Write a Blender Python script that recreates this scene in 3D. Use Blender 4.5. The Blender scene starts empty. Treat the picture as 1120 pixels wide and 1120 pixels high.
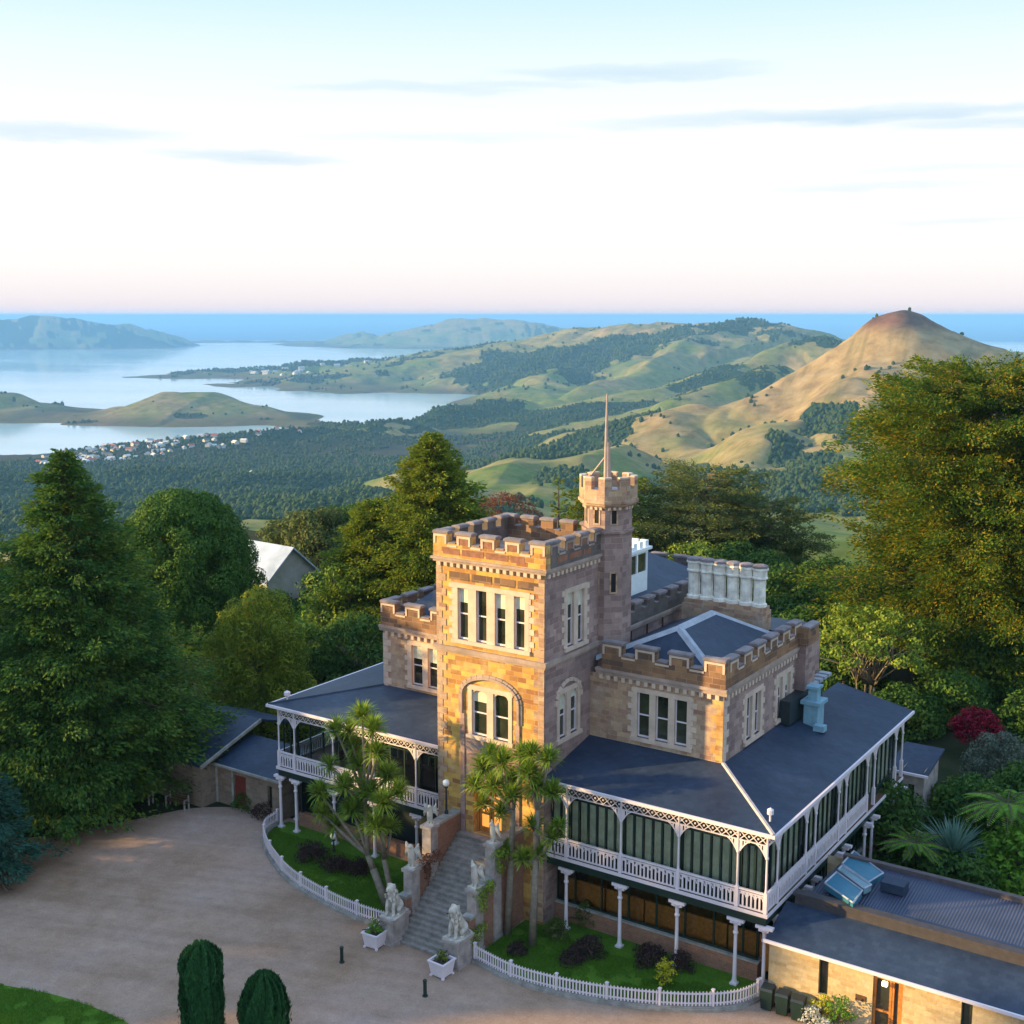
import bpy, bmesh, math, random
import numpy as np
from mathutils import Vector, Matrix

# ------------------------------------------------------------------ camera, sky, sun, exposure
S = bpy.context.scene
PITCH = math.atan(215.0/1343.0)
HEAD = math.radians(34.0752)
cam = bpy.data.cameras.new('camera')
cam.sensor_width = 36.0
cam.lens = 36.0*1343.0/1120.0
cam.clip_start = 0.5
cam.clip_end = 900000.0
cam_o = bpy.data.objects.new('camera', cam)
S.collection.objects.link(cam_o)
cam_o.location = (0, 0, 31)
cam_o.rotation_euler = (math.pi/2-PITCH, 0, HEAD)
S.camera = cam_o
S.render.resolution_x = S.render.resolution_y = 1024
S.view_settings.view_transform = 'Standard'
S.view_settings.look = 'None'
S.view_settings.exposure = 1.1
S.view_settings.gamma = 1.0
S.cycles.max_bounces = 6
S.cycles.diffuse_bounces = 3
S.cycles.glossy_bounces = 3
S.cycles.transmission_bounces = 4
S.cycles.transparent_max_bounces = 8
S.cycles.volume_bounces = 1

SUN_DIR = Vector((-0.83, -0.557, 0.0)).normalized()      # towards the sun, on the ground plane
SUN_EL = math.radians(12.5)
SUN_STRENGTH = 5.0
SKY_STRENGTH = 0.065
sun = bpy.data.lights.new('sun', 'SUN')
sun.energy = SUN_STRENGTH
sun.angle = math.radians(0.9)
sun.color = (1.0, 0.69, 0.27)
sun_o = bpy.data.objects.new('sun', sun)
S.collection.objects.link(sun_o)
sd = Vector((SUN_DIR.x*math.cos(SUN_EL), SUN_DIR.y*math.cos(SUN_EL), math.sin(SUN_EL)))
sun_o.rotation_euler = sd.to_track_quat('Z', 'Y').to_euler()
sun_o.location = (-60, -40, 60)

class NT:
    """small helper to write node trees briefly"""
    def __init__(s, tree): s.t = tree; s.n = tree.nodes; s.l = tree.links
    def new(s, typ, **kw):
        n = s.n.new(typ)
        for k, v in kw.items():
            if k.startswith('i_'):
                n.inputs[int(k[2:]) if k[2:].isdigit() else k[2:].replace('_', ' ')].default_value = v
            else: setattr(n, k, v)
        return n
    def link(s, a, b): s.l.new(a, b)
    def math(s, op, a, b=None, c=None, clamp=False):
        n = s.n.new('ShaderNodeMath'); n.operation = op; n.use_clamp = clamp
        for i, x in enumerate((a, b, c)):
            if x is None: continue
            if isinstance(x, (int, float)): n.inputs[i].default_value = x
            else: s.l.new(x, n.inputs[i])
        return n.outputs[0]
    def mix(s, f, a, b, mode='MIX'):
        n = s.n.new('ShaderNodeMix'); n.data_type = 'RGBA'; n.blend_type = mode
        for i, x in ((0, f), (6, a), (7, b)):
            if isinstance(x, (int, float)): n.inputs[i].default_value = x
            elif isinstance(x, tuple): n.inputs[i].default_value = (x[0], x[1], x[2], 1)
            else: s.l.new(x, n.inputs[i])
        return n.outputs[2]
    def ramp(s, f, stops, interp='LINEAR'):
        n = s.n.new('ShaderNodeValToRGB'); r = n.color_ramp; r.interpolation = interp
        while len(r.elements) < len(stops): r.elements.new(0.5)
        for e, (p, c) in zip(r.elements, stops):
            e.position = p; e.color = (c[0], c[1], c[2], 1) if not isinstance(c, (int, float)) else (c, c, c, 1)
        s.l.new(f, n.inputs[0]); return n.outputs[0]
    def noise(s, vec, scale, detail=3.0, rough=0.55):
        n = s.n.new('ShaderNodeTexNoise'); n.inputs['Scale'].default_value = scale
        n.inputs['Detail'].default_value = detail; n.inputs['Roughness'].default_value = rough
        if vec is not None: s.l.new(vec, n.inputs['Vector'])
        return n.outputs[0]

world = bpy.data.worlds.new('World'); S.world = world; world.use_nodes = True
W = NT(world.node_tree); W.n.clear()
wo = W.new('ShaderNodeOutputWorld'); bg = W.new('ShaderNodeBackground'); bg.inputs[1].default_value = SKY_STRENGTH
W.link(bg.outputs[0], wo.inputs[0])
sky = W.new('ShaderNodeTexSky', sky_type='NISHITA', sun_disc=False, sun_elevation=SUN_EL,
            sun_rotation=math.atan2(SUN_DIR.x, SUN_DIR.y), altitude=330.0, air_density=1.0, dust_density=1.5, ozone_density=1.0)
tc = W.new('ShaderNodeTexCoord'); sep = W.new('ShaderNodeSeparateXYZ'); W.link(tc.outputs['Generated'], sep.inputs[0])
elev = W.math('ARCSINE', sep.outputs[2])
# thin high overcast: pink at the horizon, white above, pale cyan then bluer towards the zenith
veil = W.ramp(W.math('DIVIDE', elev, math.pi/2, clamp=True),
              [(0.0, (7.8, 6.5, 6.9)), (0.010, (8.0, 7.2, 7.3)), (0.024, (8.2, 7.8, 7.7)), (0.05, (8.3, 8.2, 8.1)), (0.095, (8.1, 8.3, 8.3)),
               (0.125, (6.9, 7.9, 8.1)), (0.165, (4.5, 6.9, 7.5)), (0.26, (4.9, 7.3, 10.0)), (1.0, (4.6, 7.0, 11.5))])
az = W.math('ARCTAN2', sep.outputs[0], sep.outputs[1])
HR = -HEAD
def streak(az_deg, el_deg, wa, we, strength, seed):
    """a long thin cloud: an ellipse in azimuth / elevation with a torn edge"""
    n = W.noise(cmb_n(seed), 5.0, 4.0, 0.6)
    a = W.math('DIVIDE', W.math('SUBTRACT', az, HR+math.radians(az_deg)), math.radians(wa))
    e = W.math('DIVIDE', W.math('SUBTRACT', W.math('ADD', elev, W.math('MULTIPLY', W.math('SUBTRACT', n, 0.5), math.radians(1.0))), math.radians(el_deg)), math.radians(we))
    # soft below, sharper on top
    r = W.math('ADD', W.math('MULTIPLY', a, a), W.math('MULTIPLY', e, e))
    m = W.math('SUBTRACT', 1.0, r, clamp=True)
    return W.math('MULTIPLY', W.math('MULTIPLY', m, W.math('ADD', 0.35, n)), strength)
def cmb_n(seed):
    c = W.new('ShaderNodeCombineXYZ'); W.link(W.math('MULTIPLY', az, 2.2), c.inputs[0]); W.link(W.math('MULTIPLY', elev, 14.0), c.inputs[1])
    c.inputs[2].default_value = seed
    return c.outputs[0]
def px2ang(px, py):
    x = (px-560)/1343.0; y = (560-py)/1343.0
    fwd = math.cos(PITCH)+y*math.sin(PITCH); up = -math.sin(PITCH)+y*math.cos(PITCH)
    return math.degrees(math.atan2(x, fwd)), math.degrees(math.atan2(up, math.hypot(x, fwd)))
cl = None
for (x, y, wa, we, st, sd_) in ((930, 127, 13.5, 0.45, 0.95, 1.0), (1100, 131, 7, 0.36, 0.7, 8.0), (760, 134, 7, 0.3, 0.5, 11.0), (690, 80, 7.0, 0.42, 0.8, 2.0), (760, 74, 4.0, 0.25, 0.6, 12.0), (270, 172, 5.2, 0.34, 0.8, 3.0), 
                       (70, 144, 6.0, 0.5, 0.8, 4.0), (450, 96, 6.5, 0.36, 0.6, 5.0), (480, 150, 8.0, 0.3, 0.35, 6.0), (960, 203, 6, 0.25, 0.4, 7.0), (1060, 243, 5, 0.22, 0.4, 9.0), (1040, 182, 5, 0.22, 0.35, 10.0), (560, 92, 5, 0.25, 0.5, 14.0)):
    a_, e_ = px2ang(x, y)
    m = streak(a_, e_, wa, we, st, sd_)
    cl = m if cl is None else W.math('MAXIMUM', cl, m)
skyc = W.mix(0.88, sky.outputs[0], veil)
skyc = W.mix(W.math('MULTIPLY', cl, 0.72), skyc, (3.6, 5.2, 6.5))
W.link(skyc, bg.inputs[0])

# ------------------------------------------------------------------ pixel helpers used when laying the land out
CH, SH = math.cos(HEAD), math.sin(HEAD)
FW = np.array([-SH, CH]); RT = np.array([CH, SH])
def far_point(px, py, v):
    """the point at forward distance v seen at (px, py) of the photograph: (u, v, z) in a frame turned with the view"""
    x = (px-560)/1343.0; y = (560-py)/1343.0
    fwd = math.cos(PITCH)+y*math.sin(PITCH); up = -math.sin(PITCH)+y*math.cos(PITCH)
    k = v/fwd
    return (k*x, v, 31+k*up)
def uv2xy(u, v): return u*RT[0]+v*FW[0], u*RT[1]+v*FW[1]

# ------------------------------------------------------------------ numpy noise
def _hash(ix, iy, seed):
    h = (ix*374761393 + iy*668265263 + seed*982451653) & 0xffffffff
    h = ((h ^ (h >> 13))*1274126177) & 0xffffffff
    return ((h ^ (h >> 16)) & 0xffff)/65535.0
def vnoise(x, y, seed=0):
    ix = np.floor(x).astype(np.int64); iy = np.floor(y).astype(np.int64)
    fx = x-ix; fy = y-iy
    fx = fx*fx*fx*(fx*(fx*6-15)+10); fy = fy*fy*fy*(fy*(fy*6-15)+10)
    a = _hash(ix, iy, seed); b = _hash(ix+1, iy, seed); c = _hash(ix, iy+1, seed); d = _hash(ix+1, iy+1, seed)
    return (a*(1-fx)+b*fx)*(1-fy)+(c*(1-fx)+d*fx)*fy
def fbm(x, y, octaves=5, seed=0, gain=0.5):
    s = 0; a = 1.0; t = 0
    for o in range(octaves):
        s = s+a*vnoise(x*2**o+17.3*o, y*2**o-9.1*o, seed+o); t += a; a *= gain
    return s/t

# ------------------------------------------------------------------ mesh building
C = S.collection
class MB:
    def __init__(s): s.v = []; s.f = []; s.m = []
    def face(s, pts, mi=0):
        b = len(s.v); s.v.extend([tuple(p) for p in pts]); s.f.append(tuple(range(b, b+len(pts)))); s.m.append(mi)
    def hexa(s, p, mi=0):
        b = len(s.v); s.v.extend([tuple(q) for q in p])
        for q in ((0, 3, 2, 1), (4, 5, 6, 7), (0, 1, 5, 4), (1, 2, 6, 5), (2, 3, 7, 6), (3, 0, 4, 7)):
            s.f.append(tuple(b+i for i in q)); s.m.append(mi)
    def box(s, x0, y0, z0, x1, y1, z1, mi=0):
        x0, x1 = min(x0, x1), max(x0, x1); y0, y1 = min(y0, y1), max(y0, y1); z0, z1 = min(z0, z1), max(z0, z1)
        s.hexa([(x0, y0, z0), (x1, y0, z0), (x1, y1, z0), (x0, y1, z0), (x0, y0, z1), (x1, y0, z1), (x1, y1, z1), (x0, y1, z1)], mi)
    def prism(s, poly, z0, z1, mi=0, cap=True):
        b = len(s.v); n = len(poly)
        s.v.extend([(x, y, z0) for x, y in poly]); s.v.extend([(x, y, z1) for x, y in poly])
        for i in range(n):
            j = (i+1) % n; s.f.append((b+i, b+j, b+n+j, b+n+i)); s.m.append(mi)
        if cap:
            s.f.append(tuple(b+n+i for i in range(n))); s.m.append(mi)
            s.f.append(tuple(b+n-1-i for i in range(n))); s.m.append(mi)
    def lathe(s, cx, cy, prof, n=12, mi=0, rot=0.0):
        b = len(s.v); k = len(prof)
        for r, z in prof:
            for i in range(n):
                a = rot+2*math.pi*i/n; s.v.append((cx+r*math.cos(a), cy+r*math.sin(a), z))
        for j in range(k-1):
            for i in range(n):
                i2 = (i+1) % n
                s.f.append((b+j*n+i, b+j*n+i2, b+(j+1)*n+i2, b+(j+1)*n+i)); s.m.append(mi)
        s.f.append(tuple(b+(k-1)*n+i for i in range(n))); s.m.append(mi)
        s.f.append(tuple(b+n-1-i for i in range(n))); s.m.append(mi)
    def tube(s, pts, radii, n=7, mi=0):
        b = len(s.v); k = len(pts); pts = [Vector(p) for p in pts]
        for j, p in enumerate(pts):
            d = (pts[min(j+1, k-1)]-pts[max(j-1, 0)])
            d = d.normalized() if d.length > 1e-9 else Vector((0, 0, 1))
            a = d.cross(Vector((0, 0, 1)) if abs(d.z) < 0.95 else Vector((1, 0, 0))).normalized(); c = d.cross(a)
            for i in range(n):
                t = 2*math.pi*i/n; q = p+(a*math.cos(t)+c*math.sin(t))*radii[j]; s.v.append(tuple(q))
        for j in range(k-1):
            for i in range(n):
                i2 = (i+1) % n
                s.f.append((b+j*n+i, b+(j+1)*n+i, b+(j+1)*n+i2, b+j*n+i2)); s.m.append(mi)
        s.f.append(tuple(b+i for i in range(n))); s.m.append(mi)
        s.f.append(tuple(b+(k-1)*n+n-1-i for i in range(n))); s.m.append(mi)
    def build(s, name, mats, parent=None, smooth=False):
        me = bpy.data.meshes.new(name)
        o = bpy.data.objects.new(name, me)
        off = Vector((0, 0, 0))
        p = parent
        while p is not None: off += p.location; p = p.parent
        vs = [(x-off.x, y-off.y, z-off.z) for x, y, z in s.v]
        me.from_pydata(vs, [], s.f)
        if not isinstance(mats, (list, tuple)): mats = [mats]
        for m in mats: me.materials.append(m)
        if len(mats) > 1: me.polygons.foreach_set('material_index', s.m)
        box_uv(me, s.v)
        if smooth: me.polygons.foreach_set('use_smooth', [True]*len(me.polygons))
        me.update()
        C.objects.link(o)
        if parent is not None: o.parent = parent
        return o
def box_uv(me, world_v):
    n = len(me.loops)
    vi = np.empty(n, np.int32); me.loops.foreach_get('vertex_index', vi)
    tot = np.empty(len(me.polygons), np.int32); me.polygons.foreach_get('loop_total', tot)
    nor = np.empty(len(me.polygons)*3, np.float32); me.polygons.foreach_get('normal', nor); nor = nor.reshape(-1, 3)
    ln = np.repeat(nor, tot, axis=0); P = np.array(world_v, np.float64)[vi]
    hx, hy = -ln[:, 1], ln[:, 0]; hl = np.hypot(hx, hy); flat = hl < 0.75
    hl[hl < 1e-6] = 1
    u = np.where(flat, P[:, 0], (P[:, 0]*hx+P[:, 1]*hy)/hl); v = np.where(flat, P[:, 1], P[:, 2])
    uvl = me.uv_layers.new(name='UVMap'); uvl.data.foreach_set('uv', np.stack([u, v], 1).astype(np.float32).ravel())
def np_mesh(name, verts, faces, mats, parent=None, face_mat=None, smooth=False, loc=None):
    """mesh straight from numpy arrays; faces is (n, k). verts are relative to the parent / loc"""
    me = bpy.data.meshes.new(name); k = faces.shape[1]
    me.vertices.add(len(verts)); me.vertices.foreach_set('co', np.ascontiguousarray(verts, np.float32).ravel())
    me.loops.add(faces.size); me.loops.foreach_set('vertex_index', np.ascontiguousarray(faces, np.int32).ravel())
    me.polygons.add(len(faces)); me.polygons.foreach_set('loop_start', np.arange(0, faces.size, k, dtype=np.int32))
    try: me.polygons.foreach_set('loop_total', np.full(len(faces), k, np.int32))
    except Exception: pass
    if not isinstance(mats, (list, tuple)): mats = [mats]
    for m in mats: me.materials.append(m)
    if face_mat is not None: me.polygons.foreach_set('material_index', face_mat.astype(np.int32))
    me.polygons.foreach_set('use_smooth', np.full(len(faces), smooth, bool))
    me.update(calc_edges=True); me.validate()
    o = bpy.data.objects.new(name, me); C.objects.link(o)
    if parent is not None: o.parent = parent
    if loc is not None: o.location = loc
    return o
def thing(name, label, cat, loc=(0, 0, 0), rz=0.0, group=None):
    o = bpy.data.objects.new(name, None); C.objects.link(o); o.empty_display_size = 0.2
    o.location = loc; o.rotation_euler = (0, 0, rz)
    tag(o, label, cat, group); return o
def tag(o, label=None, cat=None, group=None, kind=None):
    if label: o['label'] = label
    if cat: o['category'] = cat
    if group: o['group'] = group
    if kind: o['kind'] = kind
    return o
def dup(root, loc, rz=None, label=None, group=None, scale=None):
    r = root.copy(); C.objects.link(r); r.location = loc
    if rz is not None: r.rotation_euler = (0, 0, rz)
    if scale is not None: r.scale = scale
    if label: r['label'] = label
    if group: r['group'] = group
    for ch in list(root.children):
        c = ch.copy(); C.objects.link(c); c.parent = r
        for g in list(ch.children):
            d = g.copy(); C.objects.link(d); d.parent = c
    return r

# ------------------------------------------------------------------ materials
def new_mat(name):
    m = bpy.data.materials.new(name); m.use_nodes = True
    t = NT(m.node_tree); b = t.n['Principled BSDF']
    return m, t, b
def plain(name, col, rough=0.7, var=0.15, scale=3.0, metal=0.0, spec=0.5, bump=0.0):
    m, t, b = new_mat(name)
    co = t.new('ShaderNodeTexCoord')
    n = t.noise(co.outputs['Object'], scale, 5.0, 0.6)
    lo = tuple(c*(1-var) for c in col); hi = tuple(min(1, c*(1+var)) for c in col)
    t.link(t.ramp(n, [(0.3, lo), (0.7, hi)]), b.inputs['Base Color'])
    b.inputs['Roughness'].default_value = rough; b.inputs['Metallic'].default_value = metal
    b.inputs['Specular IOR Level'].default_value = spec
    if bump > 0:
        bp = t.new('ShaderNodeBump'); bp.inputs['Strength'].default_value = bump; bp.inputs['Distance'].default_value = 0.03
        t.link(t.noise(co.outputs['Object'], scale*6, 4.0, 0.6), bp.inputs['Height']); t.link(bp.outputs[0], b.inputs['Normal'])
    return m
def masonry(name, c1, c2, mortar, bw=0.62, rh=0.31, stain=(0.10, 0.075, 0.065), stain_amt=0.35, pale=None):
    m, t, b = new_mat(name)
    uv = t.new('ShaderNodeUVMap'); co = t.new('ShaderNodeTexCoord')
    wob = t.new('ShaderNodeVectorMath', operation='MULTIPLY_ADD')
    nz = t.new('ShaderNodeTexNoise'); nz.inputs['Scale'].default_value = 1.3
    t.link(co.outputs['Object'], nz.inputs['Vector']); t.link(nz.outputs['Color'], wob.inputs[0]); wob.inputs[1].default_value = (0.05, 0.03, 0); t.link(uv.outputs[0], wob.inputs[2])
    br = t.new('ShaderNodeTexBrick', offset=0.43, squash=1.35, squash_frequency=3)
    br.inputs['Scale'].default_value = 1.0; br.inputs['Mortar Size'].default_value = 0.012; br.inputs['Mortar Smooth'].default_value = 0.3
    br.inputs['Brick Width'].default_value = bw; br.inputs['Row Height'].default_value = rh
    br.inputs['Color1'].default_value = (*c1, 1); br.inputs['Color2'].default_value = (*c2, 1); br.inputs['Mortar'].default_value = (*mortar, 1)
    br.inputs['Bias'].default_value = 0.0
    t.link(wob.outputs[0], br.inputs['Vector'])
    n1 = t.noise(co.outputs['Object'], 0.5, 5.0, 0.65); n2 = t.noise(co.outputs['Object'], 4.0, 4.0, 0.7)
    c = t.mix(t.math('MULTIPLY', t.ramp(n1, [(0.42, 0.0), (0.72, 1.0)]), stain_amt), br.outputs[0], stain)
    if pale: c = t.mix(t.ramp(t.noise(co.outputs['Object'], 0.9, 3.0, 0.6), [(0.5, 0.0), (0.68, 0.55)]), c, pale)
    c = t.mix(0.5, c, t.ramp(n2, [(0.25, (0.45, 0.45, 0.45)), (0.75, (1.35, 1.3, 1.25))]), 'MULTIPLY')
    t.link(c, b.inputs['Base Color']); b.inputs['Roughness'].default_value = 0.9; b.inputs['Specular IOR Level'].default_value = 0.2
    bp = t.new('ShaderNodeBump'); bp.inputs['Strength'].default_value = 0.55; bp.inputs['Distance'].default_value = 0.04
    h = t.math('ADD', t.math('MULTIPLY', t.math('SUBTRACT', 1.0, br.outputs['Fac']), 0.6), t.math('MULTIPLY', n2, 0.6))
    t.link(h, bp.inputs['Height']); t.link(bp.outputs[0], b.inputs['Normal'])
    return m
M = {}
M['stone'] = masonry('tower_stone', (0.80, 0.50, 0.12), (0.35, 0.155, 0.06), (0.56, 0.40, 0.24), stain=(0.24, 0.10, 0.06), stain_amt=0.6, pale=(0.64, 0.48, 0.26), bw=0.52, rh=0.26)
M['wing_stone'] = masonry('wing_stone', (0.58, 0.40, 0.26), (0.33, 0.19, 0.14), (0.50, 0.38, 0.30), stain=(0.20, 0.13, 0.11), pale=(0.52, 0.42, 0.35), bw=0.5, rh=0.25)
M['parapet_stone'] = masonry('parapet_stone', (0.38, 0.21, 0.11), (0.16, 0.088, 0.064), (0.36, 0.27, 0.21), stain=(0.07, 0.062, 0.06), stain_amt=0.75)
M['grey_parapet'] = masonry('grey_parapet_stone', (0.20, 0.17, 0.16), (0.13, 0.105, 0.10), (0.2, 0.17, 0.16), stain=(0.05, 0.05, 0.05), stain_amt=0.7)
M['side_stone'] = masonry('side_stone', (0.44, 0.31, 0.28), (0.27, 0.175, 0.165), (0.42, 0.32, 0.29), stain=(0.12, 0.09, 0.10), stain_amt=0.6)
M['dressed'] = plain('dressed_stone', (0.58, 0.44, 0.36), 0.85, 0.16, 1.6, bump=0.2)
M['coping'] = plain('coping_stone', (0.21, 0.172, 0.18), 0.9, 0.35, 1.4, bump=0.3)
M['cornice'] = plain('cornice_stone', (0.37, 0.27, 0.23), 0.9, 0.25, 1.4, bump=0.25)
M['ledge'] = plain('weathered_stone', (0.30, 0.28, 0.26), 0.9, 0.35, 2.0, bump=0.4)
M['statue'] = plain('statue_stone', (0.50, 0.45, 0.40), 0.85, 0.3, 3.0, bump=0.3)
M['cafe_stone'] = masonry('cafe_stone', (0.62, 0.47, 0.28), (0.46, 0.32, 0.17), (0.56, 0.46, 0.33), bw=0.46, rh=0.2, stain_amt=0.15, pale=(0.62, 0.50, 0.36))
M['cottage_stone'] = masonry('cottage_stone', (0.30, 0.23, 0.18), (0.22, 0.16, 0.12), (0.28, 0.23, 0.19), bw=0.5, rh=0.25)
M['brick'] = masonry('plinth_brick', (0.36, 0.17, 0.11), (0.28, 0.13, 0.085), (0.32, 0.22, 0.17), bw=0.23, rh=0.085, stain_amt=0.3)
M['white'] = plain('white_paint', (0.72, 0.63, 0.69), 0.5, 0.06, 2.0)
M['iron'] = plain('dark_paint', (0.012, 0.022, 0.028), 0.5, 0.2)
M['green_frame'] = plain('dark_green_paint', (0.008, 0.026, 0.022), 0.45, 0.2)
M['lead'] = plain('lead_flashing', (0.34, 0.36, 0.42), 0.55, 0.2, 2.0)
M['wood'] = plain('varnished_wood', (0.48, 0.18, 0.04), 0.45, 0.3, 5.0)
M['darkwood'] = plain('dark_wood', (0.10, 0.045, 0.022), 0.6, 0.3, 5.0)
M['curtain'] = plain('curtain', (0.60, 0.60, 0.48), 0.9, 0.2, 2.0)
M['cream'] = plain('cream_paint', (0.55, 0.48, 0.32), 0.6, 0.1)
M['soil'] = plain('soil', (0.055, 0.04, 0.03), 0.95, 0.4, 2.0)
M['bark'] = plain('bark', (0.10, 0.075, 0.055), 0.95, 0.4, 4.0, bump=0.5)
M['palebark'] = plain('pale_bark', (0.22, 0.18, 0.14), 0.95, 0.3, 4.0, bump=0.5)
M['black'] = plain('dark_void', (0.01, 0.01, 0.012), 0.9, 0.1)
def glassy(name, col, rough=0.06, spec=0.7):
    m, t, b = new_mat(name)
    co = t.new('ShaderNodeTexCoord')
    t.link(t.ramp(t.noise(co.outputs['Object'], 0.8, 3.0), [(0.35, tuple(c*0.5 for c in col)), (0.65, tuple(c*1.5 for c in col))]), b.inputs['Base Color'])
    b.inputs['Roughness'].default_value = rough; b.inputs['Specular IOR Level'].default_value = spec
    bp = t.new('ShaderNodeBump'); bp.inputs['Strength'].default_value = 0.03; t.link(t.noise(co.outputs['Object'], 1.5, 1.0), bp.inputs['Height']); t.link(bp.outputs[0], b.inputs['Normal'])
    return m
M['glass'] = glassy('window_glass', (0.034, 0.036, 0.026))
M['curtained'] = glassy('curtained_glass', (0.085, 0.095, 0.072), 0.18, 0.35)
def clear_glass():
    m, t, b = new_mat('clear_glass')
    o = t.n['Material Output']; tr = t.new('ShaderNodeBsdfTransparent'); tr.inputs[0].default_value = (0.80, 0.86, 0.84, 1)
    gl = t.new('ShaderNodeBsdfGlossy'); gl.inputs['Roughness'].default_value = 0.03
    fr = t.new('ShaderNodeFresnel'); fr.inputs[0].default_value = 1.5; mx = t.new('ShaderNodeMixShader')
    t.link(fr.outputs[0], mx.inputs[0]); t.link(tr.outputs[0], mx.inputs[1]); t.link(gl.outputs[0], mx.inputs[2]); t.link(mx.outputs[0], o.inputs[0])
    return m
M['clear'] = clear_glass()
def slate():
    m, t, b = new_mat('roof_slate')
    uv = t.new('ShaderNodeUVMap'); co = t.new('ShaderNodeTexCoord')
    br = t.new('ShaderNodeTexBrick', offset=0.5); br.inputs['Scale'].default_value = 1; br.inputs['Brick Width'].default_value = 0.32; br.inputs['Row Height'].default_value = 0.24
    br.inputs['Mortar Size'].default_value = 0.006
    br.inputs['Color1'].default_value = (0.030, 0.047, 0.086, 1); br.inputs['Color2'].default_value = (0.020, 0.034, 0.066, 1); br.inputs['Mortar'].default_value = (0.016, 0.03, 0.065, 1)
    t.link(uv.outputs[0], br.inputs['Vector'])
    n = t.noise(co.outputs['Object'], 0.35, 6.0, 0.65)
    c = t.mix(1.0, br.outputs[0], t.ramp(n, [(0.3, (0.62, 0.64, 0.70)), (0.5, (1.0, 1.0, 1.0)), (0.72, (1.5, 1.42, 1.3))]), 'MULTIPLY')
    sp = t.noise(co.outputs['Object'], 5.0, 4.0, 0.7)
    c = t.mix(t.ramp(sp, [(0.66, 0.0), (0.78, 0.35)]), c, (0.12, 0.13, 0.14))
    t.link(c, b.inputs['Base Color']); b.inputs['Roughness'].default_value = 0.55; b.inputs['Specular IOR Level'].default_value = 0.35
    bp = t.new('ShaderNodeBump'); bp.inputs['Strength'].default_value = 0.25; bp.inputs['Distance'].default_value = 0.015; t.link(br.outputs['Fac'], bp.inputs['Height']); bp.invert = True
    t.link(bp.outputs[0], b.inputs['Normal'])
    return m
M['slate'] = slate()
def ribbed(name, col, pitch, axis=0):
    m, t, b = new_mat(name)
    uv = t.new('ShaderNodeUVMap'); w = t.new('ShaderNodeTexWave', bands_direction='X' if axis == 0 else 'Y')
    w.inputs['Scale'].default_value = 1/pitch/ (2*math.pi) * 6.28318/2; w.inputs['Distortion'].default_value = 0.0
    t.link(uv.outputs[0], w.inputs['Vector'])
    co = t.new('ShaderNodeTexCoord'); n = t.noise(co.outputs['Object'], 0.5, 5.0, 0.6)
    c = t.mix(1.0, col, t.ramp(n, [(0.3, (0.7, 0.72, 0.75)), (0.7, (1.3, 1.25, 1.2))]), 'MULTIPLY')
    t.link(c, b.inputs['Base Color']); b.inputs['Roughness'].default_value = 0.5
    bp = t.new('ShaderNodeBump'); bp.inputs['Strength'].default_value = 0.6; bp.inputs['Distance'].default_value = 0.05; t.link(w.outputs['Fac'], bp.inputs['Height'])
    t.link(bp.outputs[0], b.inputs['Normal'])
    return m
M['corrugated'] = ribbed('corrugated_roof', (0.045, 0.055, 0.10), 0.22)
M['barn_roof'] = ribbed('barn_roof_iron', (0.40, 0.47, 0.60), 0.4)
def leaf_mat(name, cols, rough=0.65, transl=0.25):
    """foliage: every leaf its own tint out of three or four leaf colours"""
    m, t, b = new_mat(name); o = t.n['Material Output']
    g = t.new('ShaderNodeNewGeometry'); co = t.new('ShaderNodeTexCoord')
    n = t.noise(co.outputs['Object'], 0.45, 3.0, 0.6)
    f = t.math('ADD', t.math('MULTIPLY', g.outputs['Random Per Island'], 0.5), t.math('MULTIPLY', t.math('SUBTRACT', n, 0.25), 1.0), clamp=True)
    k = len(cols)-1
    c = t.ramp(f, [(0.05+0.9*i/k, cols[i]) for i in range(k+1)])
    t.link(c, b.inputs['Base Color']); b.inputs['Roughness'].default_value = rough; b.inputs['Specular IOR Level'].default_value = 0.12
    tl = t.new('ShaderNodeBsdfTranslucent'); t.link(c, tl.inputs[0])
    mx = t.new('ShaderNodeMixShader'); mx.inputs[0].default_value = transl
    t.link(b.outputs[0], mx.inputs[1]); t.link(tl.outputs[0], mx.inputs[2]); t.link(mx.outputs[0], o.inputs[0])
    return m
L = {}
L['conifer'] = leaf_mat('conifer_leaf', [(0.018, 0.062, 0.022), (0.042, 0.115, 0.026), (0.10, 0.175, 0.026), (0.20, 0.24, 0.028)], 0.65, 0.3)
L['gold'] = leaf_mat('golden_conifer_leaf', [(0.050, 0.105, 0.016), (0.115, 0.180, 0.020), (0.22, 0.255, 0.022), (0.34, 0.31, 0.03)], 0.65, 0.3)
L['dome'] = leaf_mat('dome_tree_leaf', [(0.025, 0.070, 0.014), (0.046, 0.116, 0.019), (0.091, 0.174, 0.023), (0.138, 0.215, 0.031)])
L['macro'] = leaf_mat('macrocarpa_leaf', [(0.024, 0.075, 0.012), (0.060, 0.140, 0.016), (0.17, 0.185, 0.016), (0.42, 0.24, 0.014)], 0.65, 0.32)  # amber end stands for low sun, put into the leaf colour
L['cedar'] = leaf_mat('cedar_leaf', [(0.03, 0.06, 0.024), (0.07, 0.11, 0.032), (0.13, 0.15, 0.04), (0.19, 0.17, 0.055)])
L['bush'] = leaf_mat('bush_leaf', [(0.015, 0.050, 0.014), (0.037, 0.093, 0.020), (0.073, 0.142, 0.025), (0.131, 0.198, 0.027)])
L['lime'] = leaf_mat('light_bush_leaf', [(0.065, 0.123, 0.022), (0.146, 0.228, 0.033), (0.260, 0.333, 0.039), (0.390, 0.421, 0.055)])
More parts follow.
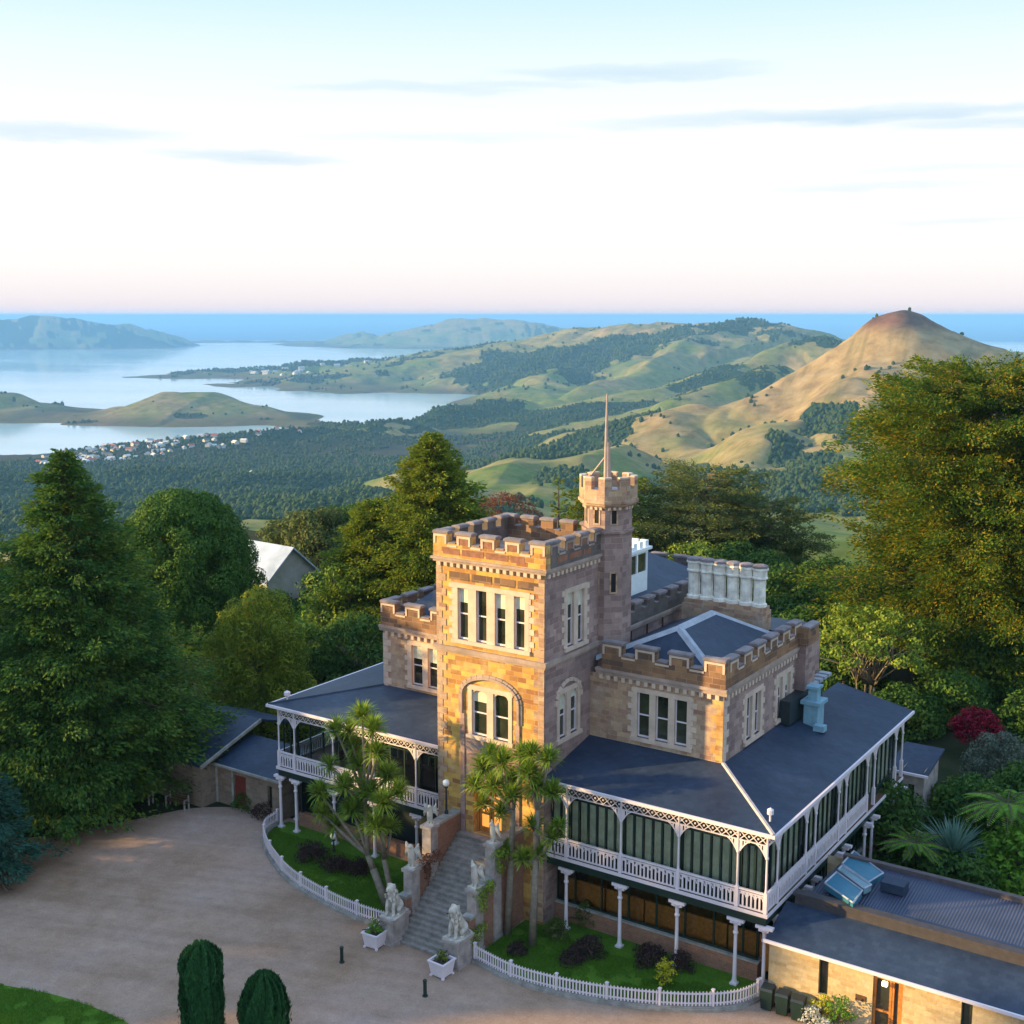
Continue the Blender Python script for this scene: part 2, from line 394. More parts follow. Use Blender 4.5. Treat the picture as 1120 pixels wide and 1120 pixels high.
L['cypress'] = leaf_mat('cypress_leaf', [(0.014, 0.060, 0.024), (0.034, 0.125, 0.042), (0.085, 0.20, 0.06)], 0.6, 0.3)
L['spruce'] = leaf_mat('blue_spruce_leaf', [(0.018, 0.065, 0.048), (0.038, 0.11, 0.078), (0.07, 0.16, 0.11)])
L['red'] = leaf_mat('red_maple_leaf', [(0.120, 0.006, 0.018), (0.240, 0.012, 0.035), (0.340, 0.030, 0.050)])
L['russet'] = leaf_mat('russet_twig', [(0.100, 0.040, 0.025), (0.180, 0.070, 0.040), (0.220, 0.100, 0.060)])
L['grey'] = leaf_mat('grey_bush_leaf', [(0.065, 0.091, 0.065), (0.130, 0.156, 0.117), (0.208, 0.234, 0.169)])
L['purple'] = leaf_mat('purple_bush_leaf', [(0.030, 0.022, 0.028), (0.060, 0.035, 0.035), (0.100, 0.060, 0.045)])
L['yellow'] = leaf_mat('yellow_bush_leaf', [(0.300, 0.300, 0.020), (0.480, 0.450, 0.030), (0.600, 0.550, 0.060)])
L['sword'] = leaf_mat('cabbage_tree_leaf', [(0.077, 0.151, 0.021), (0.140, 0.254, 0.031), (0.235, 0.338, 0.043), (0.375, 0.405, 0.064)])
L['agave'] = leaf_mat('flax_leaf', [(0.078, 0.169, 0.130), (0.156, 0.260, 0.208), (0.260, 0.364, 0.286)])
L['fern'] = leaf_mat('fern_leaf', [(0.062, 0.162, 0.017), (0.125, 0.257, 0.025), (0.213, 0.351, 0.043)])
L['dead'] = leaf_mat('dry_leaf', [(0.120, 0.090, 0.050), (0.200, 0.150, 0.080)])
L['grass'] = leaf_mat('grass_blade', [(0.05, 0.14, 0.012), (0.09, 0.2, 0.018), (0.15, 0.26, 0.03)])
L['flower'] = leaf_mat('white_flower', [(0.500, 0.500, 0.400), (0.600, 0.600, 0.600), (0.600, 0.600, 0.300)])
# ------------------------------------------------------------------ the land: one sheet from the castle's hilltop to the ocean
SEA = -310.0
def crest(pts): return [far_point(*p) for p in pts]
FEATURES = [   # crest (px, py, distance), width towards the castle, width away, roundness 0 cone .. 1 round
    ([(-260, 345, 13000), (-120, 350, 13200), (0, 349, 13400), (60, 344.5, 13400), (95, 348, 13500), (110, 350, 13500)], 1000, 1000, 0.3),
    ([(80, 347, 13500), (120, 349, 13600), (150, 352, 13800), (168, 355, 14000), (180, 360, 14200)], 430, 430, 0.35),
    ([(185, 371.2, 15800), (260, 371.8, 16000), (330, 372.0, 16000), (400, 371.6, 15800), (450, 370.5, 15400)], 480, 480, 0.6),
    ([(382, 366, 15200), (396, 362.5, 15200), (415, 368, 15000)], 420, 420, 0.4),
    ([(425, 370, 14800), (450, 360, 14600), (490, 351, 14400), (530, 348, 14200), (560, 349, 14000), (590, 353, 13800), (620, 362, 13500)], 1700, 1700, 0.4),
    ([(150, 412.5, 6900), (215, 408, 7000), (260, 403, 7300), (310, 396, 7500), (400, 391, 7700), (480, 385, 7900), (560, 378, 8000)], 620, 700, 0.8),
    ([(565, 372, 7200), (600, 363, 7000), (640, 357, 6900), (690, 352, 6700), (740, 351, 6500), (790, 349, 6300), (815, 347.5, 6200), (850, 356, 6100), (885, 362, 6000), (905, 374, 5900)], 1900, 1600, 0.35),
    ([(690, 353, 6600), (655, 375, 6000), (620, 395, 5500), (585, 413, 5100), (572, 420, 4900)], 420, 420, 0.4),
    ([(790, 350, 6200), (745, 375, 5600), (705, 398, 5000), (660, 416, 4600), (620, 426, 4400)], 420, 420, 0.4),
    ([(600, 365, 6900), (560, 382, 6600), (520, 396, 6400)], 480, 480, 0.5),
    ([(900, 366, 4300), (860, 374, 4300), (820, 386, 4200), (760, 405, 4050), (700, 424, 3900), (650, 440, 3750), (590, 455, 3600)], 560, 500, 0.35),
    ([(860, 395, 3600), (800, 415, 3450), (730, 440, 3200), (660, 462, 3000)], 350, 350, 0.4),
    ([(40, 464, 4150), (80, 452, 4200), (130, 438, 4200), (180, 427.5, 4200), (235, 427, 4200), (265, 436, 4150), (300, 447, 4100), (345, 460, 4050)], 460, 420, 0.55),
    ([(-200, 415, 4300), (-60, 421, 4300), (0, 427, 4300), (30, 436, 4250), (66, 449, 4200)], 480, 420, 0.5),
    ([(55, 497, 3030), (110, 489, 3080), (170, 482, 3120), (250, 474, 3180), (320, 467, 3260), (400, 457, 3420), (450, 446, 3700), (500, 441, 3850), (545, 434, 4050)], 420, 130, 0.6),
    ([(-30, 493, 3220), (0, 488, 3260), (12, 490, 3260)], 90, 80, 0.6),
    ([(998, 344, 2350), (972, 343.5, 2350), (955, 348, 2350), (930, 362, 2350), (880, 390, 2330), (800, 424, 2280), (740, 448, 2230), (690, 470, 2180), (650, 490, 2150)], 760, 700, 0.35),
    ([(985, 343, 2350), (1010, 346.5, 2350), (1040, 361, 2350), (1080, 384, 2330), (1130, 404, 2300), (1220, 432, 2250), (1320, 470, 2200)], 760, 700, 0.35),
    ([(985, 345, 2340), (980, 380, 2200), (960, 430, 1950), (930, 480, 1700), (900, 530, 1400), (870, 580, 1080)], 480, 480, 0.9),
    ([(985, 345, 2340), (900, 430, 2050), (830, 480, 1800), (760, 525, 1500), (700, 555, 1250)], 420, 420, 0.8),
    ([(1060, 388, 5200), (1120, 386, 5200), (1250, 384, 5000)], 700, 700, 0.5),
    ([(600, 490, 2000), (560, 505, 1700), (500, 530, 1350), (440, 548, 1150), (380, 562, 1000), (300, 578, 900)], 210, 170, 0.5),
    ([(700, 482, 2000), (640, 500, 1750), (600, 520, 1450), (560, 545, 1150), (520, 565, 950)], 180, 160, 0.5),
    ([(440, 518, 1850), (380, 538, 1500), (320, 556, 1250), (250, 575, 1050)], 170, 140, 0.5),
    ([(330, 462, 4000), (300, 452, 4100), (360, 462, 3750), (400, 460, 3550)], 260, 220, 0.6),
]
def seg_dist(u, v, P, Q):
    du, dv = Q[0]-P[0], Q[1]-P[1]; l2 = du*du+dv*dv+1e-9
    t = np.clip(((u-P[0])*du+(v-P[1])*dv)/l2, 0, 1)
    pu, pv = P[0]+t*du, P[1]+t*dv
    return np.hypot(u-pu, v-pv), P[2]+t*(Q[2]-P[2]), pv
BASE_L = ([0, 150, 230, 420, 800, 1100, 1500, 1900, 2400, 2800, 3200, 3500, 1e6], [0, 0, -14, -52, -128, -162, -196, -226, -262, -292, -318, -330, -330])
BASE_R = ([0, 150, 230, 420, 800, 1100, 1500, 2000, 2600, 3600, 5000, 7500, 8500, 1e6], [0, 0, -14, -52, -125, -150, -172, -196, -225, -258, -285, -300, -330, -330])
def land(x, y):
    u = x*RT[0]+y*RT[1]; v = x*FW[0]+y*FW[1]
    r = np.hypot(x, y)
    a = np.degrees(np.arctan2(u, np.maximum(v, 1e-3)))
    bl = np.interp(r, *BASE_L); br = np.interp(r, *BASE_R)
    w = np.clip((a+2.5)/6.0, 0, 1); w = w*w*(3-2*w)
    wf = np.clip((r-2600)/1500, 0, 1)
    w2 = np.clip((a-0.1)/2.2, 0, 1); w = w*(1-wf)+w2*wf
    base = bl*(1-w)+br*w
    h = base.copy()
    K = 9.0
    for pts, wn, wa, rd in FEATURES:
        P = crest(pts); bd = np.full(u.shape, 1e9); bz = np.zeros(u.shape); bv = np.zeros(u.shape)
        for i in range(len(P)-1):
            d, z, pv = seg_dist(u, v, P[i], P[i+1]); k = d < bd
            bd = np.where(k, d, bd); bz = np.where(k, z, bz); bv = np.where(k, pv, bv)
        wd = np.where(v < bv, wn, wa)*(1+0.45*(fbm(x/420.0, y/420.0, 3, 5)-0.5))
        t = np.clip(bd/wd, 0, 1.6)
        ts = np.clip(t, 0, 1); g = (1-rd)*t+rd*np.where(t < 1, ts*ts*(3-2*ts), t)
        f = bz-(bz+330.0)*g*1.0 if wn > 350 else bz-np.maximum(60.0, (bz-np.minimum(base, bz))*1.0+20)*g
        m = np.maximum(h, f); h = m+K*np.log1p(np.exp(-np.abs(h-f)/K))-K*0.0
        h = np.where(m - np.minimum(h, f) > 200, m, h)
    far = np.clip((r-300)/700, 0, 1); above = np.clip((h-SEA)/60.0, 0, 1)
    gul = np.abs(fbm(x/520.0, y/520.0, 4, 31)-0.5)*2
    rough = np.clip((r-4500)/4000, 0, 1)
    h = h+rough*above*((fbm(x/1100.0, y/1100.0, 4, 41)-0.5)*110)
    h = h+far*above*((fbm(x/240.0, y/240.0, 4, 3)-0.5)*20+(fbm(x/70.0, y/70.0, 3, 11)-0.5)*2.2)
    h = h-np.clip((r-900)/900, 0, 1)*above*np.clip(1-gul*3.0, 0, 1)*34
    # crests keep the height they have in the picture
    plat = np.clip((r-150)/90, 0, 1); plat = plat*plat*(3-2*plat)
    h = h*plat
    h = np.where(r < 150, 0, h)
    return h
# where bush (dark native forest) covers the land, and where pasture is dry and golden
BUSH = [(580, 510, 1850, 55, 280, 1.3), (660, 475, 2350, 70, 250, 1.3), (70, 545, 1500, 480, 900, 1.0), (200, 520, 2200, 420, 900, 1.0), (330, 505, 2500, 300, 500, 0.8), (120, 500, 2800, 500, 260, 0.7), (420, 490, 2500, 260, 500, 0.6),
        (540, 470, 3200, 420, 600, 0.55), (640, 515, 1600, 130, 240, 1.1), (690, 470, 2500, 160, 420, 0.9), (760, 530, 1320, 130, 200, 1.0), (700, 535, 1250, 70, 160, 0.8),
        (900, 455, 2000, 36, 240, 1.2), (872, 500, 1720, 36, 200, 1.1), (950, 415, 2150, 40, 160, 0.9), (850, 535, 1400, 60, 160, 0.9), (1000, 412, 2250, 60, 60, 0.7),
        (590, 395, 5700, 330, 420, 1.1), (545, 400, 6000, 260, 500, 0.7), (700, 378, 6000, 260, 300, 1.0), (660, 405, 5100, 200, 250, 0.6), (430, 392, 7700, 900, 300, 2.0), (300, 397, 7500, 350, 220, 1.6), (480, 388, 7900, 500, 260, 1.6),
        (490, 448, 3700, 330, 220, 1.0), (330, 540, 1200, 70, 140, 1.0), (390, 575, 960, 110, 70, 1.3), (300, 596, 800, 60, 50, 1.2), (470, 565, 950, 60, 90, 0.7), (800, 400, 4000, 260, 130, 0.7), (720, 432, 3600, 400, 160, 0.8),
        (210, 457, 3930, 70, 50, 2.2), (95, 463, 3900, 60, 40, 1.6), (290, 452, 3950, 60, 40, 1.2), (60, 360, 13000, 1800, 900, 0.5), (760, 405, 4300, 200, 200, 0.5), (880, 590, 900, 14, 60, 0.6), (260, 485, 3080, 330, 80, 0.6), (830, 360, 6000, 250, 250, 0.5),
        (560, 440, 4200, 200, 300, 0.5)]
GRASS = [(535, 525, 1600, 75, 350, 1.9), (425, 505, 1850, 55, 300, 1.5), (620, 540, 1350, 60, 200, 1.3), (585, 461, 2800, 150, 50, 1.7), (657, 449, 3000, 120, 50, 1.7), (470, 480, 2500, 150, 60, 1.0), (330, 500, 2400, 160, 50, 0.9), (180, 535, 1600, 120, 60, 0.8), (90, 570, 1150, 90, 60, 0.7), (520, 455, 3500, 160, 80, 0.9), (350, 560, 1090, 90, 90, 1.8), (300, 575, 930, 70, 60, 1.6), (420, 540, 1200, 60, 60, 1.4), (520, 528, 1330, 90, 140, 1.8), (560, 545, 1100, 70, 80, 1.6), (590, 505, 1750, 110, 100, 1.4), (480, 513, 1800, 90, 70, 0.9),
         (250, 440, 4150, 520, 300, 1.3), (20, 440, 4200, 400, 300, 1.2), (820, 430, 2250, 330, 180, 1.6), (960, 375, 2300, 160, 130, 1.5), (760, 480, 1950, 150, 200, 1.4), (890, 600, 760, 60, 170, 1.8),
         (640, 425, 4400, 320, 200, 1.0), (680, 412, 4700, 250, 200, 0.9), (760, 378, 5200, 300, 300, 0.9), (640, 368, 6400, 420, 300, 0.8), (1080, 395, 2300, 200, 200, 1.0), (620, 470, 2500, 200, 60, 0.9), (830, 560, 1150, 70, 120, 1.0),
         (850, 388, 3800, 120, 120, 1.0), (680, 445, 3600, 250, 60, 0.8)]
def bush_mask(x, y):
    u = x*RT[0]+y*RT[1]; v = x*FW[0]+y*FW[1]
    s = -0.16+0.0*u
    for lst, sg in ((BUSH, 1.0), (GRASS, -1.0)):
        for px, py, d, ru, rv, wt in lst:
            c = far_point(px, py, d); q = ((u-c[0])/ru)**2+((v-c[1])/rv)**2
            s = s+sg*wt*np.exp(-q*1.1)
    n = (fbm(x/260.0, y/260.0, 5, 77, 0.6)-0.5)*2.2+(fbm(x/45.0, y/45.0, 3, 91)-0.5)*0.8
    return np.clip((s+n*0.75-0.12)*5.0+0.5, 0, 1)
def build_land():
    rr = np.concatenate([np.linspace(0.5, 140, 24), np.geomspace(146, 900, 120), np.geomspace(910, 9000, 560), np.geomspace(9100, 24000, 90)])
    az = np.concatenate([np.linspace(-180, -42, 40)[:-1], np.linspace(-42, -25, 60)[:-1], np.linspace(-25, 25, 520), np.linspace(25, 42, 60)[1:], np.linspace(42, 180, 40)[1:-1]])
    R, A = np.meshgrid(rr, np.radians(az), indexing='ij')
    u, v = R*np.sin(A), R*np.cos(A); x = u*RT[0]+v*FW[0]; y = u*RT[1]+v*FW[1]
    h = land(x, y)
    z = h-0.02
    nr, na = R.shape
    i = np.arange(nr-1)[:, None]*na; j = np.arange(na)[None, :]; j2 = (j+1) % na
    F = np.stack([i+j, i+j2, i+na+j2, i+na+j], -1).reshape(-1, 4)[:, ::-1]
    V = np.stack([x, y, z], -1).reshape(-1, 3)
    # drop what lies deep under the sea
    keep = (V[F][:, :, 2].max(1) > SEA-18)
    o = np_mesh('hills', V, F[keep], land_mat(), smooth=True)
    me = o.data
    b = bush_mask(x, y).ravel()
    at = me.attributes.new('bush', 'FLOAT', 'POINT'); at.data.foreach_set('value', b.astype(np.float32))
    cone = far_point(985, 343, 2350); dc = np.hypot(u-cone[0], v-cone[1]).ravel()
    dry = np.clip(1.35-dc/700.0, 0, 1)*0.62+0.5*np.clip((z.ravel()+230)/200, 0, 1)*(R.ravel() > 1500)+0.3*(R.ravel() > 3900)*(R.ravel() < 4700)*(A.ravel() < -0.1)
    summit = np.clip((z.ravel()+6)/24.0, 0, 1)*(dc < 260)
    at = me.attributes.new('summit', 'FLOAT', 'POINT'); at.data.foreach_set('value', summit.astype(np.float32))
    shore = np.clip(1.3-(z.ravel()-SEA-3)/22.0, 0, 1)*(R.ravel() > 2500)
    at = me.attributes.new('shore', 'FLOAT', 'POINT'); at.data.foreach_set('value', shore.astype(np.float32))
    at = me.attributes.new('dry', 'FLOAT', 'POINT'); at.data.foreach_set('value', dry.astype(np.float32))
    tag(o, kind='structure')
    return o
def land_mat():
    m, t, b = new_mat('hill_country')
    co = t.new('ShaderNodeTexCoord'); P = co.outputs['Object']
    at = t.new('ShaderNodeAttribute', attribute_name='bush'); ad = t.new('ShaderNodeAttribute', attribute_name='dry')
    n1 = t.noise(P, 0.006, 6.0, 0.62); n2 = t.noise(P, 0.03, 5.0, 0.65); n3 = t.noise(P, 0.11, 3.0, 0.6)
    green = t.ramp(n2, [(0.3, (0.060, 0.105, 0.022)), (0.5, (0.125, 0.165, 0.036)), (0.72, (0.20, 0.20, 0.06))])
    gold = t.ramp(n2, [(0.3, (0.17, 0.115, 0.055)), (0.5, (0.29, 0.205, 0.095)), (0.75, (0.40, 0.30, 0.16))])
    f = t.math('ADD', t.math('MULTIPLY', ad.outputs['Fac'], 1.0), t.math('ADD', t.math('MULTIPLY', t.math('SUBTRACT', n1, 0.5), 3.0), 0.22), clamp=True)
    pasture = t.mix(f, green, gold)
    wood = t.ramp(n3, [(0.3, (0.010, 0.026, 0.014)), (0.55, (0.020, 0.046, 0.020)), (0.8, (0.045, 0.07, 0.028))])
    k = t.math('ADD', at.outputs['Fac'], t.math('MULTIPLY', t.math('SUBTRACT', n3, 0.5), 0.9), clamp=True)
    c = t.mix(t.ramp(k, [(0.38, 0.0), (0.58, 1.0)]), pasture, wood)
    mr = t.new('ShaderNodeMapping'); mr.inputs['Rotation'].default_value = (0, 0, -HEAD+0.45); t.link(P, mr.inputs[0]); mp = t.new('ShaderNodeMapping'); mp.inputs['Scale'].default_value = (0.020, 0.0022, 0); t.link(mr.outputs[0], mp.inputs[0])
    st = t.noise(mp.outputs[0], 1.0, 4.0, 0.6); c0_ = t.mix(t.math('MULTIPLY', t.ramp(st, [(0.52, 0.0), (0.66, 0.8)]), ad.outputs['Fac'], clamp=True), pasture, (0.10, 0.10, 0.035))
    sm = t.new('ShaderNodeAttribute', attribute_name='summit'); c = t.mix(sm.outputs['Fac'], c0_, t.ramp(n2, [(0.35, (0.075, 0.038, 0.026)), (0.65, (0.19, 0.09, 0.055))])); c = t.mix(t.ramp(k, [(0.38, 0.0), (0.58, 1.0)]), c, wood)
    # scattered gorse and scrub on the pasture
    c = t.mix(t.ramp(t.noise(P, 0.075, 2.0, 0.6), [(0.70, 0.0), (0.73, 0.6)]), c, (0.06, 0.07, 0.032))
    sh = t.new('ShaderNodeAttribute', attribute_name='shore'); c = t.mix(t.math('MULTIPLY', sh.outputs['Fac'], t.ramp(n2, [(0.3, 0.25), (0.6, 0.85)])), c, (0.075, 0.055, 0.035))
    t.link(c, b.inputs['Base Color']); b.inputs['Roughness'].default_value = 0.95; b.inputs['Specular IOR Level'].default_value = 0.05
    bp = t.new('ShaderNodeBump'); bp.inputs['Strength'].default_value = 0.7; bp.inputs['Distance'].default_value = 5.0
    t.link(t.math('ADD', t.math('MULTIPLY', n3, t.math('ADD', 0.05, at.outputs['Fac'])), t.math('MULTIPLY', n2, 0.3)), bp.inputs['Height']); t.link(bp.outputs[0], b.inputs['Normal'])
    return m
HILLS = build_land()
def ground_z(x, y): return float(land(np.array([float(x)]), np.array([float(y)]))[0])

def water_mat():
    m, t, b = new_mat('sea_water')
    co = t.new('ShaderNodeTexCoord'); P = co.outputs['Object']
    sp = t.new('ShaderNodeSeparateXYZ'); t.link(P, sp.inputs[0])
    mr = t.new('ShaderNodeMapping'); mr.inputs['Rotation'].default_value = (0, 0, -HEAD+0.15); t.link(P, mr.inputs[0]); mp = t.new('ShaderNodeMapping'); mp.inputs['Scale'].default_value = (0.00035, 0.0013, 1); t.link(mr.outputs[0], mp.inputs[0])
    band = t.noise(mp.outputs[0], 1.0, 5.0, 0.6)
    d = t.new('ShaderNodeVectorMath', operation='LENGTH'); t.link(P, d.inputs[0])
    ocean = t.ramp(t.math('DIVIDE', d.outputs['Value'], 40000.0, clamp=True), [(0.36, 0.0), (0.45, 1.0)])
    c = t.mix(ocean, t.ramp(band, [(0.35, (0.34, 0.52, 0.62)), (0.62, (0.55, 0.70, 0.76))]), (0.02, 0.13, 0.30))
    t.link(c, b.inputs['Base Color']); b.inputs['IOR'].default_value = 1.33
    t.link(t.math('ADD', t.math('MULTIPLY', ocean, 0.30), t.ramp(band, [(0.35, 0.14), (0.65, 0.04)])), b.inputs['Roughness'])
    t.link(t.math('SUBTRACT', 0.5, t.math('MULTIPLY', ocean, 0.42)), b.inputs['Specular IOR Level'])
    bp = t.new('ShaderNodeBump'); bp.inputs['Strength'].default_value = 0.05; bp.inputs['Distance'].default_value = 1.0
    t.link(t.noise(P, 0.08, 4.0, 0.6), bp.inputs['Height']); t.link(bp.outputs[0], b.inputs['Normal'])
    return m
def build_water():
    n = 180; rad = [0.0]+list(np.geomspace(2000, 280000, 30))
    V = [(0, 0, SEA)]; F = []
    for r in rad[1:]:
        for i in range(n):
            a = 2*math.pi*i/n; V.append((r*math.cos(a), r*math.sin(a), SEA))
    mb = MB(); mb.v = V
    for i in range(n): mb.f.append((0, 1+i, 1+(i+1) % n)); mb.m.append(0)
    for k in range(len(rad)-2):
        for i in range(n):
            a = 1+k*n; mb.f.append((a+i, a+n+i, a+n+(i+1) % n, a+(i+1) % n)); mb.m.append(0)
    o = mb.build('water', water_mat()); tag(o, kind='structure'); return o
build_water()

HAZE_DENSITY = 6.5e-5
def build_haze():
    mb = MB(); R = 300000.0
    mb.box(-R, -R, SEA-1.5, R, R, 62.0)
    m = bpy.data.materials.new('haze_air'); m.use_nodes = True; t = NT(m.node_tree); t.n.clear()
    o_ = t.new('ShaderNodeOutputMaterial'); v = t.new('ShaderNodeVolumePrincipled')
    v.inputs['Color'].default_value = (0.23, 0.53, 0.97, 1); v.inputs['Density'].default_value = HAZE_DENSITY; v.inputs['Anisotropy'].default_value = 0.0
    t.link(v.outputs[0], o_.inputs['Volume'])
    o = mb.build('haze', m); tag(o, kind='stuff'); return o
build_haze()

# ------------------------------------------------------------------ the forecourt, the drive and the lawns
def sheet(name, poly, z, mat, kind='structure', sub=None):
    mb = MB(); mb.face([(x, y, z) for x, y in poly]); o = mb.build(name, mat); tag(o, kind=kind); return o
def gravel_mat():
    m, t, b = new_mat('gravel'); co = t.new('ShaderNodeTexCoord'); P = co.outputs['Object']
    n1 = t.noise(P, 0.11, 5.0, 0.6); n2 = t.noise(P, 1.3, 5.0, 0.7); n3 = t.noise(P, 14.0, 4.0, 0.8)
    c = t.ramp(n1, [(0.36, (0.40, 0.31, 0.27)), (0.5, (0.36, 0.265, 0.205)), (0.64, (0.27, 0.185, 0.125))])
    c = t.mix(0.8, c, t.ramp(n2, [(0.28, (0.8, 0.8, 0.8)), (0.7, (1.14, 1.13, 1.12))]), 'MULTIPLY')
    c = t.mix(0.7, c, t.ramp(n3, [(0.25, (0.6, 0.6, 0.6)), (0.75, (1.35, 1.35, 1.35))]), 'MULTIPLY')
    mr = t.new('ShaderNodeMapping'); mr.inputs['Rotation'].default_value = (0, 0, -0.35); t.link(P, mr.inputs[0]); mp = t.new('ShaderNodeMapping'); mp.inputs['Scale'].default_value = (0.05, 0.8, 1); t.link(mr.outputs[0], mp.inputs[0])
    tr = t.noise(mp.outputs[0], 1.0, 3.0, 0.55)     # wheel tracks
    c = t.mix(0.55, c, t.ramp(tr, [(0.3, (0.74, 0.72, 0.70)), (0.6, (1.12, 1.12, 1.14))]), 'MULTIPLY')
    c = t.mix(1.0, c, (1.0, 0.92, 0.87), 'MULTIPLY')
    t.link(c, b.inputs['Base Color']); b.inputs['Roughness'].default_value = 0.95; b.inputs['Specular IOR Level'].default_value = 0.15
    bp = t.new('ShaderNodeBump'); bp.inputs['Strength'].default_value = 0.5; bp.inputs['Distance'].default_value = 0.03; t.link(n3, bp.inputs['Height']); t.link(bp.outputs[0], b.inputs['Normal'])
    return m
def lawn_mat(name, a, b_):
    m, t, b = new_mat(name); co = t.new('ShaderNodeTexCoord'); P = co.outputs['Object']
    n1 = t.noise(P, 0.5, 5.0, 0.6); n2 = t.noise(P, 9.0, 4.0, 0.8)
    c = t.ramp(n1, [(0.3, a), (0.7, b_)])
    c = t.mix(0.9, c, t.ramp(n2, [(0.25, (0.5, 0.5, 0.5)), (0.75, (1.5, 1.45, 1.4))]), 'MULTIPLY')
    t.link(c, b.inputs['Base Color']); b.inputs['Roughness'].default_value = 0.95; b.inputs['Specular IOR Level'].default_value = 0.1
    bp = t.new('ShaderNodeBump'); bp.inputs['Strength'].default_value = 0.8; bp.inputs['Distance'].default_value = 0.06; t.link(n2, bp.inputs['Height']); t.link(bp.outputs[0], b.inputs['Normal'])
    return m
M['gravel'] = gravel_mat(); M['lawn'] = lawn_mat('lawn_grass', (0.050, 0.13, 0.012), (0.095, 0.19, 0.020)); M['floor_litter'] = lawn_mat('woodland_floor', (0.02, 0.032, 0.014), (0.04, 0.045, 0.024))
sheet('garden_floor', [(-140, 5), (40, 5), (40, 125), (-140, 125)], 0.012, M['floor_litter'])
def smooth_loop(pts, n=8):
    out = []; k = len(pts)
    for i in range(k):
        p0, p1, p2, p3 = (np.array(pts[(i+j-1) % k], float) for j in range(4))
        for s in range(n):
            t = s/n; out.append(tuple(0.5*((2*p1)+(-p0+p2)*t+(2*p0-5*p1+4*p2-p3)*t*t+(-p0+3*p1-3*p2+p3)*t**3)))
    return out
sheet('gravel_forecourt', smooth_loop([(-74, 31), (-67, 38.2), (-62.5, 42.2), (-60.2, 46.5), (-57.9, 50.6), (-53, 52.3), (-36, 54), (-18, 51.0), (-4, 50.5), (0, 44), (-6, 30), (-20, 22), (-40, 20), (-62, 20), (-76, 24)]), 0.022, M['gravel'])
sheet('lawn', smooth_loop([(-56, 28.5), (-49.7, 30.75), (-46.2, 31.75), (-42.2, 32.0), (-38, 31.2), (-34, 29), (-33, 24), (-38, 14), (-50, 10), (-64, 14), (-64, 24)]), 0.034, M['lawn'])
sheet('lawn', smooth_loop([(-108, 70), (-88, 73), (-82, 78), (-84, 90), (-96, 96), (-112, 88)]), 0.03, M['lawn'])
sheet('path', [(-84.5, 75.5), (-82.6, 73.6), (-79, 79), (-81, 80.5)], 0.04, M['gravel'])

def inside(poly, x, y):
    c = np.zeros(len(x), bool); n = len(poly); j = n-1
    for i in range(n):
        xi, yi = poly[i]; xj, yj = poly[j]
        c ^= ((yi > y) != (yj > y)) & (x < (xj-xi)*(y-yi)/((yj-yi) if abs(yj-yi) > 1e-9 else 1e-9)+xi); j = i
    return c
# ------------------------------------------------------------------ the castle
CASTLE = thing('castle', 'Victorian stone castle with a battlemented tower, round-shafted turret and white iron-lace verandahs', 'castle', (-35.0, 55.0, 0))
class Fr:
    """a wall's own frame: s along the wall, d out of the wall, z up"""
    def __init__(s, ox, oy, tx, ty, nx, ny): s.o = (ox, oy); s.t = (tx, ty); s.n = (nx, ny)
    def p(s, a, d, z): return (s.o[0]+s.t[0]*a+s.n[0]*d, s.o[1]+s.t[1]*a+s.n[1]*d, z)
    def box(s, mb, a0, a1, d0, d1, z0, z1, mi=0):
        q = [s.p(a, d, z) for z in (z0, z1) for a, d in ((a0, d1), (a1, d1), (a1, d0), (a0, d0))]
        if s.t[0]*s.n[1]-s.t[1]*s.n[0] > 0: q = [q[i] for i in (3, 2, 1, 0, 7, 6, 5, 4)]
        mb.hexa(q, mi)
    def quad(s, mb, pts, mi=0):
        q = [s.p(*k) for k in pts]
        if s.t[0]*s.n[1]-s.t[1]*s.n[0] > 0: q = q[::-1]
        mb.face(q, mi)
def front(y): return Fr(0, y, 1, 0, 0, -1)
def right(x): return Fr(x, 0, 0, 1, 1, 0)
def left(x): return Fr(x, 0, 0, 1, -1, 0)
def back(y): return Fr(0, y, 1, 0, 0, 1)
def wall(mb, f, a0, a1, z0, z1, ops=(), depth=0.45, mi=0):
    ss = sorted({a0, a1, *[o[0] for o in ops], *[o[1] for o in ops]}); zs = sorted({z0, z1, *[o[2] for o in ops], *[o[3] for o in ops]})
    for i in range(len(ss)-1):
        for j in range(len(zs)-1):
            cs, cz = (ss[i]+ss[i+1])/2, (zs[j]+zs[j+1])/2
            if any(o[0] < cs < o[1] and o[2] < cz < o[3] for o in ops): continue
            f.quad(mb, [(ss[i], 0, zs[j]), (ss[i+1], 0, zs[j]), (ss[i+1], 0, zs[j+1]), (ss[i], 0, zs[j+1])], mi)
    for o in ops:
        for a, b in (((o[0], o[2]), (o[0], o[3])), ((o[1], o[3]), (o[1], o[2])), ((o[0], o[3]), (o[1], o[3])), ((o[1], o[2]), (o[0], o[2]))):
            f.quad(mb, [(a[0], 0, a[1]), (b[0], 0, b[1]), (b[0], -depth, b[1]), (a[0], -depth, a[1])], mi)
M['brownpanel'] = plain('brown_panel_stone', (0.26, 0.115, 0.075), 0.9, 0.35, 3.0, bump=0.3)
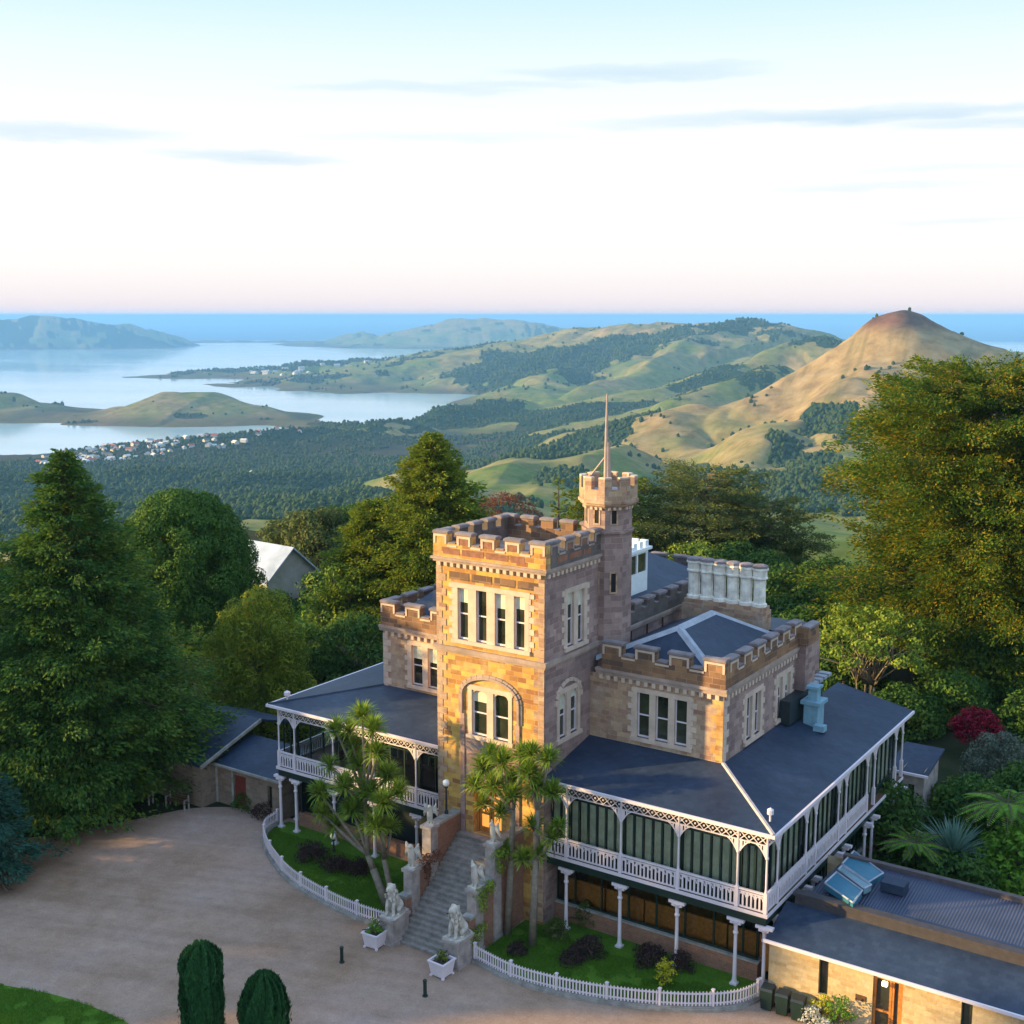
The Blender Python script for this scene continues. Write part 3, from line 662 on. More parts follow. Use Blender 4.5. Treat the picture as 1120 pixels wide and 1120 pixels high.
def battlement(name, f, a0, a1, zb, zc, zt, n, corners=True, thick=0.42, stone='parapet_stone', d0=0.10, panels=True, ends=(0, 0), inset=False):
    """a parapet with n merlons between a0 and a1, capped by sloping coping stones"""
    mb = MB(); cp = MB()
    f.box(mb, a0, a1, d0-thick, d0, zb, zc)
    w = (a1-a0)/(n+(n-1)*0.62); g = w*0.62
    for i in range(n):
        s0 = a0+i*(w+g); s1 = s0+w
        f.box(mb, s0+0.002, s1-0.002, d0-thick+0.002, d0-0.002, zc, zt-0.16)
        # coping: a slab that overhangs, with weathered slope
        e0 = ends[0] if i == 0 else 0.05; e1 = ends[1] if i == n-1 else 0.05
        q0 = [f.p(a, d, z) for z, k in ((zt-0.16, 0.07), (zt-0.04, 0.07)) for a, d in ((s0-e0, d0+k), (s1+e1, d0+k), (s1+e1, d0-thick-k), (s0-e0, d0-thick-k))]
        top = [f.p(a, d, zt) for a, d in ((s0-e0+0.03, d0-0.05), (s1+e1-0.03, d0-0.05), (s1+e1-0.03, d0-thick+0.05), (s0-e0+0.03, d0-thick+0.05))]
        if f.t[0]*f.n[1]-f.t[1]*f.n[0] > 0:
            r = lambda L: [L[i] for i in (3, 2, 1, 0)]
            q0 = r(q0[:4])+r(q0[4:]); top = r(top)
        cp.hexa(q0); 
        b = len(cp.v); cp.v.extend(q0[4:]+top)
        for k in ((0, 1, 5, 4), (1, 2, 6, 5), (2, 3, 7, 6), (3, 0, 4, 7), (4, 5, 6, 7)): cp.f.append(tuple(b+i for i in k)); cp.m.append(0)
        if panels and w > 0.7:     # the raised frame round each merlon's sunk panel
            for x0, x1, y0, y1 in ((s0+0.05, s0+0.17, zc-0.05, zt-0.2), (s1-0.17, s1-0.05, zc-0.05, zt-0.2), (s0+0.17, s1-0.17, zt-0.31, zt-0.2)):
                f.box(cp, x0, x1, d0-0.01, d0+0.035, y0, y1, 1)
        if inset and 0 < i < n-1: f.box(cp, s0+0.22, s1-0.22, d0-0.01, d0+0.012, zc-0.02, zt-0.34, 2)
        if inset and i < n-1: f.box(cp, s0+0.35+0.3*(i == 0), s1+g+0.2-0.5*(i == n-2), d0-0.01, d0+0.015, zb+0.18, zc-0.24, 2)
        if i < n-1:
            f.box(cp, s1+0.05, s1+g-0.05, d0-thick-0.04, d0+0.05, zc+0.003, zc+0.07)
            if panels:
                f.box(cp, s1-0.02, s1+g+0.02, d0-0.01, d0+0.03, zc-0.17, zc-0.07, 1)
    o = mb.build(name, M[stone], CASTLE)
    c = cp.build('coping', [M['coping'], M['dressed' if stone != 'grey_parapet' else 'cornice'], M['brownpanel']], o)
    return o
def corbels(f, a0, a1, z, step=0.42, h=0.28, w=0.2, out=0.16, mat='dressed'):
    mb = MB(); n = max(2, int((a1-a0)/step)); k = (a1-a0)/n
    for i in range(n):
        c = a0+k*(i+0.5); f.box(mb, c-w/2, c+w/2, -0.02, out, z-h, z)
    return mb.build('corbel_table', M[mat], CASTLE)
def cornice(f, a0, a1, z0, z1, out=0.22, mat='cornice'):
    mb = MB(); zm = z0+(z1-z0)*0.55
    f.box(mb, a0, a1, -0.05, out*0.6, z0, zm); f.box(mb, a0, a1, -0.05, out, zm, z1)
    return mb.build('string_course', M[mat], CASTLE)
def window(f, lights, z0, z1, ops, arch=0.0, surround=0.22, sill=True, depth=0.32, glass='glass', name='window', quoin=True, frame='dressed', curtain=False, jit=0):
    """mullioned stone window: surround and mullions, sashes and panes. Registers its opening in ops"""
    rng = random.Random(int(z0*97+lights[0][0]*31+jit)); s0, s1 = lights[0][0]-0.06, lights[-1][1]+0.06
    ops.append((s0, s1, z0, z1))
    mb = MB()
    f.box(mb, s0-surround, s0+0.06, -0.30, 0.045, z0-0.0, z1)
    f.box(mb, s1-0.06, s1+surround, -0.30, 0.045, z0-0.0, z1)
    f.box(mb, s0-surround-0.05, s1+surround+0.05, -0.30, 0.05, z1, z1+0.26)
    if sill: f.box(mb, s0-surround-0.1, s1+surround+0.1, -0.35, 0.14, z0-0.2, z0)
    for i in range(len(lights)-1):
        f.box(mb, lights[i][1], lights[i+1][0], -0.28, 0.03, z0, z1)
    if quoin:
        z = z0-0.1; k = 0
        while z < z1+0.1:
            h = 0.31; L_ = 0.30 if k % 2 else 0.10
            for a, b in ((s0-surround-L_, s0-surround), (s1+surround, s1+surround+L_)):
                f.box(mb, a, b, -0.02, 0.035, z+0.012, min(z+h-0.012, z1+0.2))
            z += h; k += 1
    if arch > 0:
        for a, b in lights:      # fill the corners above each arched head
            n = 8; c = (a+b)/2; r = (b-a)/2
            for i in range(n):
                t0, t1 = -1+2*i/n, -1+2*(i+1)/n
                y0 = z1-arch+arch*math.sqrt(max(0, 1-t0*t0)); y1 = z1-arch+arch*math.sqrt(max(0, 1-t1*t1))
                q = [(c+r*t0, y0), (c+r*t1, y1), (c+r*t1, z1+0.01), (c+r*t0, z1+0.01)]
                f.quad(mb, [(s_, -0.02, z_) for s_, z_ in q]); f.quad(mb, [(q[1][0], -0.02, q[1][1]), (q[0][0], -0.02, q[0][1]), (q[0][0], -0.26, q[0][1]), (q[1][0], -0.26, q[1][1])])
    w = mb.build(name, M[frame], CASTLE)
    sa = MB(); pn = MB(); cu = MB()
    for a, b in lights:
        t = 0.05
        f.box(sa, a, a+t, -0.20, -0.12, z0, z1); f.box(sa, b-t, b, -0.20, -0.12, z0, z1)
        f.box(sa, a+t, b-t, -0.20, -0.12, z0, z0+0.09); f.box(sa, a+t, b-t, -0.20, -0.12, z1-0.06, z1)
        zm = z0+(z1-z0)*0.5; f.box(sa, a+t, b-t, -0.195, -0.115, zm-0.035, zm+0.035)
        f.quad(pn, [(a+t, -0.17, z0+0.09), (b-t, -0.17, z0+0.09), (b-t, -0.175, zm), (a+t, -0.175, zm)])
        f.quad(pn, [(a+t, -0.155, zm), (b-t, -0.155, zm), (b-t, -0.15, z1-0.06), (a+t, -0.15, z1-0.06)])
        if curtain or rng.random() < 0.5:      # a blind part-way down inside
            h = rng.uniform(0.15, 0.45)*(z1-z0)
            f.quad(cu, [(a+t, -0.148, z1-0.06-h), (b-t, -0.148, z1-0.06-h), (b-t, -0.148, z1-0.06), (a+t, -0.148, z1-0.06)])
    sa.build('sash', M['white'], w); pn.build('pane', M[glass], w)
    if cu.v: cu.build('blind', M['curtain'], w)
    return w
def quoins(f, a, sgn, z0, z1, mat='dressed'):
    mb = MB(); z = z0; k = 0
    while z < z1-0.1:
        L_ = 0.62 if k % 2 else 0.36
        f.box(mb, min(a, a+sgn*L_), max(a, a+sgn*L_), -0.02, 0.03, z+0.012, min(z+0.40-0.012, z1)); z += 0.40; k += 1
    return mb.build('quoins', M[mat], CASTLE)
def arcband(mb, f, pts, w0, w1, d0, d1):
    """a moulding that follows a polyline (s, z) in the wall"""
    for i in range(len(pts)-1):
        (a, y), (b, z) = pts[i], pts[i+1]; dx, dz = b-a, z-y; l = math.hypot(dx, dz); nx, nz = -dz/l, dx/l
        q = [(a+nx*w0, y+nz*w0), (b+nx*w0, z+nz*w0), (b+nx*w1, z+nz*w1), (a+nx*w1, y+nz*w1)]
        P0 = [f.p(s_, d0, z_) for s_, z_ in q]; P1 = [f.p(s_, d1, z_) for s_, z_ in q]
        mb.hexa(P0+P1)
def arch_pts(a, b, zs, rise, n=12):
    c = (a+b)/2; r = (b-a)/2
    return [(c-r*math.cos(math.pi*i/n), zs+rise*math.sin(math.pi*i/n)) for i in range(n+1)]

# ---- the tower
TX0, TX1, TY0, TY1 = -38.40, -31.70, 49.74, 56.30
fF, fR, fL, fB = front(TY0), right(TX1), left(TX0), back(TY1)
ops_f = []; ops_r = []
window(fF, [(-37.02+1.165*i, -36.36+1.165*i) for i in range(4)], 14.42, 17.15, ops_f, surround=0.2)
window(fF, [(-36.15, -35.20), (-34.80, -33.85)], 9.42, 11.85, ops_f, arch=0.33, surround=0.16, quoin=False)
window(fR, [(51.85, 52.5), (52.9, 53.5)], 14.3, 17.1, ops_r, surround=0.16, jit=3)
window(fR, [(51.15, 51.85), (52.25, 52.95)], 9.6, 11.95, ops_r, arch=0.35, surround=0.18, quoin=False, jit=5)
ops_f.append((-36.12, -34.30, 4.0, 6.75))     # the entrance
mb = MB()
wall(mb, fF, TX0, TX1, 0, 18.42, ops_f, 0.55); wall(mb, fL, TY0, TY1, 0, 18.42); wall(mb, fB, TX0, TX1, 8, 18.42)
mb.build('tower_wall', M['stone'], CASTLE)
mb = MB(); wall(mb, fR, TY0, TY1, 0, 18.42, ops_r, 0.45); mb.build('tower_side_wall', M['side_stone'], CASTLE)  # greyer, pinker than the front: shade put into the same stone's colour
mb = MB(); mb.box(TX0+0.3, TY0+0.3, 18.30, TX1-0.3, TY1-0.3, 18.62); mb.build('tower_deck', M['lead'], CASTLE)
mb = MB()
for z0, z1, o in ((18.42, 18.55, 0.13), (18.55, 18.68, 0.22)):
    mb.box(TX0-o, TY0-o, z0, TX1+o, TY1+o, z1)
mb.build('cornice', M['cornice'], CASTLE)
for f, a0, a1 in ((fF, TX0, TX1), (fR, TY0, TY1-1.2), (fL, TY0, TY1)): corbels(f, a0+0.05, a1-0.05, 18.42, 0.40, 0.2, 0.2, 0.13)
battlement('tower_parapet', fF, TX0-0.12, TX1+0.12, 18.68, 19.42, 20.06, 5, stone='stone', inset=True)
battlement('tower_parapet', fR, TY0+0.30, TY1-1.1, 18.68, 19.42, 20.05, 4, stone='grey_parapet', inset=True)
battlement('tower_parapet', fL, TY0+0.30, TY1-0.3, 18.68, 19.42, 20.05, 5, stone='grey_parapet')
battlement('tower_parapet', fB, TX0-0.12, TX1-0.9, 18.68, 19.42, 20.06, 5)
mb = MB()
for z0, z1, o in ((13.62, 13.76, 0.08), (13.76, 13.98, 0.17)): mb.box(TX0-o, TY0-o, z0, TX1+o, TY1-0.4, z1)
mb.build('string_course', M['cornice'], CASTLE)
mb = MB()      # frieze of sunk panels under the tower's corbels
for i in range(4): fF.box(mb, -37.55+i*1.42, -36.30+i*1.42, -0.02, 0.025, 17.55, 17.95)
mb.build('panel_frieze', M['parapet_stone'], CASTLE)
for a, sg in ((TX0, 1), (TX1, -1)): quoins(fF, a, sg, 0.2, 18.2, 'wing_stone')
# the hood over the first-floor window, and the shallow pink-stone bay that runs from it down to the door
mb = MB(); P = [(-36.72, 10.5)]+arch_pts(-36.72, -33.28, 11.55, 0.98, 14)+[(-33.28, 10.5)]
arcband(mb, fF, P, 0.0, 0.13, -0.02, 0.14); arcband(mb, fF, P, 0.13, 0.26, -0.02, 0.07)
mb.build('arch_moulding', M['cornice'], CASTLE)
mb = MB(); fF.box(mb, -36.86, -36.60, -0.02, 0.09, 4.0, 10.5); fF.box(mb, -33.40, -33.14, -0.02, 0.09, 4.0, 10.5); fF.box(mb, -36.60, -33.40, -0.02, 0.05, 8.62, 9.18); fF.box(mb, -36.60, -33.40, -0.02, 0.03, 6.95, 8.62)
mb.build('arch_panel', M['side_stone'], CASTLE)
mb = MB(); P = arch_pts(51.0, 53.1, 11.4, 0.95, 10); arcband(mb, fR, P, 0.12, 0.3, -0.02, 0.08); mb.build('hood_moulding', M['dressed'], CASTLE)
# entrance door, standing half open with the lit porch behind
mb = MB()
fF.box(mb, -36.10, -35.98, -0.5, -0.34, 4.0, 6.7); fF.box(mb, -34.44, -34.32, -0.5, -0.34, 4.0, 6.7); fF.box(mb, -35.98, -34.44, -0.5, -0.34, 6.3, 6.7)
d = mb.build('entrance_door', M['wood'], CASTLE)
mb = MB()
for a0, a1 in ((-35.96, -35.24), (-35.18, -34.46)):
    for x0, x1, y0, y1 in ((a0, a0+0.12, 4.02, 6.28), (a1-0.12, a1, 4.02, 6.28), (a0+0.12, a1-0.12, 4.02, 4.3), (a0+0.12, a1-0.12, 5.0, 5.12), (a0+0.12, a1-0.12, 6.12, 6.28)):
        fF.box(mb, x0, x1, -0.46, -0.4, y0, y1)
mb.build('door_leaf', M['wood'], d)
mb = MB()
for a0, a1 in ((-35.84, -35.36), (-35.06, -34.58)):
    fF.quad(mb, [(a0, -0.44, 4.3), (a1, -0.44, 4.3), (a1, -0.44, 5.0), (a0, -0.44, 5.0)]); fF.quad(mb, [(a0, -0.44, 5.12), (a1, -0.44, 5.12), (a1, -0.44, 6.12), (a0, -0.44, 6.12)])
m, t, b = new_mat('lit_door_glass'); b.inputs['Base Color'].default_value = (0.45, 0.16, 0.03, 1); b.inputs['Emission Color'].default_value = (1.0, 0.42, 0.08, 1); b.inputs['Emission Strength'].default_value = 0.5; b.inputs['Roughness'].default_value = 0.15
mb.build('pane', m, d)

# ---- the octagonal turret on the tower's back corner
UX, UY = -31.85, 56.2
R8 = math.pi/8
mb = MB(); mb.lathe(UX, UY, [(1.29, 0), (1.29, 19.7), (1.40, 19.72), (1.40, 19.9), (1.27, 19.92), (1.27, 21.1)], 8, rot=R8)
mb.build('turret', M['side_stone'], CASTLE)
mb = MB(); mb.lathe(UX, UY, [(1.32, 21.05), (1.50, 21.2), (1.50, 21.3), (1.62, 21.32), (1.62, 21.48), (1.55, 21.5), (1.55, 21.62)], 8, rot=R8); mb.build('turret_cornice', M['wing_stone'], CASTLE)
mb = MB(); cp = MB()
for i in range(8):
    a0, a1 = R8+i*math.pi/4, R8+(i+1)*math.pi/4
    p0 = (UX+1.55*math.cos(a0), UY+1.55*math.sin(a0)); p1 = (UX+1.55*math.cos(a1), UY+1.55*math.sin(a1)); q0 = (UX+1.25*math.cos(a0), UY+1.25*math.sin(a0)); q1 = (UX+1.25*math.cos(a1), UY+1.25*math.sin(a1))
    mb.prism([p0, p1, q1, q0], 21.62, 22.05)
    lp = lambda A, B, t: (A[0]+(B[0]-A[0])*t, A[1]+(B[1]-A[1])*t)
    for t0, t1 in ((0.0, 0.32), (0.68, 1.0)):
        mb.prism([lp(p0, p1, t0), lp(p0, p1, t1), lp(q0, q1, t1), lp(q0, q1, t0)], 22.05, 22.62); 
        cp.prism([lp(p0, p1, t0), lp(p0, p1, t1), lp(q0, q1, t1), lp(q0, q1, t0)], 22.622, 22.70)
tp = mb.build('turret_parapet', M['wing_stone'], CASTLE); cp.build('coping', M['dressed'], tp)
mb = MB(); mb.lathe(UX, UY, [(1.24, 21.5), (1.24, 21.9)], 8, rot=R8); mb.build('turret_deck', M['lead'], CASTLE)
for i in (4, 5, 6):      # slit windows
    a = i*math.pi/4+math.pi/4
    for zz in ((20.25, 20.95), (16.6, 17.6)):
        if zz[0] < 19 and i != 6 and i != 5: continue
        rr = 1.27*math.cos(R8) if zz[0] > 19 else 1.29*math.cos(R8)
        f = Fr(UX+rr*math.cos(a), UY+rr*math.sin(a), -math.sin(a), math.cos(a), math.cos(a), math.sin(a))
        mb = MB(); f.box(mb, -0.21, -0.13, -0.05, 0.03, zz[0]-0.08, zz[1]+0.1); f.box(mb, 0.13, 0.21, -0.05, 0.03, zz[0]-0.08, zz[1]+0.1); f.box(mb, -0.13, 0.13, -0.05, 0.03, zz[1], zz[1]+0.1); f.box(mb, -0.13, 0.13, -0.05, 0.04, zz[0]-0.08, zz[0])
        w = mb.build('slit_window', M['wing_stone'], CASTLE); mb = MB(); f.quad(mb, [(-0.13, 0.006, zz[0]), (0.13, 0.006, zz[0]), (0.13, 0.006, zz[1]), (-0.13, 0.006, zz[1])]); mb.build('pane', M['black'], w)
mb = MB()      # corbels under the turret cornice
for i in range(8):
    for s_ in (-0.28, 0.0, 0.28):
        a = i*math.pi/4; rr = 1.27*math.cos(R8); f = Fr(UX+rr*math.cos(a), UY+rr*math.sin(a), -math.sin(a), math.cos(a), math.cos(a), math.sin(a)); f.box(mb, s_-0.07, s_+0.07, -0.05, 0.13, 20.98, 21.16)
mb.build('corbel_table', M['dressed'], CASTLE)
mb = MB(); mb.tube([(UX-0.15, UY, 21.9), (UX-0.15, UY, 24.2), (UX-0.15, UY, 26.95)], [0.15, 0.11, 0.04], 8)
mb.tube([(UX+0.03, UY, 21.9), (UX-0.02, UY, 24.4)], [0.12, 0.08], 6)
mb.tube([(UX-1.2, UY-0.4, 22.2), (UX-0.15, UY, 23.7)], [0.05, 0.05], 5)
mb.build('flagpole', plain('flagpole_paint', (0.34, 0.26, 0.26), 0.6, 0.2), CASTLE)
# ---- main block behind and left of the tower
MX0, MX1, MY0, MY1 = -47.1, -31.70, 55.66, 70.0
fM = front(MY0); ops_m = []
window(fM, [(-44.9, -44.08), (-43.68, -42.95), (-42.55, -41.8)], 9.1, 11.55, ops_m, surround=0.16, jit=1, curtain=True)
mb = MB(); wall(mb, fM, MX0, TX0, 0, 12.15, ops_m); wall(mb, left(MX0), MY0, MY1, 0, 12.15)
mb.build('main_wall', M['wing_stone'], CASTLE)
cornice(fM, MX0-0.2, TX0, 12.15, 12.5, 0.2); cornice(left(MX0), MY0, MY1, 12.15, 12.5, 0.2); corbels(fM, MX0+0.1, TX0-0.1, 12.15, 0.5, 0.24, 0.2, 0.13)
battlement('main_parapet', fM, MX0-0.1, TX0-0.02, 12.5, 13.35, 14.05, 5)
battlement('main_parapet', left(MX0), MY0+0.34, MY1, 12.5, 13.35, 14.04, 9)
quoins(fM, MX0, 1, 8.4, 12.1)
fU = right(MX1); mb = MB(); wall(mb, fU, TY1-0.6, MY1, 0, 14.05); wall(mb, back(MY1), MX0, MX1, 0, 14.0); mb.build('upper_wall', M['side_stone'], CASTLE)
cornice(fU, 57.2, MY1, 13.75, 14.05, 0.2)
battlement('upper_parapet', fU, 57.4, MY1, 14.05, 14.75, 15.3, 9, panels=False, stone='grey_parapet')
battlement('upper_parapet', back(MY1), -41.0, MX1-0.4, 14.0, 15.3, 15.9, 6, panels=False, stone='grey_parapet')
for k in range(3):
    mb = MB(); fU.box(mb, 58.6+k*1.9, 58.66+k*1.9, 0, 0.08, 8, 13.7); mb.build('rainwater_pipe', M['darkwood'], CASTLE)
def roof_faces(name, faces, thick=0.10, mat='slate', parent=CASTLE):
    mb = MB()
    for fc in faces:
        mb.face(fc); mb.face([(x, y, z-thick) for x, y, z in fc][::-1])
        n = len(fc)
        for i in range(n):
            a, b = fc[i], fc[(i+1) % n]; mb.face([a, (a[0], a[1], a[2]-thick), (b[0], b[1], b[2]-thick), b])
    return mb.build(name, M[mat], parent)
x0, x1, y0, y1 = MX0+0.45, MX1-0.4, MY0+0.45, MY1-0.4; zr = 17.6; rz0 = 13.0
roof_faces('main_roof', [[(-38.5, y0, rz0), (x1, y0+1.5, 14.9), (-38.5, 60.5, zr)], [(x1, y0+1.5, 14.9), (x1, y1, 14.9), (-38.5, 66, zr), (-38.5, 60.5, zr)],
                         [(x1, y1, 14.9), (x0, y1, rz0), (-41, 66, zr-0.2), (-38.5, 66, zr)], [(x0, y1, rz0), (x0, y0, rz0), (-41, 60.5, zr-0.2), (-41, 66, zr-0.2)], [(x0, y0, rz0), (-38.5, y0, rz0), (-38.5, 60.5, zr), (-41, 60.5, zr-0.2)]])
# white battlemented roof lantern
LX0, LX1, LY0, LY1 = -35.0, -32.75, 60.0, 62.5
mb = MB(); mb.box(LX0, LY0, 14.6, LX1, LY1, 16.35); 
for x, y in ((LX0, LY0), (LX1-0.16, LY0), (LX0, LY1-0.16), (LX1-0.16, LY1-0.16), (LX1-0.16, (LY0+LY1)/2-0.08)): mb.box(x, y, 16.35, x+0.16, y+0.16, 17.45)
mb.box(LX0-0.02, LY0-0.02, 17.45, LX1+0.02, LY1+0.02, 17.62); mb.box(LX0-0.2, LY0-0.2, 17.62, LX1+0.2, LY1+0.2, 17.78)
for k in range(4):
    t = LY0+k*(LY1-LY0-0.42)/3; mb.box(LX1-0.2, t, 17.78, LX1+0.05, t+0.42, 18.15); mb.box(LX0-0.05, t, 17.78, LX0+0.2, t+0.42, 18.15)
    t = LX0+k*(LX1-LX0-0.42)/3; mb.box(t, LY0-0.05, 17.78, t+0.42, LY0+0.2, 18.148); mb.box(t, LY1-0.2, 17.78, t+0.42, LY1+0.05, 18.148)
la = mb.build('roof_lantern', plain('lantern_white', (0.78, 0.82, 0.84), 0.5, 0.06), CASTLE)
mb = MB(); mb.box(LX0+0.08, LY0+0.08, 16.35, LX1-0.08, LY1-0.08, 17.45); mb.build('pane', M['glass'], la)

# ---- the right wing
WX0, WX1, WY0, WY1 = TX1, -24.04, 54.23, 64.2
fW, fS = front(WY0), right(WX1); ops_w = []; ops_s = []
window(fW, [(-28.86, -28.16), (-27.80, -27.08), (-26.72, -26.02)], 9.42, 11.82, ops_w, surround=0.18)
window(fS, [(57.05, 57.75), (58.15, 58.85)], 9.3, 11.6, ops_s, surround=0.18)
window(fS, [(61.2, 61.9), (62.3, 63.0)], 9.3, 11.6, ops_s, surround=0.18, jit=2)
mb = MB(); wall(mb, fW, WX0, WX1, 0, 12.45, ops_w); mb.build('wing_wall', M['wing_stone'], CASTLE)
mb = MB(); wall(mb, back(WY1), WX0, WX1, 8, 12.45); mb.build('wing_wall', M['wing_stone'], CASTLE)
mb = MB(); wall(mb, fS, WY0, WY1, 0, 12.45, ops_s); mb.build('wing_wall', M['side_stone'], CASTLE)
cornice(fW, WX0+0.4, WX1+0.2, 12.45, 12.8, 0.2); cornice(fS, WY0, WY1, 12.45, 12.8, 0.2)
corbels(fW, WX0+0.5, WX1-0.1, 12.45, 0.42, 0.24, 0.2, 0.13); corbels(fS, WY0+0.1, WY1, 12.45, 0.42, 0.24, 0.2, 0.13)
battlement('wing_parapet', fW, WX0+0.75, WX1+0.1, 12.8, 13.62, 14.3, 4)
battlement('wing_parapet', fS, WY0+0.34, WY1, 12.8, 13.62, 14.28, 6)
quoins(fW, WX1, -1, 9.0, 12.3, 'stone'); quoins(fS, WY0, 1, 9.0, 12.3)
rx, ry0, ry1, rz = -27.9, 57.0, 61.0, 14.85
ex0, ex1, ey0, ey1, ez = WX0+0.05, WX1-0.5, WY0+0.5, 63.8, 13.15
roof_faces('wing_roof', [[(ex0, ey0, ez), (ex1, ey0, ez), (rx, ry0, rz)], [(ex1, ey0, ez), (ex1, ey1, ez), (rx, ry1, rz), (rx, ry0, rz)], [(ex1, ey1, ez), (ex0, ey1, ez), (rx, ry1, rz)], [(ex0, ey1, ez), (ex0, ey0, ez), (rx, ry0, rz), (rx, ry1, rz)]])
def flash(pts, w=0.16, h=0.05):
    mb = MB()
    for a, b in pts:
        a, b = Vector(a), Vector(b); d = (b-a).normalized(); sd_ = d.cross(Vector((0, 0, 1))).normalized()*w; u_ = Vector((0, 0, h))
        lo = Vector((0, 0, -0.13))
        q = [a-sd_+lo, b-sd_+lo, b+sd_+lo, a+sd_+lo, a-sd_*0.35+u_, b-sd_*0.35+u_, b+sd_*0.35+u_, a+sd_*0.35+u_]
        mb.hexa([tuple(k) for k in q])
    return mb.build('ridge_flashing', M['lead'], CASTLE)
flash([((rx, ry0, rz), (rx, ry1, rz)), ((rx, ry0, rz), (ex1, ey0, ez)), ((rx, ry0, rz), (ex0, ey0, ez)), ((rx, ry1, rz), (ex1, ey1, ez))], 0.28)
# rear bay and flat roof beyond the wing
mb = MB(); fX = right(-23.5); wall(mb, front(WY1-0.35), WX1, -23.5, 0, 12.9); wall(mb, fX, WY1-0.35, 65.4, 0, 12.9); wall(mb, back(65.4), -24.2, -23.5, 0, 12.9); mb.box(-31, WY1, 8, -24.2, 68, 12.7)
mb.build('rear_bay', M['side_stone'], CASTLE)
battlement('rear_parapet', fX, WY1-0.35, 65.5, 12.9, 13.6, 14.0, 1, panels=False); mb = MB(); mb.box(WX1-0.05, WY1-0.45, 12.9, -23.45, WY1, 13.95); mb.build('rear_parapet', M['parapet_stone'], CASTLE)
mb = MB(); mb.box(-30.5, WY1+0.4, 12.7, -24.4, 67.5, 13.3); mb.build('rear_roof', M['slate'], CASTLE)
# bank of six octagonal chimney shafts
CYc = 64.2
mb = MB(); mb.box(-31.0, CYc-0.62, 12.4, -26.0, CYc+0.62, 14.45); mb.box(-30.95, CYc-0.5, 14.45, -26.05, CYc+0.5, 14.7); ch = mb.build('chimney_stack', M['wing_stone'], CASTLE)
for i in range(6):
    cx = -30.55+i*0.815; mb = MB(); r = 0.415
    mb.lathe(cx, CYc, [(r*1.04, 14.7), (r*1.04, 14.85), (r*0.82, 14.92), (r*0.82, 16.22), (r*1.08, 16.3), (r*1.08, 16.38), (r*0.96, 16.42), (r*0.96, 16.74), (r*1.12, 16.80), (r*1.12, 16.92), (r*0.7, 17.0)], 8, rot=R8)
    mb.build('chimney_shaft', plain('chimney_stone', (0.80, 0.73, 0.66), 0.85, 0.3, 2.0, bump=0.3) if i == 0 else bpy.data.materials['chimney_stone'], ch)
    mb = MB(); mb.lathe(cx, CYc, [(r*1.14, 16.925), (r*1.05, 17.06), (r*0.55, 17.12)], 8, rot=R8); mb.build('chimney_cap', M['coping'], ch)
# ---- verandah roofs
EZ = 8.0
RE = [(-31.74, 49.66, EZ), (-19.42, 49.66, EZ), (-19.42, 70.9, EZ), (-24.0, 70.9, 8.97), (-24.0, 54.27, 8.97), (-31.74, 54.27, 8.97)]
roof_faces('verandah_roof', [[RE[0], RE[1], RE[4], RE[5]], [RE[1], RE[2], RE[3], RE[4]]])
roof_faces('verandah_roof', [[RE[3], RE[2], (-23.0, 70.9, 8.1), (-28, 70.9, 8.97)]], 0.05) if False else None
LE = [(-52.05, 50.72, 7.9), (-38.36, 50.72, 7.9), (-38.36, 55.70, 8.72), (-47.06, 55.70, 8.72), (-47.06, 69, 8.72), (-52.05, 69, 7.9)]
roof_faces('verandah_roof', [[LE[0], LE[1], LE[2], LE[3]], [LE[5], LE[0], LE[3], LE[4]]])
o = flash([((-24.0, 54.27, 8.99), (-19.42, 49.66, 8.02))], 0.17)
mb = MB(); mb.tube([(-47.06, 55.7, 8.73), (-52.05, 50.72, 7.91)], [0.07, 0.07], 6); mb.build('hip_ridge', M['slate'], CASTLE)
M['pinklead'] = plain('hip_capping', (0.46, 0.40, 0.42), 0.6, 0.2, 2.0); o.data.materials[0] = M['pinklead']; o.name = 'hip_capping'
mb = MB(); mb.box(-31.74, 49.56, 7.84, -19.34, 49.68, 8.0); mb.build('gutter', M['white'], CASTLE)
mb = MB(); mb.box(-19.44, 49.68, 7.842, -19.32, 70.9, 8.002); mb.build('gutter', M['white'], CASTLE)
mb = MB(); mb.box(-52.15, 50.62, 7.74, -38.42, 50.74, 7.9); mb.build('gutter', M['white'], CASTLE)
mb = MB(); mb.box(-52.17, 50.74, 7.742, -52.03, 69, 7.902); mb.build('gutter', M['white'], CASTLE)
mb = MB(); mb.lathe(-20.0, 50.6, [(0.05, 8.2), (0.05, 8.5), (0.16, 8.55), (0.16, 8.75), (0.02, 8.85)], 8); mb.lathe(-51.3, 51.6, [(0.05, 8.0), (0.05, 8.3), (0.2, 8.35), (0.2, 8.55), (0.02, 8.65)], 8)
mb.build('roof_floodlight', M['white'], CASTLE)
mb = MB(); mb.box(-23.15, 62.9, 8.6, -22.35, 63.9, 9.9); mb.box(-23.3, 62.75, 9.9, -22.2, 64.05, 10.1); mb.box(-23.0, 63.1, 10.1, -22.5, 63.7, 10.75); mb.box(-23.1, 63.0, 10.75, -22.4, 63.8, 10.9); mb.box(-22.4, 62.4, 8.62, -21.8, 62.9, 8.95)
mb.build('roof_vent', plain('vent_paint', (0.20, 0.36, 0.46), 0.5, 0.15), CASTLE)
mb = MB(); mb.box(-24.0, 61.5, 8.98, -23.4, 66.5, 10.3); mb.build('roof_plant_enclosure', M['iron'], CASTLE)
mb = MB()
for k in range(5): mb.box(-23.95, 64.4+k*0.7, 10.32, -23.3, 64.85+k*0.7, 10.5)
mb.build('roof_light', M['lead'], CASTLE)
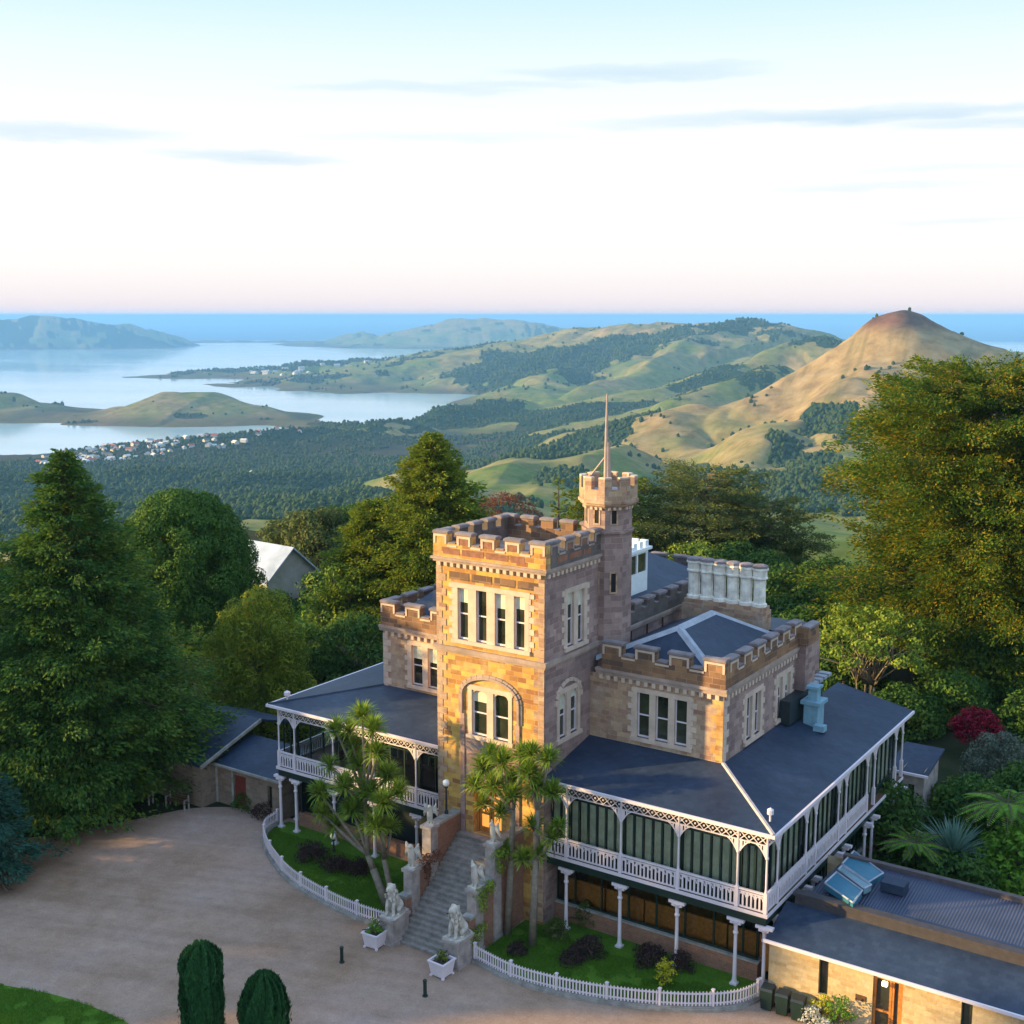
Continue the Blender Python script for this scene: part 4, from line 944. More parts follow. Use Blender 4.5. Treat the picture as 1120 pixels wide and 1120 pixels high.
mb = MB(); mb.box(-24.0, 62.0, 8.955, -19.6, 62.06, 9.0); 
# ---- verandah structure
YF, XR = 50.05, -19.86
YL, XL = 51.13, -51.64
POSTS_F = [-30.53, -27.42, -24.30, -21.28, -19.86]
POSTS_R = [51.35, 55.0, 56.25, 59.6, 60.75, 64.2, 65.45, 69.3, 70.6]
POSTS_L = [-51.64, -50.35, -47.25, -44.15, -41.05, -38.75]
POSTS_LS = [52.5, 55.8, 59, 62, 65, 68]
def post(x, y, zbase, ztop, lower=True, upper=True):
    mb = MB()
    if lower:
        mb.box(x-0.17, y-0.17, zbase, x+0.17, y+0.17, zbase+0.14)
        mb.lathe(x, y, [(0.15, zbase+0.14), (0.11, zbase+0.3), (0.095, zbase+0.5), (0.08, 2.55), (0.13, 2.6), (0.13, 2.68), (0.09, 2.72), (0.10, 3.0), (0.2, 3.2)], 10)
        mb.box(x-0.42, y-0.12, 3.22, x+0.42, y+0.12, 3.36); mb.box(x-0.27, y-0.1, 3.08, x+0.27, y+0.1, 3.22)
    if upper:
        mb.box(x-0.085, y-0.085, 3.9, x+0.085, y+0.085, 4.95)
        mb.lathe(x, y, [(0.075, 4.95), (0.055, 5.1), (0.05, 6.55), (0.085, 6.6), (0.085, 6.68), (0.055, 6.72), (0.055, ztop)], 8)
    return mb.build('verandah_post', M['white'], CASTLE)
for i, x in enumerate(POSTS_F): post(x, YF, 0.0, 7.8)
for i, y in enumerate(POSTS_R): post(XR, y, 0.0, 7.8)
for x in POSTS_L[:-1]: post(x, YL, 0.0, 7.7)
for y in POSTS_LS: post(XL, y, 0.0, 7.7)
def lace(f, a0, a1, zt, posts, h=0.52, arch=0.55, par=CASTLE):
    """cast-iron frieze: rails with scroll diamonds between, and arched brackets at every post"""
    mb = MB(); zb = zt-h
    f.box(mb, a0, a1, -0.03, 0.03, zt-0.05, zt); f.box(mb, a0, a1, -0.03, 0.03, zb, zb+0.06)
    n = max(2, round((a1-a0)/0.46)); k = (a1-a0)/n; zc = (zb+zt)/2+0.005; hh = (h-0.11)/2
    for i in range(n):
        c = a0+k*(i+0.5); z0_, z1_ = zb+0.05, zt-0.04
        for sg in (-1, 1):      # trellis of crossing bars with a boss where they meet
            arcband(mb, f, [(c-sg*k/2, z0_), (c+sg*k/2, z1_)], -0.022, 0.022, -0.012-0.004*sg, 0.012-0.004*sg)
        f.box(mb, c-0.05, c+0.05, -0.022, 0.022, zc-0.05, zc+0.05); f.box(mb, c+k/2-0.045, c+k/2+0.045, -0.02, 0.02, zc-0.045, zc+0.045)
    for i, p in enumerate(posts):
        for sg in (-1, 1):
            q = p+sg*arch
            if q < a0-0.05 or q > a1+0.05: continue
            near = [abs(p-o_) for o_ in posts if (o_-p)*sg > 0]
            a_ = min(arch, 0.5*min(near)) if near else arch
            n_ = 7
            for j in range(n_):
                t0, t1 = j/n_, (j+1)/n_
                def cur(t): return (p+sg*(0.06+(a_-0.06)*t), zb-0.55*(1-t)**1.6)
                A, B = cur(t0), cur(t1)
                pts = [(A[0], A[1]), (B[0], B[1]), (B[0], zb), (A[0], zb)]
                if j in (2, 4): continue
                q0 = [f.p(s_, -0.016, z_) for s_, z_ in pts]; q1 = [f.p(s_, 0.016, z_) for s_, z_ in pts]
                mb.hexa(q0+q1)
            arcband(mb, f, [cur(j/10) for j in range(11)], -0.03, 0.03, -0.025, 0.025)
    return mb.build('iron_frieze', M['white'], par)
def balustrade(f, a0, a1, z0=3.98, z1=4.92):
    """balcony front: rails, pairs of balusters under little round arches, white floor edge"""
    mb = MB()
    f.box(mb, a0, a1, -0.05, 0.06, z1-0.08, z1); f.box(mb, a0, a1, -0.025, 0.025, z1-0.2, z1-0.14); f.box(mb, a0, a1, -0.03, 0.03, z0, z0+0.08)
    n = max(2, round((a1-a0)/0.205)); k = (a1-a0)/n
    for i in range(n+1):
        c = a0+k*i; f.box(mb, c-0.042, c+0.042, -0.022, 0.022, z0+0.08, z1-0.2)
    g = max(1, n//2); kk = (a1-a0)/g
    for i in range(g):
        c = a0+kk*(i+0.5); P = [(c-kk*0.42*math.cos(math.pi*j/6), z1-0.42+0.2*math.sin(math.pi*j/6)) for j in range(7)]; arcband(mb, f, P, -0.025, 0.03, -0.028, 0.028)
        f.box(mb, c-kk*0.16, c+kk*0.16, -0.015, 0.015, z1-0.3, z1-0.17)
    b = mb.build('balustrade', M['white'], CASTLE)
    return b
fv, fr_, fl_, fls = front(YF), right(XR), front(YL), left(XL)
lace(fv, -31.6, XR, 7.72, POSTS_F); lace(fr_, YF, 70.6, 7.718, POSTS_R, arch=0.5); lace(fl_, XL, -38.45, 7.62, POSTS_L); lace(fls, YL, 68, 7.618, POSTS_LS)
balustrade(fv, -31.65, XR-0.09); balustrade(fr_, YF+0.09, 64.1); balustrade(fl_, XL+0.09, -38.45); balustrade(fls, YL+0.09, 68)
mb = MB(); mb.box(-31.66, YF-0.12, 3.80, XR+0.12, 54.2, 3.95); mb.build('balcony_floor', M['darkwood'], CASTLE)
mb = MB(); mb.box(-24.0, 54.2, 3.80, XR+0.12, 70.6, 3.951); mb.build('balcony_floor', M['darkwood'], CASTLE)
mb = MB(); mb.box(XL-0.12, YL-0.12, 3.80, -38.42, 55.64, 3.95); mb.build('balcony_floor', M['darkwood'], CASTLE)
mb = MB(); mb.box(XL-0.12, 55.64, 3.80, -47.12, 68, 3.951); mb.build('balcony_floor', M['darkwood'], CASTLE)
mb = MB(); mb.box(-31.66, YF-0.16, 3.80, XR+0.16, YF-0.12, 3.97); mb.build('floor_edge', M['white'], CASTLE)
mb = MB(); mb.box(XR+0.12, YF-0.12, 3.80, XR+0.16, 70.6, 3.97); mb.build('floor_edge', M['white'], CASTLE)
mb = MB(); mb.box(XL-0.16, YL-0.16, 3.80, -38.42, YL-0.12, 3.97); mb.build('floor_edge', M['white'], CASTLE)
mb = MB(); mb.box(XL-0.16, YL-0.12, 3.80, XL-0.12, 68, 3.97); mb.build('floor_edge', M['white'], CASTLE)
mb = MB(); mb.box(-31.66, YF-0.06, 3.38, XR+0.06, YF+0.08, 3.797); mb.build('balcony_beam', M['green_frame'], CASTLE)
mb = MB(); mb.box(XR-0.08, YF+0.08, 3.38, XR+0.061, 70.6, 3.797); mb.build('balcony_beam', M['green_frame'], CASTLE)
mb = MB(); mb.box(XL-0.06, YL-0.06, 3.38, -38.42, YL+0.08, 3.797); mb.build('balcony_beam', M['green_frame'], CASTLE)
mb = MB(); mb.box(XL-0.061, YL+0.08, 3.38, XL+0.08, 68, 3.797); mb.build('balcony_beam', M['green_frame'], CASTLE)
mb = MB(); mb.box(-31.66, YF+0.1, 7.55, XR-0.1, 54.2, 7.6); mb.build('soffit', M['cream'], CASTLE)
mb = MB(); mb.box(-24.0, 54.2, 7.55, XR-0.1, 70.5, 7.601); mb.build('soffit', M['cream'], CASTLE)
mb = MB(); mb.box(XL+0.1, YL+0.1, 7.42, -38.42, 55.6, 7.47); mb.build('soffit', M['cream'], CASTLE)
def glazed(f, a0, a1, z0, z1, n, sill=0.45, curtains=True, off=-0.34, transom=True):
    """a glazed screen: dark green frame, panes, and pale curtains drawn behind them"""
    mb = MB(); pn = MB(); cu = MB(); w = (a1-a0)/n; d0, d1 = off-0.04, off+0.04
    f.box(mb, a0, a1, d0, d1, z0, z0+sill); f.box(mb, a0, a1, d0, d1, z1-0.12, z1)
    zt = z1-0.62 if transom else z1-0.12
    if transom: f.box(mb, a0, a1, d0+0.004, d1-0.004, zt, zt+0.07)
    for i in range(n+1):
        c = a0+w*i; hw = 0.045 if i % 1 == 0 else 0.03
        f.box(mb, max(a0, c-hw), min(a1, c+hw), d0+0.002, d1-0.002, z0+sill, z1-0.12)
    o = mb.build('glazed_screen', M['green_frame'], CASTLE)
    for i in range(n):
        s0, s1 = a0+w*i+0.045, a0+w*(i+1)-0.045
        t = random.Random(i*7+int(a0*13)).uniform(-0.012, 0.012)
        f.quad(pn, [(s0, off-t, z0+sill), (s1, off+t, z0+sill), (s1, off+t, z1-0.12), (s0, off-t, z1-0.12)])
        if curtains:
            c0, c1 = s0+0.03, s1-0.03; m_ = 8
            for j in range(m_):
                u0, u1 = c0+(c1-c0)*j/m_, c0+(c1-c0)*(j+1)/m_
                e0, e1 = off-0.055-0.03*(j % 2), off-0.055-0.03*((j+1) % 2)
                f.quad(cu, [(u0, e0, z0+sill-0.1), (u1, e1, z0+sill-0.1), (u1, e1, zt-0.02), (u0, e0, zt-0.02)])
    pn.build('pane', M['clear'], o)
    if curtains: cu.build('curtain', M['curtain'], o)
    return o
prev = -31.62
for x, n in ((POSTS_F[0], 2), (POSTS_F[1], 6), (POSTS_F[2], 6), (POSTS_F[3], 6), (POSTS_F[4], 3)):
    glazed(fv, prev+0.02, x-0.02 if x != POSTS_F[4] else x-0.36, 3.96, 7.54, n); prev = x
prev = YF+0.36
for i, y in enumerate(POSTS_R):
    glazed(fr_, prev+0.02, y-0.02, 3.96, 7.54, 2 if y-prev < 1.6 else 5, curtains=(i % 2 == 1)); prev = y
mb = MB(); fv.box(mb, -31.6, -24.2, -4.16, -4.1, 3.96, 7.5); fr_.box(mb, 54.3, 70.4, -4.14, -4.1, 3.96, 7.5); mb.build('inner_wall', M['darkwood'], CASTLE)
# lower right: brick plinth, dark glazed shopfront with wooden panelling behind it
mb = MB(); fv.box(mb, -31.66, XR-0.6, -1.10, -0.75, 0, 0.95); mb.build('plinth', M['brick'], CASTLE)
mb = MB(); fr_.box(mb, YF+1.1, 70.5, -0.95, -0.6, 0, 0.95); mb.build('plinth', M['brick'], CASTLE)
mb = MB(); fl_.box(mb, XL+0.75, -38.42, -1.10, -0.75, 0, 0.9); mb.build('plinth', M['brick'], CASTLE)
mb = MB(); fv.box(mb, -31.66, XR-0.55, -1.15, -0.68, 0.952, 1.03); mb.build('plinth_coping', M['ledge'], CASTLE)
mb = MB(); fr_.box(mb, YF+1.16, 70.5, -1.0, -0.55, 0.951, 1.031); mb.build('plinth_coping', M['ledge'], CASTLE)
prev = -31.6
for x, n in ((POSTS_F[0], 1), (POSTS_F[1], 2), (POSTS_F[2], 2), (POSTS_F[3], 2), (POSTS_F[4]-0.65, 1)):
    glazed(fv, prev, x, 1.034, 3.78, n, 0.1, False, -0.92, True); prev = x
prev = YF+1.1
for y in POSTS_R: glazed(fr_, prev, y, 1.034, 3.78, 2, 0.1, False, -0.8, True); prev = y
mb = MB(); fv.box(mb, -31.6, -23.0, -4.1, -4.0, 0.4, 2.4); mb.build('inner_panelling', M['wood'], CASTLE)
mb = MB(); fv.box(mb, -31.6, XR-0.9, -4.0, -0.95, 0.3, 0.4); mb.build('gallery_floor', M['wood'], CASTLE)
mb = MB()
for i in range(5): fv.box(mb, -31.2+i*2.25, -29.05+i*2.25, -1.45, -1.32, 0.4, 2.15)
mb.build('forward_panelling', M['wood'], CASTLE)  # wood panels added close behind the glass to catch sky light
mb = MB(); fv.box(mb, -31.6, -23.0, -4.1, -4.02, 2.4, 3.75); mb.build('inner_wall', M['cream'], CASTLE)
mb = MB()
for i in range(4): fv.box(mb, -29.9+i*2.2, -28.9+i*2.2, -4.0, -3.96, 1.5, 3.3)
mb.build('inner_window', M['cream'], CASTLE)
# left verandah: open balcony, brown wall and cream windows behind; dark below
for i, (a0, a1) in enumerate(((-46.6, -45.4), (-44.2, -43.0), (-41.8, -40.6))):
    ops = []; f = front(MY0-0.06); mb = MB(); f.box(mb, a0-0.1, a0, 0, 0.08, 4.3, 6.9); f.box(mb, a1, a1+0.1, 0, 0.08, 4.3, 6.9); f.box(mb, a0-0.1, a1+0.1, 0, 0.08, 6.9, 7.05); f.box(mb, a0, a1, 0, 0.07, 5.5, 5.56); f.box(mb, (a0+a1)/2-0.03, (a0+a1)/2+0.03, 0, 0.072, 4.3, 6.9)
    w = mb.build('balcony_window', M['cream'], CASTLE); mb = MB(); f.box(mb, a0, a1, 0.0, 0.03, 4.3, 6.9); mb.build('pane', M['curtained'] if i == 0 else M['glass'], w)
mb = MB(); front(MY0-0.01).box(mb, MX0, -38.42, 0, 0.02, 3.96, 7.4); mb.build('inner_wall', M['darkwood'], CASTLE)
prev = XL+0.1
for x, n in zip(POSTS_L[1:], (2, 3, 3, 3, 2)):
    glazed(fl_, prev+0.02, x-0.02, 3.96, 7.42, n, 0.3, False, -0.3, True); prev = x
mb = MB(); fl_.box(mb, -49.4, -38.45, -1.9, -1.82, 0.3, 3.75); mb.build('lower_screen', M['iron'], CASTLE)
mb = MB(); fls.box(mb, YL+0.8, 68, -1.0, -0.9, 0.0, 3.75); mb.build('side_screen', M['iron'], CASTLE)
mb = MB(); fls.box(mb, YL+2.8, 68, -2.4, -2.3, 3.96, 7.4); mb.build('side_screen', M['iron'], CASTLE)
# ------------------------------------------------------------------ entrance stair, statues, pots, fences, lamps
def at_y(px, py, Y):
    """point on the upright plane y = Y seen at (px, py) of the photograph"""
    x = (px-560)/1343.0; y = (560-py)/1343.0
    fwd = math.cos(PITCH)+y*math.sin(PITCH); up = -math.sin(PITCH)+y*math.cos(PITCH)
    d = (x*CH-fwd*SH, x*SH+fwd*CH, up); k = Y/d[1]
    return (d[0]*k, Y, 31+d[2]*k)
def at_z(px, py, Z=0.0):
    x = (px-560)/1343.0; y = (560-py)/1343.0
    fwd = math.cos(PITCH)+y*math.sin(PITCH); up = -math.sin(PITCH)+y*math.cos(PITCH)
    d = (x*CH-fwd*SH, x*SH+fwd*CH, up); k = (Z-31)/d[2]
    return (d[0]*k, d[1]*k, Z)
M['pier'] = plain('pier_stone', (0.36, 0.30, 0.28), 0.9, 0.35, 2.0, bump=0.4)
STAIR = thing('entrance_staircase', 'long flight of worn stone steps between stepped brick walls, rising to the tower door', 'staircase', (-35.1, 47, 0))
SX0, SX1, SY0 = -36.85, -33.37, 44.2
mb = MB(); NS = 22
for i in range(NS):
    y = SY0+i*0.24; mb.box(SX0, y, 0.0 if i == 0 else 0.182*i-0.3, SX1, 49.72, 0.182*(i+1)-0.05)
    mb.box(SX0+0.002, y-0.03, 0.182*(i+1)-0.05, SX1-0.002, y+0.30 if i < NS-1 else 49.72, 0.182*(i+1))
mb.build('steps', plain('worn_step_stone', (0.26, 0.23, 0.21), 0.9, 0.35, 2.5, bump=0.35), STAIR)
PIERS = [(44.35, 1.45), (45.75, 3.35), (47.3, 5.1)]
for nm, xa, xb in (('stair_wall', SX0-0.5, SX0), ('stair_wall', SX1, SX1+0.5)):
    mb = MB(); cp = MB()
    segs = [(44.95, 45.45, 2.0), (46.05, 47.0, 3.25), (47.6, 49.70, 4.95)]
    for a, b, z in segs: mb.box(xa+0.04, a, 0, xb-0.04, b, z); cp.box(xa-0.02, a, z, xb+0.02, b, z+0.14)
    w = mb.build(nm, M['brick'], STAIR); cp.build('coping', M['ledge'], w)
    for k, (y, z) in enumerate(PIERS):
        mb = MB(); h = 0.62 if k == 0 else 0.31; e = 0.16 if k == 0 else 0.03
        mb.box(xa-e, y-h, 0, xb+e, y+h-0.01, z-0.16); mb.box(xa-e-0.08, y-h-0.08, z-0.16, xb+e+0.08, y+h+0.05, z); mb.box(xa-e-0.06, y-h-0.06, 0, xb+e+0.06, y+h+0.04, 0.25)
        mb.build('pier', M['pier'], STAIR)
# skinned figures
def skin(name, joints, edges, mat, parent=None, subdiv=2, extra=None):
    me = bpy.data.meshes.new(name); me.from_pydata([j[0] for j in joints], edges, []); me.materials.append(mat)
    o = bpy.data.objects.new(name, me); C.objects.link(o)
    if parent: o.parent = parent
    m1 = o.modifiers.new('Skin', 'SKIN'); m1.branch_smoothing = 0.5; m1.use_smooth_shade = True
    for i, j in enumerate(joints):
        r = j[1] if isinstance(j[1], tuple) else (j[1], j[1]); me.skin_vertices[0].data[i].radius = r
    me.skin_vertices[0].data[0].use_root = True
    m2 = o.modifiers.new('Subdivision', 'SUBSURF'); m2.levels = m2.render_levels = subdiv
    return o
def make_lion(label, loc, rz):
    # sits upright facing -y: rump, back, chest, neck with mane, head, two straight forelegs, folded hind legs, tail
    J = [((0, 0.34, 0.36), 0.30), ((0, 0.12, 0.72), 0.27), ((0, -0.10, 1.02), 0.27), ((0, -0.18, 1.30), 0.25), ((0, -0.26, 1.52), 0.24), ((0, -0.46, 1.50), 0.15), ((0, -0.60, 1.44), 0.10),
         ((0.17, -0.22, 0.88), 0.13), ((0.19, -0.34, 0.48), 0.095), ((0.19, -0.34, 0.12), 0.085), ((0.19, -0.48, 0.06), 0.08),
         ((-0.17, -0.22, 0.88), 0.13), ((-0.19, -0.34, 0.48), 0.095), ((-0.19, -0.34, 0.12), 0.085), ((-0.19, -0.48, 0.06), 0.08),
         ((0.26, 0.26, 0.34), 0.19), ((0.32, -0.08, 0.32), 0.13), ((0.30, 0.10, 0.10), 0.09), ((0.30, -0.16, 0.06), 0.08),
         ((-0.26, 0.26, 0.34), 0.19), ((-0.32, -0.08, 0.32), 0.13), ((-0.30, 0.10, 0.10), 0.09), ((-0.30, -0.16, 0.06), 0.08),
         ((0.05, 0.66, 0.10), 0.06), ((0.34, 0.62, 0.07), 0.05), ((0.48, 0.40, 0.07), 0.07),
         ((0.13, -0.22, 1.73), 0.055), ((-0.13, -0.22, 1.73), 0.055)]
    E = [(0, 1), (1, 2), (2, 3), (3, 4), (4, 5), (5, 6), (2, 7), (7, 8), (8, 9), (9, 10), (2, 11), (11, 12), (12, 13), (13, 14), (0, 15), (15, 16), (16, 17), (17, 18), (0, 19), (19, 20), (20, 21), (21, 22), (0, 23), (23, 24), (24, 25), (4, 26), (4, 27)]
    o = thing('lion_statue', label, 'statue', loc, rz, 'stone lions at the foot of the stair')
    skin('body', J, E, M['statue'], o)
    mb = MB(); rng = random.Random(4)
    for i in range(46):      # locks of the mane
        a = rng.uniform(0, 2*math.pi); z = rng.uniform(0.95, 1.62); r = 0.27
        p = Vector((r*math.cos(a), -0.16+r*0.9*math.sin(a)-(z-1.0)*0.15, z))
        if p.y < -0.30 and z > 1.4: continue
        mb.tube([p, p+Vector((math.cos(a)*0.05, math.sin(a)*0.05, -0.12)), p+Vector((math.cos(a)*0.02, math.sin(a)*0.02, -0.24))], [0.06, 0.055, 0.015], 5)
    m_ = mb.build('mane', M['statue'], None); m_.parent = o
    mb = MB()
    for s_ in (-1, 1): mb.lathe(s_*0.075, -0.575, [(0.001, 1.53), (0.022, 1.545), (0.001, 1.56)], 6)
    mb.tube([(-0.05, -0.70, 1.43), (0.05, -0.70, 1.43)], [0.03, 0.03], 6)
    m_ = mb.build('face', M['black'], None); m_.parent = o
    mb = MB(); mb.box(-0.46, -0.60, -0.0, 0.46, 0.72, 0.05); m_ = mb.build('base', M['statue'], None); m_.parent = o
    return o
make_lion('pale stone seated lion on the left foot pier of the entrance stair', (SX0-0.25, 44.30, PIERS[0][1]), math.radians(8))
make_lion('pale stone seated lion on the right foot pier of the entrance stair', (SX1+0.25, 44.30, PIERS[0][1]), math.radians(-6))
def make_eagle(label, loc, rz, k=1.0):
    J = [((0, 0.02, 0.42), 0.21), ((0, 0.0, 0.70), 0.24), ((0, -0.05, 0.98), 0.16), ((0, -0.10, 1.16), 0.14), ((0, -0.28, 1.11), 0.05), ((0, 0.16, 0.16), (0.12, 0.05)), ((0.08, -0.03, 0.16), 0.07), ((-0.08, -0.03, 0.16), 0.07), ((0.08, -0.12, 0.05), 0.06), ((-0.08, -0.12, 0.05), 0.06)]
    o = thing('eagle_statue', label, 'statue', loc, rz, 'stone eagles on the stair piers'); o.scale = (k, k, k)
    skin('body', J, [(0, 1), (1, 2), (2, 3), (3, 4), (0, 5), (0, 6), (0, 7), (6, 8), (7, 9)], M['statue'], o)
    for s_ in (-1, 1):
        mb = MB()
        for i in range(7):     # raised half-open wings: overlapping feathers
            t = i/6; p0 = Vector((s_*(0.14+0.05*t), 0.05, 0.86-0.05*t)); p1 = Vector((s_*(0.34+0.06*t), 0.12+0.02*i, 1.22-0.85*t))
            mb.tube([p0, (p0+p1)/2+Vector((s_*0.05, 0.02, 0.03)), p1], [0.07, 0.09, 0.03], 5)
        w = mb.build('wing', M['statue'], None); w.parent = o
    mb = MB(); mb.box(-0.26, -0.26, 0, 0.26, 0.26, 0.08); b_ = mb.build('base', M['statue'], None); b_.parent = o
    return o
make_eagle('weathered stone eagle with raised wings on the left middle stair pier', (SX0-0.25, PIERS[1][0], PIERS[1][1]), 0.2, 1.05)
make_eagle('weathered stone eagle with raised wings on the right middle stair pier', (SX1+0.25, PIERS[1][0], PIERS[1][1]), -0.2, 1.05)
make_eagle('weathered stone eagle on the left top stair pier nearest the tower', (SX0-0.25, PIERS[2][0], PIERS[2][1]), 0.4, 0.9)
make_eagle('weathered stone eagle on the right top stair pier nearest the tower', (SX1+0.25, PIERS[2][0], PIERS[2][1]), -0.4, 0.9)

def planter(label, x, y, rz):
    o = thing('planter', label, 'planter', (x, y, 0.02), rz, 'white planters at the stair foot')
    mb = MB(); w0, w1 = 0.36, 0.46
    for a, b in ((0, 1), (1, 2), (2, 3), (3, 0)):
        c = [(-1, -1), (1, -1), (1, 1), (-1, 1)]; A, B = c[a], c[b]
        q0 = [(A[0]*w0, A[1]*w0, 0.06), (B[0]*w0, B[1]*w0, 0.06), (B[0]*w1, B[1]*w1, 0.74), (A[0]*w1, A[1]*w1, 0.74)]
        k = 0.86; q1 = [(p[0]*k, p[1]*k, p[2]) for p in q0]
        mb.hexa([q1[0], q1[1], q0[1], q0[0], q1[3], q1[2], q0[2], q0[3]])
    for sx in (-1, 1):
        for sy in (-1, 1): mb.box(sx*w0-0.06, sy*w0-0.06, 0, sx*w0+0.06, sy*w0+0.06, 0.08)
    b_ = mb.build('tub', M['white'], None); b_.parent = o
    mb = MB(); mb.box(-0.5, -0.5, 0.74, 0.5, -0.40, 0.80); mb.box(-0.5, 0.40, 0.74, 0.5, 0.5, 0.80); mb.box(-0.5, -0.40, 0.74, -0.40, 0.40, 0.80); mb.box(0.40, -0.40, 0.74, 0.5, 0.40, 0.80)
    b_ = mb.build('rim', M['white'], None); b_.parent = o
    mb = MB(); mb.box(-0.38, -0.38, 0.3, 0.38, 0.38, 0.68); b_ = mb.build('soil', M['soil'], None); b_.parent = o
planter('white square planter left of the stair foot, against the left lion pier', -37.55, 43.35, 0.05)
planter('white square planter right of the stair foot, against the right lion pier', -33.15, 43.05, -0.04)

def bollard(label, x, y):
    o = thing('bollard', label, 'bollard', (x, y, 0.02), 0, 'bollards in the gravel before the stair')
    mb = MB(); mb.lathe(0, 0, [(0.085, 0), (0.085, 0.72), (0.10, 0.73), (0.10, 0.80), (0.05, 0.84)], 10); b_ = mb.build('shaft', M['green_frame'], None); b_.parent = o
    mb = MB(); mb.lathe(0, 0, [(0.13, 0.0), (0.13, 0.05), (0.09, 0.06)], 10); b_ = mb.build('foot', M['iron'], None); b_.parent = o
bollard('slim dark green bollard in the gravel left of the stair foot', -37.84, 41.22)
bollard('slim dark green bollard in the gravel right of the stair foot', -32.65, 41.12)

def lamp(label, x, y, z, h, lit=False):
    o = thing('globe_lamp', label, 'lamp', (x, y, z), 0, 'white globe lamps around the stair')
    mb = MB(); mb.lathe(0, 0, [(0.11, 0), (0.11, 0.12), (0.055, 0.2), (0.045, h-0.12), (0.10, h-0.08), (0.10, h)], 8); b_ = mb.build('post', M['iron'], None); b_.parent = o
    mb = MB(); r = 0.19; mb.lathe(0, 0, [(0.06, h)]+[(r*math.sin(a), h+r-r*math.cos(a)) for a in [math.pi*k/10 for k in range(2, 10)]]+[(0.01, h+2*r)], 14); b_ = mb.build('globe', M['globe'], None, True); b_.parent = o
M['globe'] = plain('opal_glass', (0.85, 0.83, 0.80), 0.25, 0.02)
lamp('white globe lamp on a black post beside the tower door, top of the stair wall', -37.25, 48.9, 5.09, 1.5)
lamp('white globe lamp low in the left garden before the verandah plinth', -46.6, 50.3, 0.05, 0.75)
lamp('white globe lamp on the right stair wall behind the cabbage trees', -33.1, 48.9, 5.09, 0.95)

def fence(label, pts, step=0.16, h=0.92):
    """picket fence on a low curved kerb"""
    c = pts[len(pts)//2]; o = thing('picket_fence', label, 'fence', (c[0], c[1], 0))
    P = [np.array(p, float) for p in smooth_line(pts)]
    seg = [np.linalg.norm(P[i+1]-P[i]) for i in range(len(P)-1)]; cum = np.concatenate([[0], np.cumsum(seg)]); Lt = cum[-1]
    def pos(s_):
        i = min(len(seg)-1, max(0, int(np.searchsorted(cum, s_)-1))); t = (s_-cum[i])/seg[i]; p = P[i]*(1-t)+P[i+1]*t; d = (P[i+1]-P[i])/seg[i]; return p, d
    kb = MB(); rl = MB(); rl2 = MB(); pk = MB()
    n = int(Lt/0.45)
    for i in range(n):
        (a, da), (b, db) = pos(Lt*i/n), pos(Lt*(i+1)/n); na, nb_ = np.array([-da[1], da[0]]), np.array([-db[1], db[0]])
        def bar(m_, w, z0, z1, off=0.0):
            q = [a-na*(w-off), b-nb_*(w-off), b+nb_*(w+off), a+na*(w+off)]
            m_.hexa([(x[0], x[1], z0) for x in q]+[(x[0], x[1], z1) for x in q])
        bar(kb, 0.16, 0.0, 0.16); bar(kb, 0.10, 0.16, 0.24)
        bar(rl, 0.022, 0.34, 0.41); bar(rl2, 0.0221, 0.80, 0.87)
    m_ = int(Lt/step)
    for i in range(m_):
        p, d = pos(step*(i+0.5)); nn = np.array([-d[1], d[0]]); w = 0.036; t = 0.011; f = Fr(p[0]-nn[0]*0.035, p[1]-nn[1]*0.035, d[0], d[1], nn[0], nn[1])
        f.box(pk, -w, w, -t, t, 0.27, h); pk.hexa([f.p(-w, -t, h), f.p(w, -t, h), f.p(w, t, h), f.p(-w, t, h), f.p(-0.004, -t, h+0.06), f.p(0.004, -t, h+0.06), f.p(0.004, t, h+0.06), f.p(-0.004, t, h+0.06)])
    kb.build('kerb', M['ledge'], o); rl.build('rail', M['white'], o); rl2.build('rail', M['white'], o); pk.build('pickets', M['white'], o)
    for i in range(int(Lt/2.4)+2):
        p, d = pos(min(Lt-0.06, 0.06+i*2.4)); mb = MB(); mb.box(p[0]-0.055, p[1]-0.055, 0.24, p[0]+0.055, p[1]+0.055, 1.02); mb.box(p[0]-0.075, p[1]-0.075, 1.02, p[0]+0.075, p[1]+0.075, 1.06)
        mb.build('post', M['white'], o)
def smooth_line(pts, n=10):
    p = [np.array(q, float) for q in pts]; p = [2*p[0]-p[1]]+p+[2*p[-1]-p[-2]]; out = []
    for i in range(1, len(p)-2):
        p0, p1, p2, p3 = p[i-1:i+3]
        for s_ in range(n):
            t = s_/n; out.append(tuple(0.5*((2*p1)+(-p0+p2)*t+(2*p0-5*p1+4*p2-p3)*t*t+(-p0+3*p1-3*p2+p3)*t**3)))
    out.append(tuple(p[-2])); return out
FL = [(-52.1, 51.3), (-51.75, 49.9), (-50.4, 48.55), (-48.3, 47.2), (-45.8, 46.0), (-43.0, 45.3), (-40.4, 44.95), (-37.95, 45.0)]
FRp = [(-32.55, 44.85), (-30.2, 44.45), (-28.2, 44.6), (-26.2, 45.05), (-24.0, 45.85), (-21.9, 46.95), (-20.4, 48.2), (-19.75, 49.6)]
fence('white picket fence curving round the left garden to the stair', FL)
fence('white picket fence curving round the right garden to the corner post', FRp)
gl = smooth_line(FL); sheet('garden_lawn', [(x, y) for x, y in gl]+[(-37.4, 45.2), (-37.4, 51.5), (-51.8, 52.0)], 0.045, M['lawn'])
gr_ = smooth_line(FRp); sheet('garden_lawn', [(x, y) for x, y in gr_]+[(-20.2, 51.0), (-32.8, 51.0), (-32.8, 45.0)], 0.047, M['lawn'])

